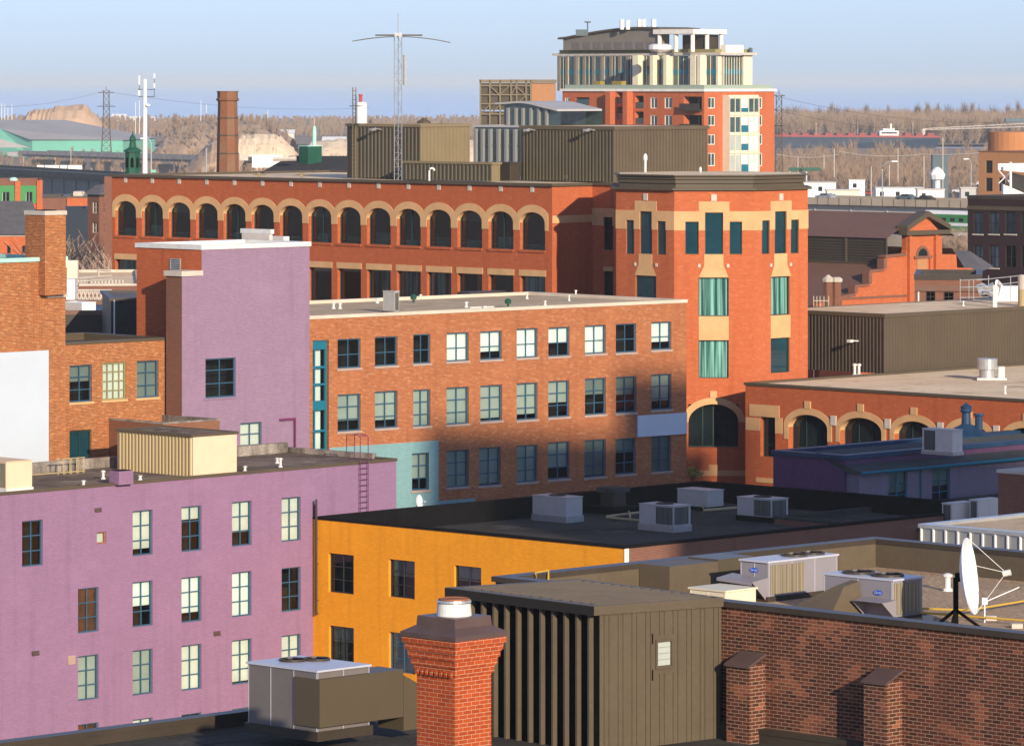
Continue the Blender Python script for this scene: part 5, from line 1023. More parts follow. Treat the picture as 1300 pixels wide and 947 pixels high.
for (a,b) in ((1,2),(3,4),(6,7),(9,10),(14,15),(16,17)):
    (s0,z0),(s1,z1)=pts[a+0],pts[b+0]; 
    if abs(s1-s0)>.3: m.hexa([Wg.pt(s0-.05,z0-.08,.12),Wg.pt(s1+.05,z1-.08,.12),Wg.pt(s1+.05,z1-.08,-.6),Wg.pt(s0-.05,z0-.08,-.6),Wg.pt(s0-.05,z0+.12,.12),Wg.pt(s1+.05,z1+.12,.12),Wg.pt(s1+.05,z1+.12,-.6),Wg.pt(s0-.05,z0+.12,-.6)])
for (xa,ya),(xb,yb) in (((1085,372),(1088,364)),((1103,360),(1105,346)),((1122,341),(1126,328))):
    s0,z0=gp(xa,ya); s1,z1=gp(xb,yb); Wg.bx(m,s0-.1,s0+.28,z0,z1,-.6,.10)
s0,z0=gp(1055,380); s1,_=gp(1151,378); Wg.bx(m,s0,s1,gp(1100,379)[1],gp(1100,376.5)[1],0,.1)
m.build('coping','brick_brown',rt)
m=MB(); 
for xa,xb in ((1151.5,1154.5),(1185,1188)): Wg.bx(m,gp(xa,300)[0],gp(xb,300)[0],0,gp(1173,299)[1],0,.28)
m.build('pilaster','brick_red',rt)
m=MB(); a_,b_=gp(1146,299)[0],gp(1201,299)[0]; zz0=gp(1173,298)[1]; Wg.bx(m,a_,b_,zz0,zz0+.35,-.4,.45)
sA,zA=gp(1173,269.5); 
for s0,s1 in ((a_,sA),(b_,sA)):
    m.hexa([Wg.pt(s0,zz0+.35,.5),Wg.pt(s1,zA-.35,.5),Wg.pt(s1,zA-.35,-.6),Wg.pt(s0,zz0+.35,-.6),Wg.pt(s0,zz0+.75,.5),Wg.pt(s1,zA+.1,.5),Wg.pt(s1,zA+.1,-.6),Wg.pt(s0,zz0+.75,-.6)])
m.build('pediment_trim','metal_brown',rt)
sc_,zc_=gp(1171,325); m=MB(); hw_=(gp(1177,325)[0]-gp(1165,325)[0])/2
m.face([Wg.pt(sc_+hw_*math.cos(t*PI/10),zc_+hw_*math.sin(t*PI/10),.03) for t in range(11)]); m.build('round_window','glass_dark',rt)
m=MB(); arch_piece(m,Wg,sc_-hw_,sc_+hw_,zc_,hw_,.22,.22,.22,d=.06,dep=0,foot=0); Wg.bx(m,sc_-hw_-.5,sc_+hw_+.5,zc_-.2,zc_,0,.15); m.build('window_arch','brick_brown',rt)
m=MB(); a,b=gp(1164,330)[0],gp(1177,330)[0]; Wg.bx(m,a,b,0,zc_-.2,0,.05); m.build('blind_panel','brick_tan',rt)
m=MB(); Wg.bx(m,gp(1179,330)[0],gp(1181,330)[0],0,zc_-.2,0,.16); m.build('small_pilaster','brick_red',rt)
# long roof behind the gable, running along v
zR_=Wg.z_(1173,271); zE=zat(297,Yg); 
hwR=(b_-a_)/2+2.6; 
def pv(s,z,dv_): p=Wg.pt(s,z,0)+Vector((V().x,V().y,0))*dv_; return p
Lr=26
m=MB(); zEv=zR_-1.9
m.face([pv(sA,zR_,.3),pv(sA-4.2,zEv,.3),pv(sA-4.2,zEv,Lr),pv(sA,zR_,Lr)]); m.face([pv(sA,zR_,.3),pv(sA+4.2,zEv,.3),pv(sA+4.2,zEv,Lr),pv(sA,zR_,Lr)])
m.build('upper_roof','roof_brown',rt)
m=MB(); zcl=zEv-2.05
Wcl=Wall(Wg.P0+Wg.d*(sA-4.0)+v*Lr,Wg.P0+Wg.d*(sA-4.0)+v*.4)
Wcl.mesh(m,0,Wcl.len,zcl,zEv,d=0); m.face([pv(sA-4.0,zcl,Lr),pv(sA+4.0,zcl,Lr),pv(sA,zR_,Lr)])
m.build('clerestory_wall','metal_dark',rt)
m=MB(); n=6
for i in range(n+1): s=Wcl.len*i/n; Wcl.bx(m,max(0,s-.1),min(Wcl.len,s+.1),zcl,zEv,0,.12)
Wcl.bx(m,0,Wcl.len,zcl,zcl+.12,0,.14); fo=m.build('clerestory_frame','metal_brown',rt)
m=MB()
for i in range(8): z=zcl+.2+i*.22; Wcl.bx(m,0,Wcl.len,z,z+.06,0,.08)
m.build('louvres','metal_bronze',rt)
m=MB(); m.face([pv(sA-4.0,zcl,.4),pv(sA-4.0,zcl,Lr),pv(sA-13,zcl-4.6,Lr),pv(sA-13,zcl-4.6,.4)]); m.face([pv(sA+4.0,zEv-1,.4),pv(sA+4.0,zEv-1,Lr),pv(sA+9,zcl-4,Lr),pv(sA+9,zcl-4,.4)]); m.build('lower_roof','roof_brown',rt)
m=MB(); Wlow=Wall(Wg.P0+Wg.d*(sA-12.9)+v*Lr,Wg.P0+Wg.d*(sA-12.9)+v*.4); Wlow.mesh(m,0,Wlow.len,0,zcl-4.6); Wb_=Wall(Wg.P0+Wg.d*(sA+9)+v*Lr,Wg.P0+Wg.d*(sA-13)+v*Lr); m.face([pv(sA-13,0,Lr),pv(sA+9,0,Lr),pv(sA+9,zcl-4,Lr),pv(sA-13,zcl-4.6,Lr)]); m.build('side_wall','brick_red',rt)
# twin pots at the left
for k,(px,lab) in enumerate(((1051.5,'left of two small brick chimneys left of the stepped gable'),(1062,'right of two small brick chimneys left of the stepped gable'))):
    Y=352; P=at(px,Y); zz=lambda y:zat(y,Y); rr=.36; rt3=thing('brick_chimney',lab,'chimney',(P.x,P.y,zz(386)),'twin brick chimneys')
    m=MB(); m.lathe(P.x,P.y,[(rr*1.2,zz(392)),(rr*1.2,zz(382)),(rr,zz(378)),(rr,zz(358))],8,.4); m.build('stack','brick_brown',rt3)
    m=MB(); m.lathe(P.x,P.y,[(rr*1.25,zz(358)),(rr*1.3,zz(354)),(rr*.9,zz(352.5))]+([(rr*.2,zz(349))] if k==0 else [(rr*.8,zz(352))]),8,.4); m.build('cap','stone_grey',rt3)
# railing at left on lower wall
pipes('roof_railing','thin white railing left of the twin brick chimneys','railing','stone_grey',[[q0 for q0 in ((at(x,340).x,at(x,340).y,zat(392,340)),(at(x,340).x,at(x,340).y,zat(376,340)))] for x in (1033,1037,1041,1046,1052)]+[[(at(1033,340).x,340,zat(382,340)),(at(1052,340).x,340,zat(382,340))]],.03)
# small brown-roofed brick building
sb=cbldg('small_brick_building','small brick building with a brown roof band and two dark windows, below the stepped gable','brick building',1161,1246,355,338,9,'brick_brown',a=R(6),wins=((1175.5,1187,370.5,383),(1198,1210.5,371,383)),capm='metal_dark',wm='glass',muls=(2,(.5,)),caph=.35,capw=.4)
m=MB(); sb.WL.bx(m,0,sb.WL.len,sb.z1-.85,sb.z1-.4,0,.15); m.build('roof_band','roof_brown',sb.root)
m=MB(); sb.WL.bx(m,sb.WL.s_(1166)-.05,sb.WL.s_(1166)+.06,8,sb.z1-.9,.0,.1); m.build('downpipe','galv_pale',sb.root)
# ------------------------------------------------------------------- dark brick building at right
dkw=[]
for k,(x0,x1) in enumerate(((1236,1247.5),(1256,1268),(1276,1290),(1296,1312))):
    dkw+=[(x0,x1,270,297,'curtain_grey' if k in (0,1) else 'blind_dim',1),(x0,x1,312,340,'curtain_grey' if k<2 else None,1)]
db_=cbldg('dark_brick_building','dark brick building with tall curtained windows at the right edge','brick building',1228.5,1325,254.3,430,20,'brick_dark',wins=dkw,wm='glass',capm='metal_dark',caph=.3)
m=MB(); W=db_.WL; W.bx(m,0,W.len,W.z_(1260,267),W.z_(1260,262),0,.1); m.build('cornice_band','metal_brown',db_.root)
m=MB(); [W.bx(m,W.s_(a)-.1,W.s_(b)+.1,W.z_(a,y+1.6),W.z_(a,y),0,.1) for a,b,y in ((1236,1247.5,297),(1256,1268,297),(1276,1290,297),(1236,1247.5,340),(1256,1268,340))]; m.build('stone_sills','stone_grey',db_.root)
# slate roof & white gable in front of it
Y=395; rt=thing('slate_roof_house','small house with a dark grey pitched roof between the gable and the dark brick building','house',(*at(1235,Y),0))
def tri_roof(m,pp,Yd): pass
m=MB(); P=[(at(x,Y).x,Y,zat(y,Y)) for x,y in ((1214,322),(1230,322),(1247,345),(1236,345),(1216,340))]
Pb=[(p[0]+2,p[1]+9,p[2]+ (0 if i>1 else .2)) for i,p in enumerate(P)]
m.face([(at(1214,Y).x,Y,zat(340,Y)),(at(1247,Y).x,Y,zat(344,Y)),(at(1231,Y+6).x,Y+6,zat(322,Y)),(at(1214,Y+6).x,Y+6,zat(322,Y))]); m.face([(at(1247,Y).x,Y,zat(344,Y)),(at(1262,Y+12).x,Y+12,zat(346,Y)),(at(1231,Y+6).x,Y+6,zat(322,Y))]); m.build('roof','shingle_grey',rt)
m=MB(); m.box(at(1216,Y).x,at(1246,Y).x,Y+.1,Y+9,0,zat(345,Y)); m.build('wall','metal_white',rt)
# ------------------------------------------------------------------- tan brick building with drum and conveyor
tb=cbldg('tan_brick_building','orange tan brick building with a round drum on top near the right edge','brick building',1242.5,1330,194,620,20,'brick_tan',wins=((1251.5,1260,204,220),(1251.5,1260,226,243),(1268,1276,226,243)),capm='brick_brown',muls=(1,()),caph=.1)
P=at(1292,640); m=MB(); m.lathe(P.x,P.y,[(4.1,tb.z1-.4),(4.1,zat(168,640)),(3.9,zat(167.3,640))],32); m.build('drum','tan_drum',tb.root)
Yc=560; m=MB(); qq=lambda x,y,d=0:(at(x,Yc+d).x,Yc+d,zat(y,Yc+d))
rt=thing('white_conveyor','white clad sloping conveyor gallery and bin in front of the tan building','conveyor',qq(1285,262))
m.hexa([qq(1267,216),qq(1320,221),qq(1320,221,6),qq(1267,216,6),qq(1267,208),qq(1320,207),qq(1320,207,6),qq(1267,208,6)]); 
m.hexa([qq(1271.5,262),qq(1320,264),qq(1320,262,6),qq(1271.5,262,6),qq(1271.5,233),qq(1320,254),qq(1320,254,6),qq(1271.5,233,6)]); m.build('gallery','metal_white',rt)
m=MB(); m.hexa([qq(1276,236,1),qq(1320,252,1),qq(1320,252,5),qq(1276,236,5),qq(1282,219,1),qq(1320,228,1),qq(1320,228,5),qq(1282,219,5)]); m.build('dark_bin','shingle_dark',rt)
m=MB(); m.tube([qq(1283,206,-2),qq(1283,262,-2)],.16,6); m.tube([qq(1268,217,-1),qq(1283,233,-1)],.07,5); m.tube([qq(1268,233,-1),qq(1280,221,-1)],.07,5); m.build('strut','metal_white',rt)
for i in range(1): pass

# ------------------------------------------------------------------- condo tower
Yk=740.0
cd=Bldg('condominium_tower','tall red brick condominium with a pale glazed top, curved roof and flat canopy on columns','apartment tower',at(894,Yk),along(at(894,Yk),v,714),along(at(894,Yk),u,983),0,zat(116.2,Yk))
rt=cd.root; WLc_,WRc_=cd.WL,cd.WR
def cw(W,*r,nx=2,zs=(),pane='glass_condo',fr='blind_cream',bl=None): window(rt,W,W.rect(*r),nx,zs,fr,pane,bl,1,None,rev=.15,fw=.12,mw=.1)
for (y0,y1) in ((124,138),(146.5,160),(171,184),(194.5,211)):
    cw(WRc_,899,908,y0,y1); cw(WRc_,959,968,y0,y1)
for (y0,y1) in ((124,138),(146.5,160)):
    cw(WLc_,825.5,834,y0,y1); cw(WLc_,843.5,853,y0,y1); cw(WLc_,717,723,y0,y1)
# balcony recesses
for (x0,x1,y0,y1) in ((731,748,124,134),(731,748,141,156),(783,797,118,132),(783,797,136,152),(806,817,122,138),(806,817,142,158)):
    r=WLc_.rect(x0,x1,y0,y1); WLc_.holes.append((*r,2.0))
    m=MB(); m.face([WLc_.pt(r[0],r[2],-2.0),WLc_.pt(r[1],r[2],-2.0),WLc_.pt(r[1],r[3],-2.0),WLc_.pt(r[0],r[3],-2.0)]); m.build('balcony_glazing','glass_condo',rt)
    m=MB(); WLc_.bx(m,r[0],r[1],r[2],r[2]+1.0,-.15,-.1); m.build('balcony_rail','glass_condo',rt)
for (x0,x1,y0,y1) in ((868,891,123,139),(868,891,146.5,165)):
    r=WLc_.rect(x0,x1,y0,y1); WLc_.holes.append((*r,2.5)); m=MB(); m.face([WLc_.pt(r[0],r[2],-2.49),WLc_.pt(r[1],r[2],-2.49),WLc_.pt(r[1],r[3],-2.49),WLc_.pt(r[0],r[3],-2.49)]); m.build('balcony_back','brick_red',rt)
    m=MB(); WLc_.bx(m,r[0]+1.2,r[0]+3,r[2],r[3]-.3,-2.48,-2.4); m.build('balcony_glazing','glass_condo',rt); m=MB(); WLc_.bx(m,r[0]-.2,r[1]+.2,r[2]-.25,r[2],-.3,.9); WLc_.bx(m,r[0]-.2,r[1]+.2,r[2],r[2]+.9,.8,.85); m.build('balcony','metal_dark',rt)
cd.finish('brick_red','brick_red',roof='gravel_pale',ph=.05,cap='coping_white',capw=.5,caph=.35,proud=.3,interior='interior')
# projecting brick fins that catch the sun
for xa,xb in ((776,782),(798,803.5)):
    m=MB(); WLc_.bx(m,WLc_.s_(xa),WLc_.s_(xb),0,cd.z1-.1,0,1.4); m.build('brick_fin','brick_red',rt)
# glazed bay on right wall
m=MB(); s0,s1=WRc_.s_(917.5),WRc_.s_(955.5); zt=WRc_.z_(935,121); WRc_.bx(m,s0,s1,0,zt,.0,1.3); m.build('glazed_bay','casing_cream',rt)
Wb3_=Wall(Vector(WRc_.pt(s0,0,1.3).xy),Vector(WRc_.pt(s1,0,1.3).xy))
L_=Wb3_.len; n=4; 
for i,(y0,y1) in enumerate(((125.5,142.5),(149,168),(173,191),(197,219))):
    z0,z1=Wb3_.z_(935,y1),Wb3_.z_(935,y0)
    for j,(f0,f1,mt_) in enumerate(((.04,.36,'glass_condo'),(.38,.62,'blind_cream'),(.64,.97,'glass_condo'))):
        if i>=1 and j==2: mt_='blind_cream'
        if i>=2 and j==0: mt_='blind_grey'
        m=MB(); Wb3_.bx(m,L_*f0,L_*f1,z0,z1,0.01,.06); m.build('window',mt_,rt)
    m=MB(); Wb3_.bx(m,L_*.38,L_*.66,z0,z0+(z1-z0)*.45 if i else z0+(z1-z0)*.3,.07,.12); m.build('spandrel','teal_frame',rt)
    m=MB(); 
    for f in (0,.185,.37,.63,.81,.985): Wb3_.bx(m,L_*f,L_*f+.1,z0-.3,z1+.3,.07,.2)
    Wb3_.bx(m,0,L_,z0-.5,z0-.3,.05,.22); m.build('mullion','casing_cream',rt)
# upper glazed storeys
z1k=cd.z1; Fu_=at(952,Yk+3.5) ; 
Fu_=at(909,Yk+5.0); up=Bldg('x','x','x',Fu_,along(Fu_,v,709),along(Fu_,u,952.5),z1k,zat(66,Yk)); bpy.data.objects.remove(up.root)
def upper(B):
    for W,lit in ((B.WL,0),(B.WR,1)):
        m=MB(); W.mesh(m,0,W.len,z1k,B.z1-.6); m.build('glazing','glass_condo',rt)
        m=MB(); z_m=(z1k+B.z1)/2; W.bx(m,0,W.len,z_m-.45,z_m+.35,0,.06); m.build('spandrel','teal_frame',rt)
    m=MB(); W=B.WL
    xs_=[709,719,730.5,741,753,763.5,775,786,796] 
    for x in xs_: s=W.s_(x); m=MB(); W.bx(m,s,s+.55,z1k,B.z1-.5,0,.3); m.build('pillar','stone_shade',rt)  # left pillars darker than the cream ones: shade put into the stone colour
    for x in (811,833,850,884,893): s=W.s_(x); m=MB(); W.bx(m,s,s+(1.2 if x in(811,884) else .7),z1k,B.z1-.5,0,1.5); m.build('pillar','casing_cream',rt)
    W=B.WR
    for f0,f1 in ((.0,.10),(.16,.18),(.74,1.0)): m=MB(); W.bx(m,W.len*f0,W.len*f1,z1k,B.z1-.5,0,.45); m.build('pillar','casing_cream',rt)
    m=MB(); W=B.WR; 
    for i in range(8): s=W.len*(.2+.54*i/7); W.bx(m,s,s+.1,z1k,B.z1-.5,.05,.14)
    W=B.WL
    for i in range(30): s=W.len*i/30; W.bx(m,s,s+.08,z1k,B.z1-.5,.03,.1)
    m.build('mullion','casing_cream',rt)
    m=MB(); W=B.WR; W.bx(m,W.len*.2,W.len*.72,B.z1-.2,B.z1+1.1,-.5,.6); m.build('fascia_box','coping_white',rt)
    m=MB(); c=[B.F,B.R,B.B,B.L]; cc=(c[0]+c[2])/2; m.prism([tuple(cc+(p-cc)*1.07) for p in c],B.z1-.5,B.z1-.1); m.build('eave_slab','stone_grey',rt)
    m=MB(); m.prism([tuple(cc+(p-cc)*.99) for p in c],B.z1-.09,B.z1+.45); m.build('terrace','olive_frame',rt)
upper(up)
m=MB(); # glass rail on brick roof edge
for W in (WLc_,WRc_): W.bx(m,.3,W.len-.3,z1k+.35,z1k+1.0,-.3,-.27)
m.build('glass_railing','condo_rail',rt)
# curved penthouse
Fq_=at(838,Yk+12); Wp_=Wall(Fq_+v*along(Fq_,v,715),Fq_); zb2=up.z1+.4; n=16; m=MB(); top=[]
def ctop(px): t=(px-715)/(838-715); return 49.5-13.0*math.sin(min(1,t*1.18)*PI/2) if t<.85 else 36.5+ (t-.85)*10
L2=Wp_.len
pr=[(L2*i/n,zat(ctop(715+(838-715)*i/n),Fq_.y+ (1-i/n)*0)) for i in range(n+1)]
uf=Vector((u.x,u.y,0))
fr=[Wp_.pt(0,zb2,0)]+[Wp_.pt(s,z,0) for s,z in pr]+[Wp_.pt(L2,zb2,0)]; m.face(fr); m.face([p+uf*2.2 for p in fr][::-1]); m.face([fr[-1],fr[-2],fr[-2]+uf*2.2,fr[-1]+uf*2.2]); m.face([fr[0],fr[1],fr[1]+uf*2.2,fr[0]+uf*2.2]); m.build('curved_penthouse','stone_shade',rt)  # same darkened stone, shade held in its colour
m=MB()
for i in range(n):
    (s0,z0),(s1,z1)=pr[i],pr[i+1]; e0=s0-(.8 if i==0 else 0)
    for dz in (0,.28): pass
    m.hexa([Wp_.pt(e0,z0,.5),Wp_.pt(s1,z1,.5),Wp_.pt(s1,z1,0)+uf*9.5,Wp_.pt(e0,z0,0)+uf*9.5,Wp_.pt(e0,z0+.3,.5),Wp_.pt(s1,z1+.3,.5),Wp_.pt(s1,z1+.3,0)+uf*9.5,Wp_.pt(e0,z0+.3,0)+uf*9.5])
m.build('curved_roof','metal_brown',rt)
m=MB()
for i in range(8): s=L2*(.1+.11*i); Wp_.bx(m,s,s+L2*.078,zb2+.2,zat(53.5,Fq_.y),0,.06)
m.build('wall_panel','casing_taupe',rt)
# canopy on columns
zc_=zat(43.5,Yk+8); Fn=at(880,Yk+6); m=MB(); c=[Fn,Fn+v*along(Fn,v,829)]; W=Wall(c[1],c[0]); W.bx(m,0,W.len,zc_,zc_+.75,-8,.0); m.build('canopy','coping_white',rt)
m=MB()
for x,dd in ((834,-.6),(855,-.6),(876,-.6),(876,-4),(876,-7.4)):
    s=W.s_(x); m=MB(); m.tube([W.pt(s,up.z1,dd),W.pt(s,zc_,dd)],.36,8); m.build('canopy_column','coping_white',rt)
m=MB(); W.bx(m,W.s_(845),W.s_(872),up.z1,zc_-.1,-7.5,-4); m.build('dark_penthouse','metal_dark',rt)
m=MB(); P=at(838,Yk+4); m.lathe(P.x,P.y,[(1.3,zat(66,Yk)),(1.9,zat(63,Yk)),(1.9,zat(58,Yk)),(1.2,zat(56,Yk))],14); m.build('roof_tank','metal_white',rt)
m=MB(); 
for x,y0,y1,rr in ((789.5,25,37,.35),(797,26,37,.35),(811.5,25,37,.35),(817.5,25,37,.35),(830,25,37,.4)): P=at(x,Yk+16); m.tube([(P.x,P.y,zat(y1+1,P.y)),(P.x,P.y,zat(y0,P.y))],rr,8)
m.build('roof_flue','metal_white',rt)
m=MB(); P=at(746,Yk+14); m.tube([(P.x,P.y,zat(44,P.y)),(P.x,P.y,zat(28,P.y))],.12,6); m.box(P.x-.5,P.x+.5,P.y-.3,P.y+.3,zat(29.5,P.y),zat(27.5,P.y)); P=at(739,Yk+14); m.box(P.x-1,P.x+.9,P.y-1,P.y+1,zat(46,P.y),zat(38,P.y)); P=at(953,Yk+10); m.tube([(P.x,P.y,zat(68,P.y)),(P.x,P.y,zat(61,P.y))],.3,8); m.build('roof_equipment','steel_blue',rt)
for x0,x1 in ((749.5,757),(772,784)):
    m=MB(); W=WLc_; W.bx(m,W.s_(x0),W.s_(x1),z1k+.35,z1k+1.6,-2.0,-.9); m.build('planter','leafy',rt)
# ------------------------------------------------------------------- green grey condo and steel billboard
Y2=700
g2=Bldg('glass_condominium','grey green glazed apartment block with pale fins left of the big metal penthouse','apartment building',at(690,Y2),along(at(690,Y2),v,603),20,0,zat(162,Y2))
W=g2.WL; g2.finish('glass_condo','glass_condo',roof='gravel_pale',ph=.1,cap='casing_grey',capw=.5,caph=.25,proud=.3)
m=MB()
for x in (604,613,622.5,633,643,654,664): W.bx(m,W.s_(x),W.s_(x)+.5,0,g2.z1-.3,0,.5)
m.build('fin','fin_grey',g2.root)
m=MB(); 
for y in (184,204): W.bx(m,0,W.len,W.z_(640,y+2),W.z_(640,y),0,.12)
m.build('floor_band','steel_blue',g2.root)
Fq2=at(712,Y2+6); Wt=Wall(Fq2+v*along(Fq2,v,640),Fq2); n=12; pr=[(Wt.len*i/n,zat(133.5 - 2*math.sin(min(1,i/n*1.4)*PI)+ (max(0,i/n-.35))**1.6*16,Fq2.y)) for i in range(n+1)]
m=MB(); fr=[Wt.pt(0,g2.z1,0)]+[Wt.pt(s,z,0) for s,z in pr]+[Wt.pt(Wt.len,g2.z1,0)]; m.face(fr); m.face([p+uf*9 for p in fr][::-1]); m.build('upper_glazing','glass_condo',g2.root)
m=MB()
for i in range(n): (s0,z0),(s1,z1)=pr[i],pr[i+1]; e0=s0-(1.2 if i==0 else 0); m.hexa([Wt.pt(e0,z0,.8),Wt.pt(s1,z1,.8),Wt.pt(s1,z1,0)+uf*9,Wt.pt(e0,z0,0)+uf*9,Wt.pt(e0,z0+.3,.8),Wt.pt(s1,z1+.3,.8),Wt.pt(s1,z1+.3,0)+uf*9,Wt.pt(e0,z0+.3,0)+uf*9])
m.build('curved_roof','casing_grey',g2.root)
m=MB()
for x in (645,655,664,674,684,694): W=Wt; s=W.s_(x); W.bx(m,s,s+.4,g2.z1,zat(138,Y2),0,.4)
m.build('fin','fin_grey',g2.root)
Y3=900; rt=thing('steel_hoarding','rusty steel framed rooftop hoarding seen from behind, left of the tower','billboard frame',(*at(656,Y3),0))
W=Wall(at(608.5,Y3+3),at(706,Y3)); zt=zat(101.5,Y3); zb=zat(160,Y3)
m=MB(); W.bx(m,0,W.len,zt-.6,zt,-.4,.1); 
for x in (609,621,634,648,655,667,673): s=W.s_(x); W.bx(m,s,s+.28,zb,zt,-.2,.1)
for y in (110,121.5,133,146): W.bx(m,W.s_(609),W.s_(674),W.z_(640,y),W.z_(640,y)+.25,-.15,.12)
for xa,xb,ya,yb in ((622,634,110,121),(646,634,110,121),(648,655,121,110),(609,621,146,134),(634,622,134,146),(655,667,110,121),(667,655,122,133)): m.tube([W.pt(W.s_(xa),W.z_(640,ya),.0),W.pt(W.s_(xb),W.z_(640,yb),.0)],.13,4)
m.build('steel_frame','metal_tan',rt)
m=MB(); W.bx(m,W.s_(609),W.s_(673),zat(140,Y3),zt-.7,-.7,-.5); W.bx(m,W.s_(609),W.s_(673),zb,zat(142,Y3),-.8,-.6); m.build('board_back','metal_brown',rt)
m=MB(); W.bx(m,W.s_(674),W.s_(704.5),zat(133,Y3),zt-.65,-.7,-.4); m.build('board_panel','brick_tan',rt)
m=MB(); 
W.bx(m,W.s_(609),W.s_(706),0,zb,-6,-.9); m.build('supporting_building','brick_brown',rt)
# ------------------------------------------------------------------- chimneys, cupola, masts at left
Y=420; P=at(289,Y); z_=lambda y:zat(y,Y); rt=thing('factory_chimney','tall octagonal brick factory chimney with a dark left side','chimney',(P.x,P.y,0)); r=14.3*Y/5940
m=MB(); m.lathe(P.x,P.y,[(r*1.12,0),(r*1.0,z_(219)),(r*.86,z_(128))],8,PI/8-.38); m.build('shaft','brick_stack',rt)
m=MB(); m.lathe(P.x,P.y,[(r*.88,z_(129)),(r*1.03,z_(127.5)),(r*1.03,z_(126)),(r*.92,z_(125)),(r*.92,z_(117.5)),(r*.98,z_(117)),(r*.98,z_(116)),(r*.7,z_(116))],8,PI/8-.38); m.build('crown','brick_stack',rt)
m=MB(); 
for y in (150,172,195): m.lathe(P.x,P.y,[(r*(.875+.125*(y-128)/91),z_(y+1)),(r*(.895+.125*(y-128)/91),z_(y)),(r*(.875+.125*(y-128)/91),z_(y-1))],8,PI/8-.38)
m.build('iron_band','metal_brown',rt)
Y=430; rt=thing('slate_roofed_hall','dark hipped roof hall behind the pale office roof, with a green ridge lantern','hall',(*at(390,Y),0)); z_=lambda y:zat(y,Y)
m=MB(); a=at(330,Y); b=at(500,Y); m.face([(a.x,Y,z_(220)),(b.x,Y,z_(220)),(b.x-2,Y+8,z_(200)),(at(362,Y).x,Y+8,z_(200))]); m.face([(a.x,Y,z_(220)),(at(362,Y).x,Y+8,z_(200)),(a.x,Y+16,z_(220))]); m.face([(b.x-2,Y+8,z_(200)),(at(362,Y).x,Y+8,z_(200)),(a.x,Y+16,z_(220)),(b.x,Y+16,z_(220))]); m.build('roof','shingle_dark',rt)
m=MB(); m.box(a.x+.3,b.x,Y+.3,Y+15.5,0,z_(219)); m.build('wall','brick_red',rt)
m=MB(); c=at(391,Y+4); k=[c,c+u*along(c,u,408.5),None,c+v*along(c,v,379.6)]; k[2]=k[1]+k[3]-k[0]; m.prism([tuple(p) for p in k],z_(210),z_(187)); m.build('green_lantern','green_dark',rt)
m=MB(); cc=(k[0]+k[2])/2; m.prism([tuple(cc+(p-cc)*1.05) for p in k],z_(187),z_(186)); m.build('lantern_cap','copper_green',rt)
m=MB(); p=at(399,Y+5); m.lathe(p.x,p.y,[(.2,z_(187)),(.2,z_(168)),(.14,z_(161))],8); m.build('lantern_flue','copper_green',rt)
m=MB(); m.tube([(at(345,Y).x,Y+2,z_(203)),(at(375,Y).x,Y+2,z_(202))],.2,5); m.build('ridge_vent','stone_grey',rt)
Y=410; P=at(168.5,Y); z_=lambda y:zat(y,Y); rt=thing('green_cupola','dark green octagonal cupola with arched openings and a spire, left of the white mast','cupola',(P.x,P.y,0)); 
m=MB(); r=.68; m.lathe(P.x,P.y,[(r*1.05,z_(224)),(r,z_(219)),(r,z_(193))],8,PI/8); m.build('lantern','green_dark',rt)
m=MB(); m.lathe(P.x,P.y,[(r*1.3,z_(193)),(r*1.25,z_(191.5)),(r*.5,z_(187)),(r*.38,z_(180)),(r*.46,z_(178)),(r*.40,z_(175)),(r*.12,z_(171)),(r*.03,z_(167))],8,PI/8); m.build('spire','green_dark',rt)
m=MB()
for k in range(8):
    an=PI/8+PI/8+k*PI/4; d=Vector((math.cos(an),math.sin(an),0)); t=Vector((-d.y,d.x,0)); c=Vector((P.x,P.y,0))+d*(r*.93+.02); hw_=r*.2
    m.face([c-t*hw_+Vector((0,0,z_(213))),c+t*hw_+Vector((0,0,z_(213))),c+t*hw_+Vector((0,0,z_(203))),c+t*hw_*.6+Vector((0,0,z_(200.5))),c+Vector((0,0,z_(200))),c-t*hw_*.6+Vector((0,0,z_(200.5))),c-t*hw_+Vector((0,0,z_(203)))])
m.build('opening','black',rt)
m=MB(); m.box(P.x-2.4,P.x+2.4,P.y-1.0,P.y+2,0,z_(224)); m.build('base_wall','brick_brown',rt)
Y=900; P=at(184,Y); z_=lambda y:zat(y,Y); rt=thing('phone_mast','slim white monopole mast with panel antennas, between the cupola and the brick chimney','mast',(P.x,P.y,0))
m=MB(); m.tube([(P.x,P.y,0),(P.x,P.y,z_(101))],[.62,.36],12); m.build('pole','metal_white',rt)
m=MB(); m.box(P.x-1.3,P.x-.9,P.y-.2,P.y+.2,z_(123),z_(113)); 
m.tube([(P.x-1.1,P.y,z_(123)),(P.x+1.9,P.y,z_(123))],.09,5); m.tube([(P.x-1.1,P.y,z_(114)),(P.x+1.9,P.y,z_(114))],.08,5); m.tube([(P.x+1.8,P.y,z_(123)),(P.x+1.8,P.y,z_(95))],.07,5); m.tube([(P.x-1.1,P.y,z_(123)),(P.x-1.1,P.y,z_(95))],.07,5); m.build('antenna_frame','steel_blue',rt)
m=MB(); m.tube([(P.x+1.8,P.y,z_(112)),(P.x+1.8,P.y,z_(106))],.18,6); m.tube([(P.x+1.8,P.y,z_(100)),(P.x+1.8,P.y,z_(94))],.18,6); m.tube([(P.x-1.1,P.y-.1,z_(108)),(P.x-1.1,P.y-.1,z_(96))],.16,6); m.tube([(P.x-1.1,P.y-.3,z_(122)),(P.x-1.1,P.y-.3,z_(115))],.25,6); m.lathe(P.x+.6,P.y-.6,[(.1,z_(136)),(.45,z_(135)),(.45,z_(132.5)),(.1,z_(132))],8); m.build('panel_antenna','metal_white',rt)
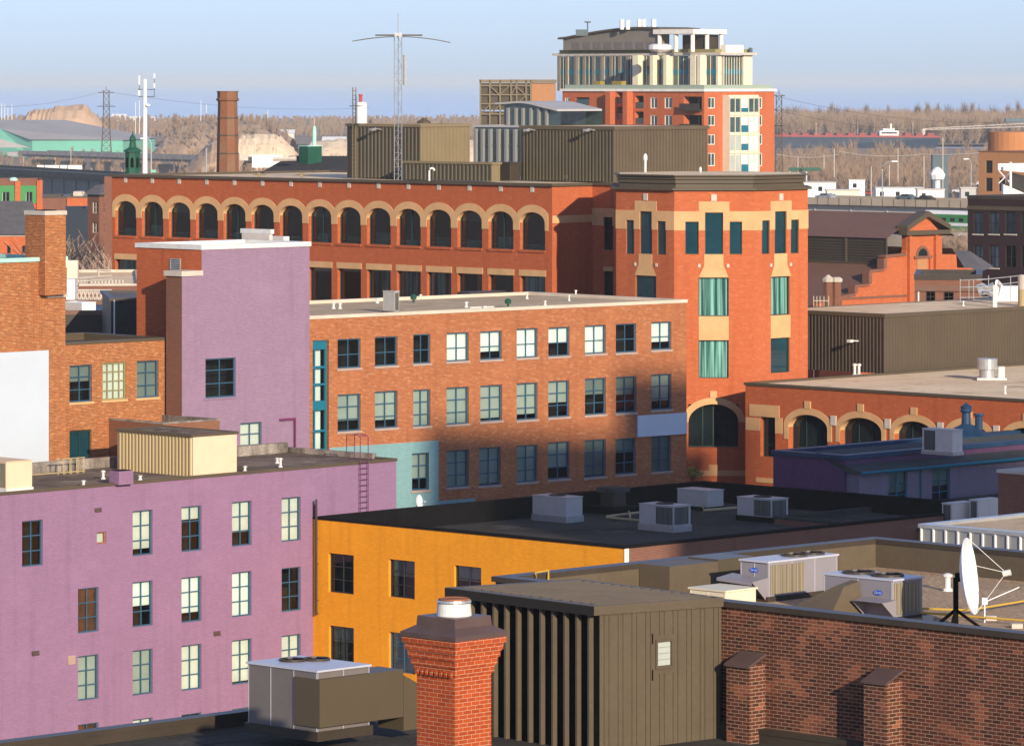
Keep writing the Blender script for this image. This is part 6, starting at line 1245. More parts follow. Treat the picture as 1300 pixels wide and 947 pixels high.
Y=700; P=at(458.7,Y); rt=thing('white_chimney','short white stack with a thin red pipe on top behind the mast penthouse','chimney',(P.x,P.y,0)); m=MB(); m.lathe(P.x,P.y,[(.85,0),(.85,zat(131,Y)),(.7,zat(130,Y))],14); m.build('stack','metal_white',rt); m=MB(); m.lathe(P.x-.1,P.y,[(.24,zat(131,Y)),(.24,zat(122,Y)),(.3,zat(121.5,Y)),(.3,zat(120,Y))],10); m.build('red_pipe','red',rt)
P=at(538,340); m=MB(); m.lathe(P.x,P.y,[(.5,pb1.z1-.1),(.5,zat(155,340)),(.25,zat(152,340))],8); m.lathe(P.x+.05,P.y,[(.2,zat(153,340)),(.2,zat(150,340))],8); tag(m.build('roof_fan','metal_brown'),'squat brown vent on top of the mast penthouse near its corner','roof fan','round fans on the roofs')
def pylon(label,px,Y,ytop,w0,w1,arms,zb=0):
    P=at(px,Y); s=Y/5940; H_=zat(ytop,Y); rt=thing('lattice_pylon',label,'pylon',(P.x,P.y,zb),'lattice power pylons'); m=MB(); n=13
    def hw(z): t=(z-zb)/(H_-zb); return s*(w0+(w1-w0)*(1-t)**2.0)/2
    zs=[zb+(H_-zb)*(i/n) for i in range(n+1)]
    c=[[(P.x+sx*hw(z),P.y+sy*hw(z),z) for sx,sy in ((-1,-1),(1,-1),(1,1),(-1,1))] for z in zs]
    for k in range(4): m.tube([c[i][k] for i in range(n+1)],.10,4)
    for i in range(n):
        for k in range(4): m.tube([c[i][k],c[i+1][(k+1)%4]],.055,3,False); m.tube([c[i][(k+1)%4],c[i+1][k]],.055,3,False); m.tube([c[i][k],c[i][(k+1)%4]],.055,3,False)
    m.build('lattice','tower_paint',rt)
    m=MB()
    for y,w_ in arms: z=zat(y,Y); m.tube([(P.x-w_*s/2,P.y,z),(P.x+w_*s/2,P.y,z)],.12,4); m.tube([(P.x-w_*s/2,P.y,z),(P.x,P.y,z+.9)],.06,3); m.tube([(P.x+w_*s/2,P.y,z),(P.x,P.y,z+.9)],.06,3)
    m.tube([(P.x,P.y,H_),(P.x,P.y,H_+1.5)],.1,4); m.build('cross_arm','tower_paint',rt)
    return P
pA=pylon('rusty lattice power pylon standing in front of the pale green warehouse',135,1890,115,7,16,((118,21),(135.5,24)))
pB=pylon('dark lattice power pylon just right of the condominium tower',989,1500,121,7,10,((122,15),(140,14),(160,13)))
# power lines
def wire(label,a,b,sagm,r=.05,n=14):
    m=MB(); a=Vector(a); b=Vector(b); m.tube([a.lerp(b,i/n)-Vector((0,0,sagm*4*(i/n)*(1-i/n))) for i in range(n+1)],r,3,False); return tag(m.build('power_line','cable'),label,'power line','power lines across the sky')
def qa(px,py,Y): p=at(px,Y); return (p.x,p.y,zat(py,Y))
wire('upper overhead line crossing the sky left of the green warehouse pylon',qa(-40,136,1700),qa(125,118,1890),2)
wire('overhead line from the left pylon toward the brick factory chimney',qa(145,118,1890),qa(470,137,2100),3)
wire('highest overhead line at the right, over the bare woods',qa(983,122,1500),qa(1330,152,1700),4)
wire('overhead line at the right passing above the ship',qa(983,140,1500),qa(1330,163,1700),4)
for k,(a,b,lab) in enumerate(((( 985,196),(1065,196.5),'left span of the pale cable over the right hand yards'),((1065,192.5),(1170,196),'middle span of the pale cable over the right hand yards'),((1170,196),(1300,186),'right span of the pale cable over the right hand yards'))):
    m=MB(); A=Vector(qa(*a,1300)); B_=Vector(qa(*b,1300)); m.tube([A.lerp(B_,i/8)-Vector((0,0,.9*4*(i/8)*(1-i/8))) for i in range(9)],.10,3,False); tag(m.build('power_line','stone_grey'),lab,'power line','pale cables over the yards')
# ------------------------------------------------------------------- left background brick buildings
cb=cbldg('grey_roofed_building','orange brick building with a big dark grey roof at the far left','brick building',-260,50,299.5,430,16,'brick_red',a=R(-6.2),wins=((9,13.5,312,322),(28,32,312,322)),muls=(1,()),capm='concrete',caph=.1,ph=.02)
m=MB(); W=cb.WL; m.face([W.pt(0,cb.z1+.12,.3),W.pt(W.len+.4,cb.z1+.12,.3),W.pt(W.len-.6,cb.z1+3.0,-8),W.pt(0,cb.z1+3.0,-8)]); m.face([W.pt(W.len+.4,cb.z1+.12,.3),W.pt(W.len+.4,cb.z1+.12,-16),W.pt(W.len-.6,cb.z1+3.0,-8)]); m.build('pitched_roof','shingle_grey',cb.root)
gb=cbldg('green_mansard_building','brick building with bright green mansard panels between brick piers at the upper left','brick building',-260,54,235,560,16,'brick_red',a=R(-6.2),wins=((3,12,244,257),(33,41,244,257)),muls=(2,()),wm='glass_dark',wf='blind_grey',capm='brick_brown',caph=.5)
W=gb.WL; m=MB(); W.mesh(m,W.s_(-22),W.s_(47),W.z_(20,258.5),W.z_(20,235.8),d=.10,edge=1); m.build('mansard_panel','green_roof',gb.root); m=MB()
for x0,x1,y in ((-22,-15,230),(19,26,230),(46.7,54,229)): W.bx(m,W.s_(x0),W.s_(x1),0,W.z_(x0,y),-.8,.3)
m.build('brick_pier','brick_red',gb.root)
P=at(17,575); m=MB(); m.lathe(P.x,P.y,[(.55,gb.z1),(.55,zat(227.5,575)),(.3,zat(225.5,575))],8); m.build('roof_vent','copper_green',gb.root)
sl=cbldg('narrow_brick_building','narrow dark red brick building with a slate roof left of the arched office','brick building',111.5,140.5,249.5,450,14,'brick_brown',wins=((117,124,256,271),(132,139,256,271),(117,124,282.5,296),(132,139,282.5,296)),capm='metal_dark',split=126,wm='glass_dark',wf='stone_grey')
m=MB(); m.face([sl.WL.pt(-.4,sl.z1+.15,.3),(sl.F.x,sl.F.y-.4,sl.z1+.15),(sl.F.x,sl.F.y+3,sl.z1+1.1),(sl.L.x+.6,sl.L.y+2,sl.z1+1.0)]); m.face([(sl.F.x,sl.F.y-.4,sl.z1+.15),sl.WR.pt(sl.WR.len+.4,sl.z1+.15,.3),(sl.R.x,sl.R.y+2,sl.z1+1.0),(sl.F.x,sl.F.y+3,sl.z1+1.1)]); m.build('slate_roof','shingle_grey',sl.root)
for k,a in enumerate(((54,84,251,520,'brick_brown','metal_dark','dark brick shed under the left flyover'),(85,111,251,500,'brick_red','metal_brown','low sunlit brick block with two pale windows left of the narrow building'),(84,112,267,470,'navy','navy','low dark blue roofed building in front of the sunlit brick block'))):
    cbldg('low_brick_building' if k<2 else 'dark_blue_building',a[6],'building',a[0],a[1],a[2],a[3],10,a[4],a=R(-5.6),capm=a[5],wins=((96.5,101.5,262,266.5),(107,111,262,266.5)) if k==1 else (),wm='blind_cream',wf='blind_cream',muls=(1,()))
m=MB(); P=at(102,505); m.box(at(93,505).x,at(104,505).x,505,508,zat(251,505),zat(243.5,505)); m.box(at(104,505).x,at(111,505).x,506,508,zat(251,505),zat(245,505)); tag(m.build('rooftop_box','stone_grey'),'beige rooftop boxes beside the left flyover','rooftop box')
# items behind wing: white boxes and truss
Yb=300
def pb(name,label,cat,mt,x0,x1,y0,y1,Y,dp=1.5): m=MB(); m.box(at(x0,Y).x,at(x1,Y).x,Y,Y+dp,zat(y1,Y),zat(y0,Y)); return tag(m.build(name,mt),label,cat)
pb('white_box','upright white box right of the patterned chimney','box','metal_white',84,95,355,382,300)
c=at(104,290); B=Bldg('white_container','white and beige container box above the brick wing','container',c,along(c,v,80),along(c,u,121.5),zat(400.5,290),zat(384.5,290)); B.finish('casing_beige','metal_white',roof='metal_white',ph=.01,cap='metal_white',capw=.1,caph=.02,proud=.01)
m=MB(); Yt=310; tq=lambda x,y:(at(x,Yt).x,Yt,zat(y,Yt))
for i in range(9):
    x=96+i*5; m.tube([tq(x,370),tq(x+4,381)],.06,4); m.tube([tq(x+4,370),tq(x,381)],.06,4)
for y in (369,382): m.tube([tq(94,y),tq(142,y)],.08,4)
m.tube([tq(94,354),tq(142,350)],.05,4); m.tube([tq(94,358),tq(142,355)],.05,4); m.tube([tq(125,342),tq(125,352)],.07,4); m.tube([tq(125,343),tq(141,344)],.06,4)
for i in range(14): m.box(at(98+i*4.4,Yt+2).x,at(100.2+i*4.4,Yt+2).x,Yt+2,Yt+2.4,zat(361.5,Yt),zat(357,Yt))
tag(m.build('steel_truss','stone_grey'),'pale steel truss and joist ends behind the brick wing roof','truss')
lo=cbldg('low_works_building','low dark roofed works building behind the brick wing','building',60,215,398,285,14,'metal_dark',a=R(-5),capm='roof_brown',roof='roof_blue',caph=.2,ph=.1)
lo2=cbldg('tan_roof_building','low building with a tan cluttered roof between the bare trees and the wing','building',60,180,362,318,24,'brick_brown',a=R(-5),capm='stone_grey',roof='gravel_pale',caph=.1,ph=.1)
m=MB(); P=at(87,312); m.box(P.x-.5,P.x+.6,P.y,P.y+1,lo2.z1,zat(331,312)); tag(m.build('yellow_cabinet','casing_cream'),'tall cream and grey louvred stack right of the patterned chimney','louvred stack')
# ------------------------------------------------------------------- elevated highway
def deck(name,label,p0,p1,z,mt_b,mt_g,width=16,gh=2.0,group=None):
    W=Wall(p0,p1); rt=thing(name,label,'elevated road',(*((p0+p1)/2),0),group)
    m=MB(); W.bx(m,0,W.len,z-1.6,z-.6,-width,0); m.build('deck','asphalt',rt)
    m=MB(); W.bx(m,0,W.len,z-1.5,z,.0,.3); W.bx(m,0,W.len,z-1.5,z,-width-.3,-width); m.build('barrier',mt_b,rt)
    m=MB(); s=0
    while s<W.len and mt_b=='conc_deck': W.bx(m,s,s+.10,z-1.45,z+.02,.3,.36); s+=3
    m.build('barrier_joints','metal_brown',rt)
    m=MB(); W.bx(m,0,W.len,z-1.6-gh,z-1.6,-1.8,-1.2); W.bx(m,0,W.len,z-1.6-gh,z-1.6,-width+1,-width+1.6); m.build('girder',mt_g,rt)
    m=MB(); s=10
    while s<W.len: W.bx(m,s,s+.25,z-1.6-gh,z-1.6,-1.2,-.95); s+=10
    m.build('girder_stiffener',mt_g,rt)
    s=8
    while s<W.len-2: m=MB(); W.bx(m,s,s+1.5,0,z-3.6,-width+2,-1.5); s+=28; m.build('pier','conc_deck',rt)
    return W
h1=deck('elevated_highway','tan concrete elevated highway behind the stepped gable building on the right',at(985,1005),at(1420,941),11.2,'conc_deck','casing_grey')
h2=deck('elevated_highway','dark elevated flyover behind the green mansard building on the left',at(-80,1302),at(240,1110),12.6,'barrier_dark','steel_blue',gh=4.5)
m=MB(); s=0; zr_=12.65
while s<h2.len: m.tube([h2.pt(s,zr_,.1),h2.pt(s,zr_+.8,.1)],.05,4); s+=4
m.tube([h2.pt(0,zr_+.8,.1),h2.pt(h2.len,zr_+.8,.1)],.06,4); rr=m.build('flyover_railing','green_frame',None); tag(rr,'thin green handrail along the top of the left flyover','railing')
def car(label,W,s,z,d,mt,L=4.5,suv=False,grp='cars on the elevated highway'):
    o=W.pt(s,z,d); X=Vector((W.d.x,W.d.y,0)); N=Vector((W.n.x,W.n.y,0)); Z=Vector((0,0,1)); root=thing('parked_car' if 'parked' in label else 'car',label,'car',tuple(o),grp)
    P=lambda a,b,c:o+X*a+N*b+Z*c
    hgt=1.75 if suv else 1.42
    prof=[(0,.35),(0,.85),(.25,.95),(1.1,1.0),(1.75 if not suv else 1.3,hgt),(3.3 if not suv else 4.1,hgt),(4.0,1.05),(4.45,.95),(L,.6),(L,.35)]
    m=MB(); a=[P(x,-.85,y) for x,y in prof]; b=[P(x,.85,y) for x,y in prof]; m.face(a); m.face(b[::-1])
    for i in range(len(prof)): j=(i+1)%len(prof); m.face([a[i],a[j],b[j],b[i]])
    m.build('body',mt,root)
    m=MB(); ww=[(1.25,1.02),(1.8,hgt-.08),(3.25,hgt-.08),(3.85,1.05)]
    for sgn in (-.86,.86): m.face([P(x,sgn,y) for x,y in ww])
    m.build('window','glass_dark',root)
    for x in (.85,3.65):
        for sgn in (-.8,.8):
            m=MB(); m.tube([P(x,sgn-.1,.33),P(x,sgn+.1,.33)],.33,10); m.build('wheel','black',root)
    return root
car('silver car on the elevated highway at the left end beside the tower',h1,h1.s_(1026),10.6,-3,'galv')
car('dark car on the elevated highway near its middle',h1,h1.s_(1152),10.6,-3,'metal_dark',L=4.6,suv=False)
car('dark grey car on the elevated highway left of its middle',h1,h1.s_(1105),10.6,-9,'steel_blue')
def lamp(label,px,Y,yb,yt,arm=1.8,dirx=1,mt='galv',grp='street lamps along the highway'):
    P=at(px,Y); zb,zt=zat(yb,Y),zat(yt,Y); rt=thing('street_lamp',label,'street lamp',(P.x,P.y,zb),grp); m=MB(); h=zt-zb
    pts=[(P.x,P.y,zb),(P.x,P.y,zb+h*.8)]+[(P.x+dirx*arm*(1-math.cos(t)),P.y,zb+h*.8+h*.2*math.sin(t)) for t in (.4,.8,1.2,1.57)]
    m.tube(pts,[.16,.12]+[.09]*4,6); m.build('pole',mt,rt); m=MB(); e=pts[-1]; m.box(min(e[0],e[0]+dirx*1.3),max(e[0],e[0]+dirx*1.3),P.y-.3,P.y+.3,zt-.15,zt+.1); m.build('lamp_head','metal_white',rt)
lamp('curved arm street lamp over the elevated highway',1120,1010,262,205,2.0,1)
lamp('street lamp behind the highway, left of the tan brick building',1233,1150,246,202,.6,-1)
lamp('double bend street lamp left of the brick factory chimney',262,900,222,180,3.2,1)
lamp('thin street lamp beside the white monopole',192,900,222,176,.8,-1)
for k,(px,Y,yb,yt) in enumerate(((1059,1300,225,189),(1046,1500,215,196),(1106,1250,250,212),(1129,1250,236,210),(1173,1250,240,198),(1197,1300,250,175),(1140,1400,232,188),(1013,1350,235,200),(70,1900,219,193),(90,1800,212,190),(30,1900,216,196),(399,1500,176,150),(1036,2450,172,156),(1089,2450,172,155),(1159,2450,172,155),(323,1400,213,178))):
    P=at(px,Y); m=MB(); m.tube([(P.x,P.y,max(0,zat(yb,Y))),(P.x,P.y,zat(yt,Y))],.14,5); tag(m.build('utility_pole','stone_grey'),['tall pole','short pole','slim pole','plain pole','white pole','tallest pole','thin pole','low pole'][k%8]+[' between the sheds behind the highway',' by the left edge of the bare woods',' behind the highway left of the curved lamp',' behind the highway right of the curved lamp',' left of the dark silo',' right of the dark silo',' in the scrub above the curved lamp',' by the signboard right of the tower',' behind the left flyover',' in front of the green warehouse',' at the left by the flyover',' standing over the pale piles left of the penthouse',' left on the ship deck line',' middle on the ship deck line',' right on the ship deck line',' by the white billboard behind the chimney'][k],'pole','poles among the yards')
# sign gantry and signs
rt=thing('road_sign','green road sign on posts right of the condominium tower','road sign',(*at(1022,1200),5)); Y=1200; m=MB(); m.box(at(1001,Y).x,at(1042,Y).x,Y,Y+.4,zat(217.5,Y),zat(213,Y)); m.build('sign_board','green_dark',rt); m=MB(); m.tube([(at(1003,Y).x,Y+.3,0),(at(1003,Y).x,Y+.3,zat(215,Y))],.2,5); m.tube([(at(1024,Y).x,Y+.3,0),(at(1024,Y).x,Y+.3,zat(215,Y))],.2,5); m.build('post','galv',rt)
pb('roadside_billboard','plain white billboard behind the office roof right of the brick chimney','billboard','metal_white',320,359,197,213,900,.4)
pb('roadside_sign','small pale signboard right of the brick factory chimney','sign','stone_grey',304,315,196,204,1000,.4)
pb('green_sign','small green sign by the foot of the white monopole','sign','green_wall',192,198,216,219,880,.2)
# ------------------------------------------------------------------- train
Y=860; W=Wall(at(1170,Y+8),at(1262,Y-6)); L_=W.len; rt=thing('train_coach','green and white railway coach behind the bare trees at the right','train',tuple(W.pt(L_/2,6,-1.5)))
z0=zat(300,Y); z1=zat(268.5,Y); hh=z1-z0
m=MB(); W.bx(m,0,L_,z0,z0+hh*.14,-2.8,0); W.bx(m,0,L_,z0+hh*.40,z0+hh*.52,-2.8,0); 
m.hexa([W.pt(.0,z0+hh*.86,0),W.pt(L_,z0+hh*.86,0),W.pt(L_,z0+hh*.86,-2.8),W.pt(0,z0+hh*.86,-2.8),W.pt(.5,z1,-.6),W.pt(L_-.5,z1,-.6),W.pt(L_-.5,z1,-2.2),W.pt(.5,z1,-2.2)]); m.build('white_shell','metal_white',rt)
m=MB(); W.bx(m,0,L_,z0+hh*.14,z0+hh*.40,-2.8,0); W.bx(m,0,L_,z0+hh*.52,z0+hh*.86,-2.8,0); m.build('green_shell','green_roof',rt)
for i in range(8):
    s=L_*(.04+.12*i); m=MB(); W.bx(m,s,s+1.1,z0+hh*.58,z0+hh*.72,0,.03); m.build('window','glass_dark',rt)
m=MB(); W.bx(m,-30,L_+10,0,z0-.3,-6,2); tag(m.build('rail_embankment','conc_deck'),'low pale rail embankment wall under the green train','embankment')
# ------------------------------------------------------------------- yards right
yard=[('white_shed','long white shed just right of the tower, above the highway',1013,1061,231.5,243,1150,12,'metal_white'),('white_trailer','low white trailer right of the long white shed',1050,1092,241,248,1120,6,'casing_cream'),('white_trailer','white trailer with rounded end in the middle of the yards',1078,1098,228,236,1250,4,'metal_white'),('white_shed','wide white roofed shed behind the middle of the highway',1112,1172,238,246,1180,8,'metal_white'),('white_shed','cream shed right of the wide white roofed shed',1165,1199,240,250,1160,6,'coping_white'),('grey_shed','grey green hut at the right end of the yards',1220,1239,238,252,1130,4,'casing_grey'),('dark_silo','dark square silo above the right hand yards',1184,1204,196,224,1350,6,'steel_blue')]
for nm,lab,x0,x1,y0,y1,Y,dp,mt_ in yard:
    rt=thing(nm,lab,nm.replace('_',' ').split()[-1],(*at((x0+x1)/2,Y),0)); m=MB(); zt=zat(y0,Y); xa,xb=at(x0,Y).x,at(x1,Y).x; m.box(xa,xb,Y,Y+dp,0,zt-.25); m.build('wall',mt_,rt); m=MB(); m.box(xa-.2,xb+.2,Y-.2,Y+dp+.2,zt-.25,zt); m.build('roof','membrane_pale' if 'silo' not in nm else 'steel_blue',rt)
    if 'silo' not in nm:
        m=MB(); 
        for i in range(max(1,int((xb-xa)/4))): m.box(xa+1+i*4,xa+2+i*4,Y-.04,Y,zt-2.2,zt-1.1)
        m.build('window','glass_dark',rt)
P=at(1190,1300); m=MB(); m.lathe(P.x,P.y,[(.8,0),(.8,zat(229,1300)),(1.9,zat(228,1300)),(2.3,zat(222,1300)),(1.5,zat(216,1300)),(.5,zat(212.5,1300))],9,.3); tag(m.build('white_hopper','metal_white'),'ragged white hopper in front of the dark silo','hopper')
for k,(px,py,Y) in enumerate(((1075,233,1230),(1083,236,1220),(1210,241,1200),(1150,232,1300),(1180,228,1350),(1095,244,1150),(1215,235,1260),(1230,232,1290),(1245,228,1300))):
    Y=213840/(py+4-103); W_=Wall(at(px,Y),at(px+20,Y-3)); car(['white car parked behind the long white shed','pale car parked beside the rounded trailer','white car parked left of the grey green hut','silver car parked on the yard below the bare woods','dark car parked by the white hopper','red car parked behind the highway','grey car parked right of the white hopper','white car parked near the lamp left of the tan building','silver car parked beside the tan brick building'][k],W_,0,0,0,['metal_white','galv','metal_white','galv','metal_dark','red','casing_grey','metal_white','galv'][k],grp='cars parked in the yards')
# ------------------------------------------------------------------- far left: warehouse, mound, sheds
Y=2200; z_=lambda y,yy=Y: zat(y,yy); rt=thing('green_warehouse','large pale green warehouse with a grey roof at the far left','warehouse',(*at(90,Y),0))
ex,ey=at(41,Y),at(156,Y-20)
m=MB(); ze=zat(177.5,Y); A_=[(ex.x,Y),(ey.x,Y-20)]
m.face([(ex.x,Y,0),(ey.x,Y-20,0),(ey.x,Y-20,ze),(ex.x,Y,ze)]); m.face([(ey.x,Y-20,0),(ey.x+8,Y+70,0),(ey.x+8,Y+70,ze),(ey.x,Y-20,ze)]); 
wx=at(-30,Y+30); m.face([(wx.x,Y+30,0),(ex.x,Y,0),(ex.x,Y,ze),(at(0,Y+20).x,Y+20,zat(164,Y)),(wx.x,Y+30,zat(160,Y))]); m.face([(wx.x,Y+90,0),(ey.x+8,Y+70,0),(ey.x+8,Y+70,ze),(wx.x,Y+90,ze)]); m.build('wall','green_wall',rt)
m=MB(); zr_=zat(152.5,Y+45); r0,r1=at(-40,Y+45),at(82,Y+45)
m.face([(ex.x-1,Y-1,ze),(ey.x+1,Y-21,ze),(r1.x,Y+45,zr_),(at(-5,Y+45).x,Y+45,zr_),(at(0,Y+20).x,Y+20,zat(164,Y))]); m.face([(ey.x+1,Y-21,ze),(ey.x+9,Y+71,ze),(r1.x,Y+45,zr_)]); m.face([(at(0,Y+20).x,Y+20,zat(164,Y)),(r0.x,Y+45,zr_),(at(-5,Y+45).x,Y+45,zr_)]); m.face([(wx.x,Y+90,ze),(ey.x+9,Y+71,ze),(r1.x,Y+45,zr_),(r0.x,Y+45,zr_)]); m.build('roof','grey_roof',rt)
m=MB(); m.face([(at(-5,Y-3).x,Y-3,zat(175,Y)),(at(38,Y-3).x,Y-3,zat(187.5,Y)),(at(-5,Y-3).x,Y-3,zat(187.5,Y))]); m.box(at(43,Y).x,at(55,Y).x,Y-8,Y-1,0,zat(192,Y)); m.box(at(12,Y).x,at(25,Y).x,Y-10,Y-4,zat(198,Y),zat(193,Y)); m.build('grey_annexe','grey_roof',rt)
def mound(name,label,cat,pts,Y,dp,mt='dirt',kind=None,seed=1):
    r=random.Random(seed); m=MB(); N=len(pts); cols=[]
    fine=[]
    for i in range(N-1):
        for k in range(6): t=k/6; fine.append((pts[i][0]*(1-t)+pts[i+1][0]*t,pts[i][1]*(1-t)+pts[i+1][1]*t+r.uniform(-.25,.25)))
    fine.append(pts[-1])
    K=9
    for x,y in fine:
        h=max(.2,zat(y,Y)); c=[]
        for j in range(K+1):
            f=j/K; hh=h*math.sin(f*PI)**.8 if 0<f<1 else 0; c.append(Vector((at(x,Y).x+r.uniform(-.2,.2),Y-dp+2*dp*f,max(-.5,hh*(1+r.uniform(-.035,.035))))))
        cols.append(c)
    for i in range(len(cols)-1):
        for j in range(K): m.face([cols[i][j],cols[i+1][j],cols[i+1][j+1],cols[i][j+1]],True)
    o=m.build(name,mt); 
    if kind: o['kind']=kind
    else: tag(o,label,cat)
    return o
mound('dirt_mound','broad tan dirt mound rising behind the green warehouse','dirt mound',[(22,175),(30,152),(38,142),(45,140),(62,139),(72,135),(108,133),(115,140),(122,147),(130,158),(150,172),(165,185)],2450,45,seed=2)
mound('dirt_mound','rough brown dirt hill between the white monopole and the brick chimney','dirt mound',[(190,205),(200,190),(215,168),(230,158),(250,154),(285,152),(330,156),(350,162),(372,176)],2200,60,'dirt_scrub',seed=3)
mound('dirt_mound','pale sandy pile right of the brick chimney, streaked by scrub','dirt mound',[(290,199),(305,172),(320,171),(345,171),(356,173),(372,188),(378,197)],1900,30,'gravel_pale',seed=4)
mound('dirt_mound','low brown bank left of the brick chimney','dirt mound',[(240,207),(255,192),(272,176),(290,172),(300,190),(310,205)],1700,30,'dirt_scrub',seed=5)
mound('dirt_mound','wide low sandy bank behind the mast penthouse','dirt mound',[(375,200),(395,180),(430,176),(480,174),(560,176),(640,180),(680,195)],2000,40,'gravel_pale',seed=6)
far_sheds=[(343,373,165,174,2300,'white pitched shed on the sandy bank'),(410,438,174,185,2000,'long pale shed left of the mast penthouse'),(323,336,154.5,159,4200,'tiny white building on the far shore right of the chimney'),(142,160,145,152,4200,'white roofed building on the far shore behind the pylon'),(162,178,148,154,4200,'low white building on the far shore left of the monopole'),(190,197,148,152,4200,'small white building on the far shore right of the monopole'),(236,243,150,155,4200,'small white hut on the far shore left of the brick chimney')]
for x0,x1,y0,y1,Y,lab in far_sheds:
    rt=thing('distant_shed',lab,'shed',(*at((x0+x1)/2,Y),0),'white sheds on the far shore'); xa,xb=at(x0,Y).x,at(x1,Y).x; zt=zat(y0,Y); zb=max(0,zat(y1,Y)); m=MB(); m.box(xa,xb,Y,Y+10,0,zb+(zt-zb)*.5); m.build('wall','casing_beige',rt); m=MB(); zz_=zb+(zt-zb)*.5; m.face([(xa-.5,Y-.5,zz_),(xb+.5,Y-.5,zz_),(xb+.5,Y+5,zt),(xa-.5,Y+5,zt)]); m.face([(xa-.5,Y+10.5,zz_),(xb+.5,Y+10.5,zz_),(xb+.5,Y+5,zt),(xa-.5,Y+5,zt)]); m.face([(xa,Y,zz_),(xa,Y+10,zz_),(xa,Y+5,zt)]); m.build('roof','metal_white',rt)
Y=1800; W=Wall(at(20,Y),at(300,Y-40)); 
dk2=deck('elevated_highway','distant pale grey elevated road in front of the green warehouse',at(25,1870),at(300,1700),8.2,'concrete','concrete',width=12,gh=.8)
for k,x in enumerate((47,57,66,76,86,95)):
    P=at(x,1650); m=MB(); m.box(P.x,P.x+2.4,P.y,P.y+2.5,0,zat(210,1650)); tag(m.build('white_trailer','coping_white'),['first','second','third','fourth','fifth','sixth'][k]+' from the left of six white trailers behind the left flyover','trailer','white trailers in a row')
# wind masts on the far shore
for k,(x,y) in enumerate(((2,131),(6,133),(10,137),(15,132),(172,130),(177,128),(255,128),(262,133),(340,140))):
    P=at(x,2950); m=MB(); m.tube([(P.x,P.y,0),(P.x,P.y,zat(y,2950))],.22,4); tag(m.build('distant_mast','metal_white'),['first','second','third','fourth','fifth','sixth','seventh','eighth','ninth'][k]+' from the left of the thin white masts on the far shore','mast','thin masts on the far shore')
# ------------------------------------------------------------------- ship
Y=2560; rt=thing('cargo_ship','long dark hulled cargo ship with a red deck, moored before the bare woods','ship',(*at(1100,Y),0))
m=MB(); x0,x1=at(975,Y).x,at(1192,Y).x; zt=zat(173.5,Y)
m.hexa([(x0,Y-12,-1),(x1-3,Y-10,-1),(x1-3,Y+10,-1),(x0,Y+12,-1),(x0,Y-12,zt),(x1,Y-12,zt-.6),(x1,Y+12,zt-.6),(x0,Y+12,zt)]); m.build('hull','hull',rt)
m=MB(); m.hexa([(x0,Y-12.2,zt),(x1,Y-12.2,zt-.6),(x1,Y+12,zt-.6),(x0,Y+12,zt),(x0,Y-12.2,zt+1.0),(x1,Y-12.2,zt+.4),(x1,Y+12,zt+.4),(x0,Y+12,zt+1.0)]); 
for i in range(14): x=x0+6+i*6.2; m.box(x,x+3.5,Y-9,Y+9,zt+.4,zt+1.9)
m.build('deck','deck_red',rt)
m=MB(); a,b=at(1115,Y).x,at(1139,Y).x; m.box(a,b,Y-10,Y+8,zt,zt+3.2); m.box(a+2,b-2,Y-8,Y+6,zt+3.2,zt+4.4); m.tube([(at(1131,Y).x,Y,zt+4),(at(1131,Y).x,Y,zt+7)],.5,6); m.build('deckhouse','coping_white',rt)
m=MB(); m.box(a+1,b-1,Y-10.1,Y-10,zt+1.6,zt+2.4); m.build('window','glass_dark',rt)
m=MB(); m.tube([(at(1172,Y).x,Y,zt),(at(1172,Y).x,Y,zt+4)],1.2,8); A_=Vector((at(1172,Y).x,Y,zt+3.6)); B_=Vector((at(1320,Y).x,Y,zt+5.5)); 
for dz in (0,2.0): m.tube([A_+Vector((0,0,dz*.3)),B_+Vector((0,0,dz))],.22,4)
for i in range(22): t=i/22; t2=(i+1)/22; m.tube([A_.lerp(B_,t)+Vector((0,0,(.6+1.4*t) if i%2 else 0)),A_.lerp(B_,t2)+Vector((0,0,0 if i%2 else .6+1.4*t2))],.12,3,False)
m.build('unloading_boom','stone_grey',rt)
pb('dark_hopper','dark blue grey bin at the right edge above the ship boom','bin','steel_blue',1277,1320,150.5,156,2560,8)
# ------------------------------------------------------------------- trees
def tree_mesh(h,seed,depth=5,spread=.55,tr=.18,dens=3,evg=False):
    r=random.Random(seed); tm=MB(); cm=MB()
    def grow(p,d,L,rad,lv):
        e=p+d*L; mid_=(p+e)/2+Vector((r.uniform(-1,1),r.uniform(-1,1),0))*L*.05
        (tm if lv<=1 else cm).tube([p,mid_,e],[rad,rad*.85,rad*.65],4 if lv<=1 else 3,False)
        if lv>=depth: return
        n=dens+(1 if r.random()<.4 else 0)
        for i in range(n):
            t=r.uniform(.45,1.0); q=p.lerp(e,t); ax=Vector((r.uniform(-1,1),r.uniform(-1,1),r.uniform(-.1,.5))).normalized()
            nd=(d*(1-spread)+ax*spread+Vector((0,0,.22))).normalized(); grow(q,nd,L*r.uniform(.6,.85),max(.014,rad*.55),lv+1)
    grow(Vector((0,0,0)),Vector((r.uniform(-.05,.05),r.uniform(-.05,.05),1)).normalized(),h*.30,tr,0)
    zt=max(p.z for p in cm.v); f=h/zt
    for mm in (tm,cm): mm.v=[Vector((p.x*f*.85,p.y*f*.85,p.z*f)) for p in mm.v]
    return tm,cm
protos=[]
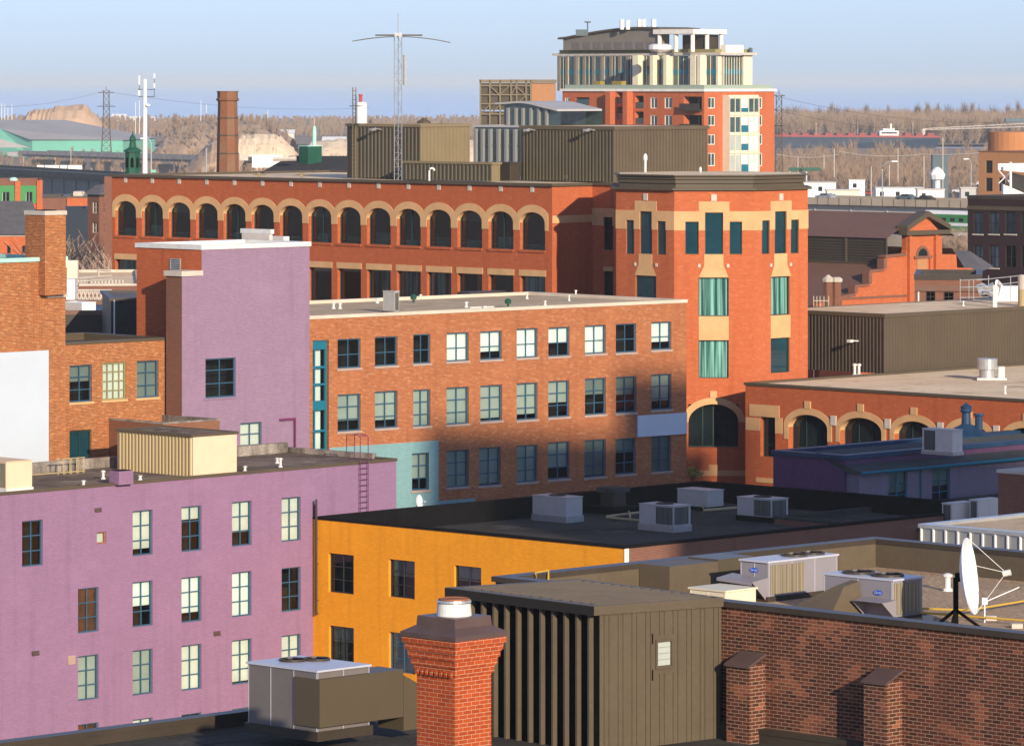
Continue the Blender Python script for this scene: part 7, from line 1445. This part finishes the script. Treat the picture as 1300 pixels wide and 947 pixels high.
def bare_tree(label,x,y,z,h,k,rot,grp,cat='tree'):
    while len(protos)<4: protos.append(None)
    if protos[k] is None:
        rt=thing('bare_tree',label,cat,(0,0,0),grp); rt['_o']=(0,0,0); tm,cm=tree_mesh(10,40+k,5,.62,.17,4); tm.build('trunk','bark',rt); cm.build('crown','twig',rt); protos[k]=rt; o=rt
    else:
        src=protos[k]; o=src.copy(); COL.objects.link(o)
        for c in list(src.children): d=c.copy(); COL.objects.link(d); d.parent=o
    o['label']=label; o['group']=grp; o['category']=cat; o.location=(x,y,z); o.rotation_euler=(0,0,rot); o.scale=(h/10,)*3
    return o
fprotos={}
def far_tree(label,x,y,h,k,rot,grp):
    if k not in fprotos:
        rt=thing('bare_tree',label,'tree',(0,0,0),grp); rt['_o']=(0,0,0); r=random.Random(90+k); m=MB(); m.tube([(0,0,0),(r.uniform(-.2,.2),0,5),(0,0,9)],[.14,.1,.04],4); m.build('trunk','bark',rt); m=MB()
        wd_=(.5,.8,.62,.42)[k%4]
        for b in range(210):
            z0=r.uniform(2,7.5); an=r.uniform(0,2*PI); q=wd_*r.uniform(.3,1)*(3.2-.9*abs(z0-5.2)/2); L=r.uniform(1,2.8); bx,by=math.cos(an)*q*.35,math.sin(an)*q*.35; w_=.075*r.uniform(.5,1.4); m.face([(bx-w_,by,z0),(bx+w_,by,z0),(math.cos(an)*q,math.sin(an)*q,min(10,z0+L))])
        m.build('crown','twig_dark',rt); fprotos[k]=rt; o=rt
    else:
        o=fprotos[k].copy(); COL.objects.link(o)
        for c in list(fprotos[k].children): d=c.copy(); COL.objects.link(d); d.parent=o
    o['label']=label; o['group']=grp; o['category']='tree'; o.location=(x,y,0); o.rotation_euler=(0,0,rot); o.scale=(h/10,)*3
    return o
tl=[(92,430,291,'small bare tree beside the patterned chimney'),(101,440,292,'bare tree second from the left behind the brick wing'),(112,425,296,'pale branched bare tree in the middle of the clump behind the brick wing'),(122,445,294,'bare tree in front of the narrow brick building'),(133,430,300,'bare tree at the right of the clump, against the arched office'),(106,400,312,'low bare tree at the front of the clump behind the brick wing'),(128,395,318,'low bushy bare tree by the corner of the arched office')]
for k,(px,Y,yt,lab) in enumerate(tl):
    P=at(px,Y); h=zat(yt,Y); bare_tree(lab,P.x,P.y,0,h,k%4,k*1.3,'bare trees behind the brick wing')
tr_=[(1203,800,289,'bare tree in front of the green train, left one'),(1215,790,286,'bare tree in front of the green train, middle one'),(1226,810,291,'bare tree in front of the green train, right one'),(1190,830,284,'bare tree left of the green train by the highway')]
for k,(px,Y,yt,lab) in enumerate(tr_): P=at(px,Y); bare_tree(lab,P.x,P.y,0,zat(yt,Y),(k+1)%4,k*2.1,'bare trees by the train')
rr_=random.Random(11)
def blob_trees(name,n,xr,Yr,hr,mt,seed,blades=46,wd=.22,avoid=None,zf=None):
    r=random.Random(seed); m=MB()
    for i in range(n):
        Y=r.uniform(*Yr); px=r.uniform(*xr); P=at(px,Y); h=r.uniform(*hr); cr=h*r.uniform(.2,.32)
        if avoid and avoid(px,Y): continue
        f0=len(m.v); m.face([(P.x-.2,P.y,0),(P.x+.2,P.y,0),(P.x,P.y,h*.8)])
        for b in range(blades):
            z0=h*r.uniform(.05,.7); an=r.uniform(0,2*PI); q=cr*r.uniform(.3,1.0)*(1-.3*abs(z0/h-.4)); L=h*r.uniform(.15,.38)
            bx,by=P.x+math.cos(an)*q*.3,P.y+math.sin(an)*q*.3; ex,ey=P.x+math.cos(an)*q,P.y+math.sin(an)*q; ww=wd*r.uniform(.6,1.4)
            ez=min(z0+L,h*r.uniform(.9,1.0)); m.face([(bx-ww,by,z0),(bx+ww,by,z0),(ex,ey,ez)])
        if zf:
            dz=zf(px,Y)
            for q_ in m.v[f0:]: q_.z+=dz
    o=m.build(name,mt,None,loc=(0,0,0)); o['kind']='stuff'; o['label']=name.replace('_',' '); return o
blob_trees('far_woods',1700,(985,1340),(2680,3150),(11,21),'twig_far',1,64,.17)
blob_trees('far_woods',3200,(-60,985),(3000,4300),(3,7),'twig_far',2,30,.40)
blob_trees('scrub',800,(985,1260),(1500,2080),(3,9),'twig_far',4,60,.09)
blob_trees('scrub',30,(1000,1260),(1700,2000),(10,14),'twig_far',14,50,.16)
blob_trees('scrub',260,(160,480),(1500,2150),(4,8),'twig_far',5,36,.14)
blob_trees('scrub',60,(0,160),(1700,2100),(4,8),'twig_far',6,36,.14)
blob_trees('scrub',160,(480,985),(2100,2900),(6,12),'twig_far',7,36,.2)
blob_trees('scrub',120,(1000,1300),(1150,1400),(3,6),'twig_far',8,36,.12)
# individual taller trees on the right skyline
for k,(px,h) in enumerate(((1055,24.0),(1062,23),(1074,22.5),(1100,23),(1128,22.5),(1150,22),(1165,24.2),(1178,24.5),(1190,24.3),(1203,23.8),(1224,25),(1234,24.6),(1243,24),(1262,22.5),(1280,23.5),(1293,26),(1040,22),(1010,22.5),(1000,22))):
    P=at(px,2900+15*(k%5)); far_tree(['tall bare tree on the right skyline, well left of the middle','slender bare tree on the right skyline beside a taller one','broad bare tree on the right skyline above the white pole','bare tree on the skyline above the ship deckhouse, left','bare tree on the skyline above the ship deckhouse','bare tree on the skyline right of the ship deckhouse','first tree of the rounded dark clump on the right skyline','second tree of the rounded dark clump on the right skyline','third tree of the rounded dark clump on the right skyline','last tree of the rounded dark clump on the right skyline','first of three lone upright skyline trees at the right','second of three lone upright skyline trees at the right','third of three lone upright skyline trees at the right','lower skyline tree left of the dark bin','skyline tree above the dark bin','tallest skyline tree at the right edge','skyline tree above the left pole on the ship','skyline tree near the right lattice pylon','skyline tree nearest the condominium tower'][k],P.x,P.y,h,k%4,k*.9,'tall bare trees on the right skyline')
for k,(px,Y,h,lab) in enumerate(((222,2500,20,'rounded bare tree above the brown dirt hill'),(236,2520,17,'smaller bare tree right of the rounded one above the dirt hill'),(25,2900,13,'dark bare tree left of the dirt mound'),(470,2700,16,'bare tree on the far shore left of the mast penthouse'),(560,2700,15,'bare tree on the far shore above the mast penthouse'),(337,2800,16,'lone thin tree on the far shore right of the brick chimney'))):
    P=at(px,Y); far_tree(lab,P.x,P.y,h,k%4,k*1.7,'scattered bare trees on the far shore')
def mz(px,Y):
    P_=[(190,205),(200,190),(215,168),(230,158),(250,154),(285,152),(330,156),(350,162),(372,176)]
    for (a,ya),(b,yb) in zip(P_,P_[1:]):
        if a<=px<=b: y=ya+(yb-ya)*(px-a)/(b-a); f=(Y-2140)/120; return max(0,zat(y,2200))*math.sin(max(0,min(1,f))*PI)**.8-.3
    return 0
blob_trees('scrub',170,(198,368),(2146,2205),(2.0,5.0),'twig_far',21,30,.13,zf=mz)
# small evergreen
Y=1200; P=at(1017,Y); r=random.Random(5); rt=thing('evergreen_tree','dark evergreen tree by the green road sign','tree',(P.x,P.y,0)); m=MB(); m.tube([(P.x,P.y,0),(P.x,P.y,zat(216,Y))],.25,5); m.build('trunk','bark',rt); m=MB(); zt=zat(215,Y)
for i in range(900):
    z=zt*r.random()**.8; rr2=2.6*(1-z/zt)+.3; an=r.uniform(0,2*PI); q=rr2*math.sqrt(r.random()); c=Vector((P.x+q*math.cos(an),P.y+q*math.sin(an),z)); a=Vector((r.uniform(-1,1),r.uniform(-1,1),r.uniform(-1,1))).normalized()*.35; b=a.orthogonal().normalized()*.3; m.face([c,c+a,c+b])
m.build('crown','evergreen',rt)
# shrub by tower foot
P=onz(880,603,14.0); P=at(879,284.5); r=random.Random(6); rt=thing('shrub','small yellow green shrub at the foot of the tower beside the brick warehouse','shrub',(P.x,P.y,8)); m=MB(); m.tube([(P.x,P.y,0),(P.x,P.y,zat(600,284))],.12,5); m.build('trunk','bark',rt); m=MB()
for i in range(150): c=Vector((P.x+r.gauss(0,.25),P.y+r.gauss(0,.25),zat(603,284)+abs(r.gauss(0,.25))-.1)); a=Vector((r.uniform(-1,1),r.uniform(-1,1),r.uniform(-1,1))).normalized()*.13; b=a.orthogonal().normalized()*.1; m.face([c-a,c+b,c+a,c-b])
m.build('crown','leafy',rt)
# ------------------------------------------------------------------- off-frame apartment block whose shadow falls over the middle
n_=Vector((-math.sin(SAZ),math.cos(SAZ))); d_=Vector((math.cos(SAZ),math.sin(SAZ)))
# coordinates: shadow coordinate d = X*(-.454)+Y*.891 ; block sits at d = 105..120
def SC2(label,c0,c1,d0,d1,h):
    f=lambda c,d: n_*c-d_*d; P=[f(c0,d0),f(c1,d0),f(c1,d1),f(c0,d1)]
    rt=thing('apartment_block',label,'apartment building',(*((P[0]+P[2])/2),0)); m=MB(); m.prism([tuple(p) for p in P],0,h); m.build('wall','brick_brown',rt)
    m=MB(); cc=(P[0]+P[2])/2; m.prism([tuple(cc+(p-cc)*1.02) for p in P],h,h+.4); m.build('coping','stone_grey',rt)
    for k,(a,b) in enumerate(((P[0],P[1]),(P[3],P[0]))):
        W=Wall(a,b)
        if W.n.dot(cc-W.P0)>0: W=Wall(b,a)
        nn=max(1,int(W.len/3.4)); 
        for i in range(nn):
            for z in range(4,int(h)-2,4):
                s=(i+.5)*W.len/nn-.7; m=MB(); W.bx(m,s,s+1.4,z,z+1.8,.0,.05); m.build('window','glass_dark',rt)
    return rt
EL=math.tan(SUN_EL)
hA=15.06+EL*(251.4-40); hB=17.7+EL*(256-40)
SC2('tall brown brick apartment block to the right of the view, lower half',94.9,108.9,22,40,hA)
SC2('tall brown brick apartment block to the right of the view, higher half',108.95,124.5,22,40,hB)
SC2('lower wing of the brown brick apartment block to the right of the view',124.55,134.0,22,39.9,49.8+EL*80)
# ------------------------------------------------------------------- ground, streets, water
def sheet(name,pts,z,mt,kind='structure'):
    m=MB(); m.face([(x,y,z) for x,y in pts]); o=m.build(name,mt,None,loc=(0,0,0)); o['kind']=kind; return o
mat('ground',(.30,.21,.14),col2=(.20,.14,.095),vscale=.02,rough=.95,fine=.3); mat('pavement',(.30,.28,.25),var=.2,vscale=.3)
mat('water',(.36,.47,.60),rough=.25,spec=.5)
# land, broken by the ship channel
sheet('ground',[(-2500,-800),(2500,-800),(2500,2500),(-2500,2500)],0,'ground')
sheet('far_shore',[(-2500,2640),(2500,2640),(2500,4480),(-2500,4480)],0,'ground')
sheet('ship_channel',[(-2500,2450),(2500,2450),(2500,2700),(-2500,2700)],-1.2,'water')
sheet('lake',[(-60000,-3000),(60000,-3000),(60000,90000),(-60000,90000)],-2.0,'water')
# streets between the blocks
def strip(name,P,dirv,L,wd,z,mt):
    n2=Vector((dirv.y,-dirv.x)); a=P-n2*wd/2; b=P+n2*wd/2; sheet(name,[tuple(a),tuple(b),tuple(b+dirv*L),tuple(a+dirv*L)],z,mt)
strip('street',Fo-v*6-u*200-v*3,u,500,9,.004,'asphalt'); strip('pavement',Fo-v*2.2-u*200,u,500,3,.12,'pavement')
strip('side_street',onz(300,690,0)*1.0+Vector((0,0)),v,300,9,.008,'asphalt') if False else None
sheet('yard',[(60,1100),(260,1100),(320,1500),(90,1500)],.004,'asphalt')
# ------------------------------------------------------------------- haze
HAZE=True
if HAZE:
    m=MB(); m.box(-61000,61000,-3500,91000,-3.2,58); hm=bpy.data.materials.new('haze'); hm.use_nodes=True; n=hm.node_tree.nodes; n.remove(n['Principled BSDF']); pvn=n.new('ShaderNodeVolumePrincipled'); pvn.inputs['Color'].default_value=(.84,.94,1,1); pvn.inputs['Density'].default_value=7e-5; pvn.inputs['Anisotropy'].default_value=-.08
    hm.node_tree.links.new(pvn.outputs[0],n['Material Output'].inputs['Volume']); MATS['haze']=hm; o=m.build('haze',hm,None,loc=(0,0,0)); o['kind']='stuff'
for o in list(COL.objects):
    if '_o' in o.keys(): del o['_o']
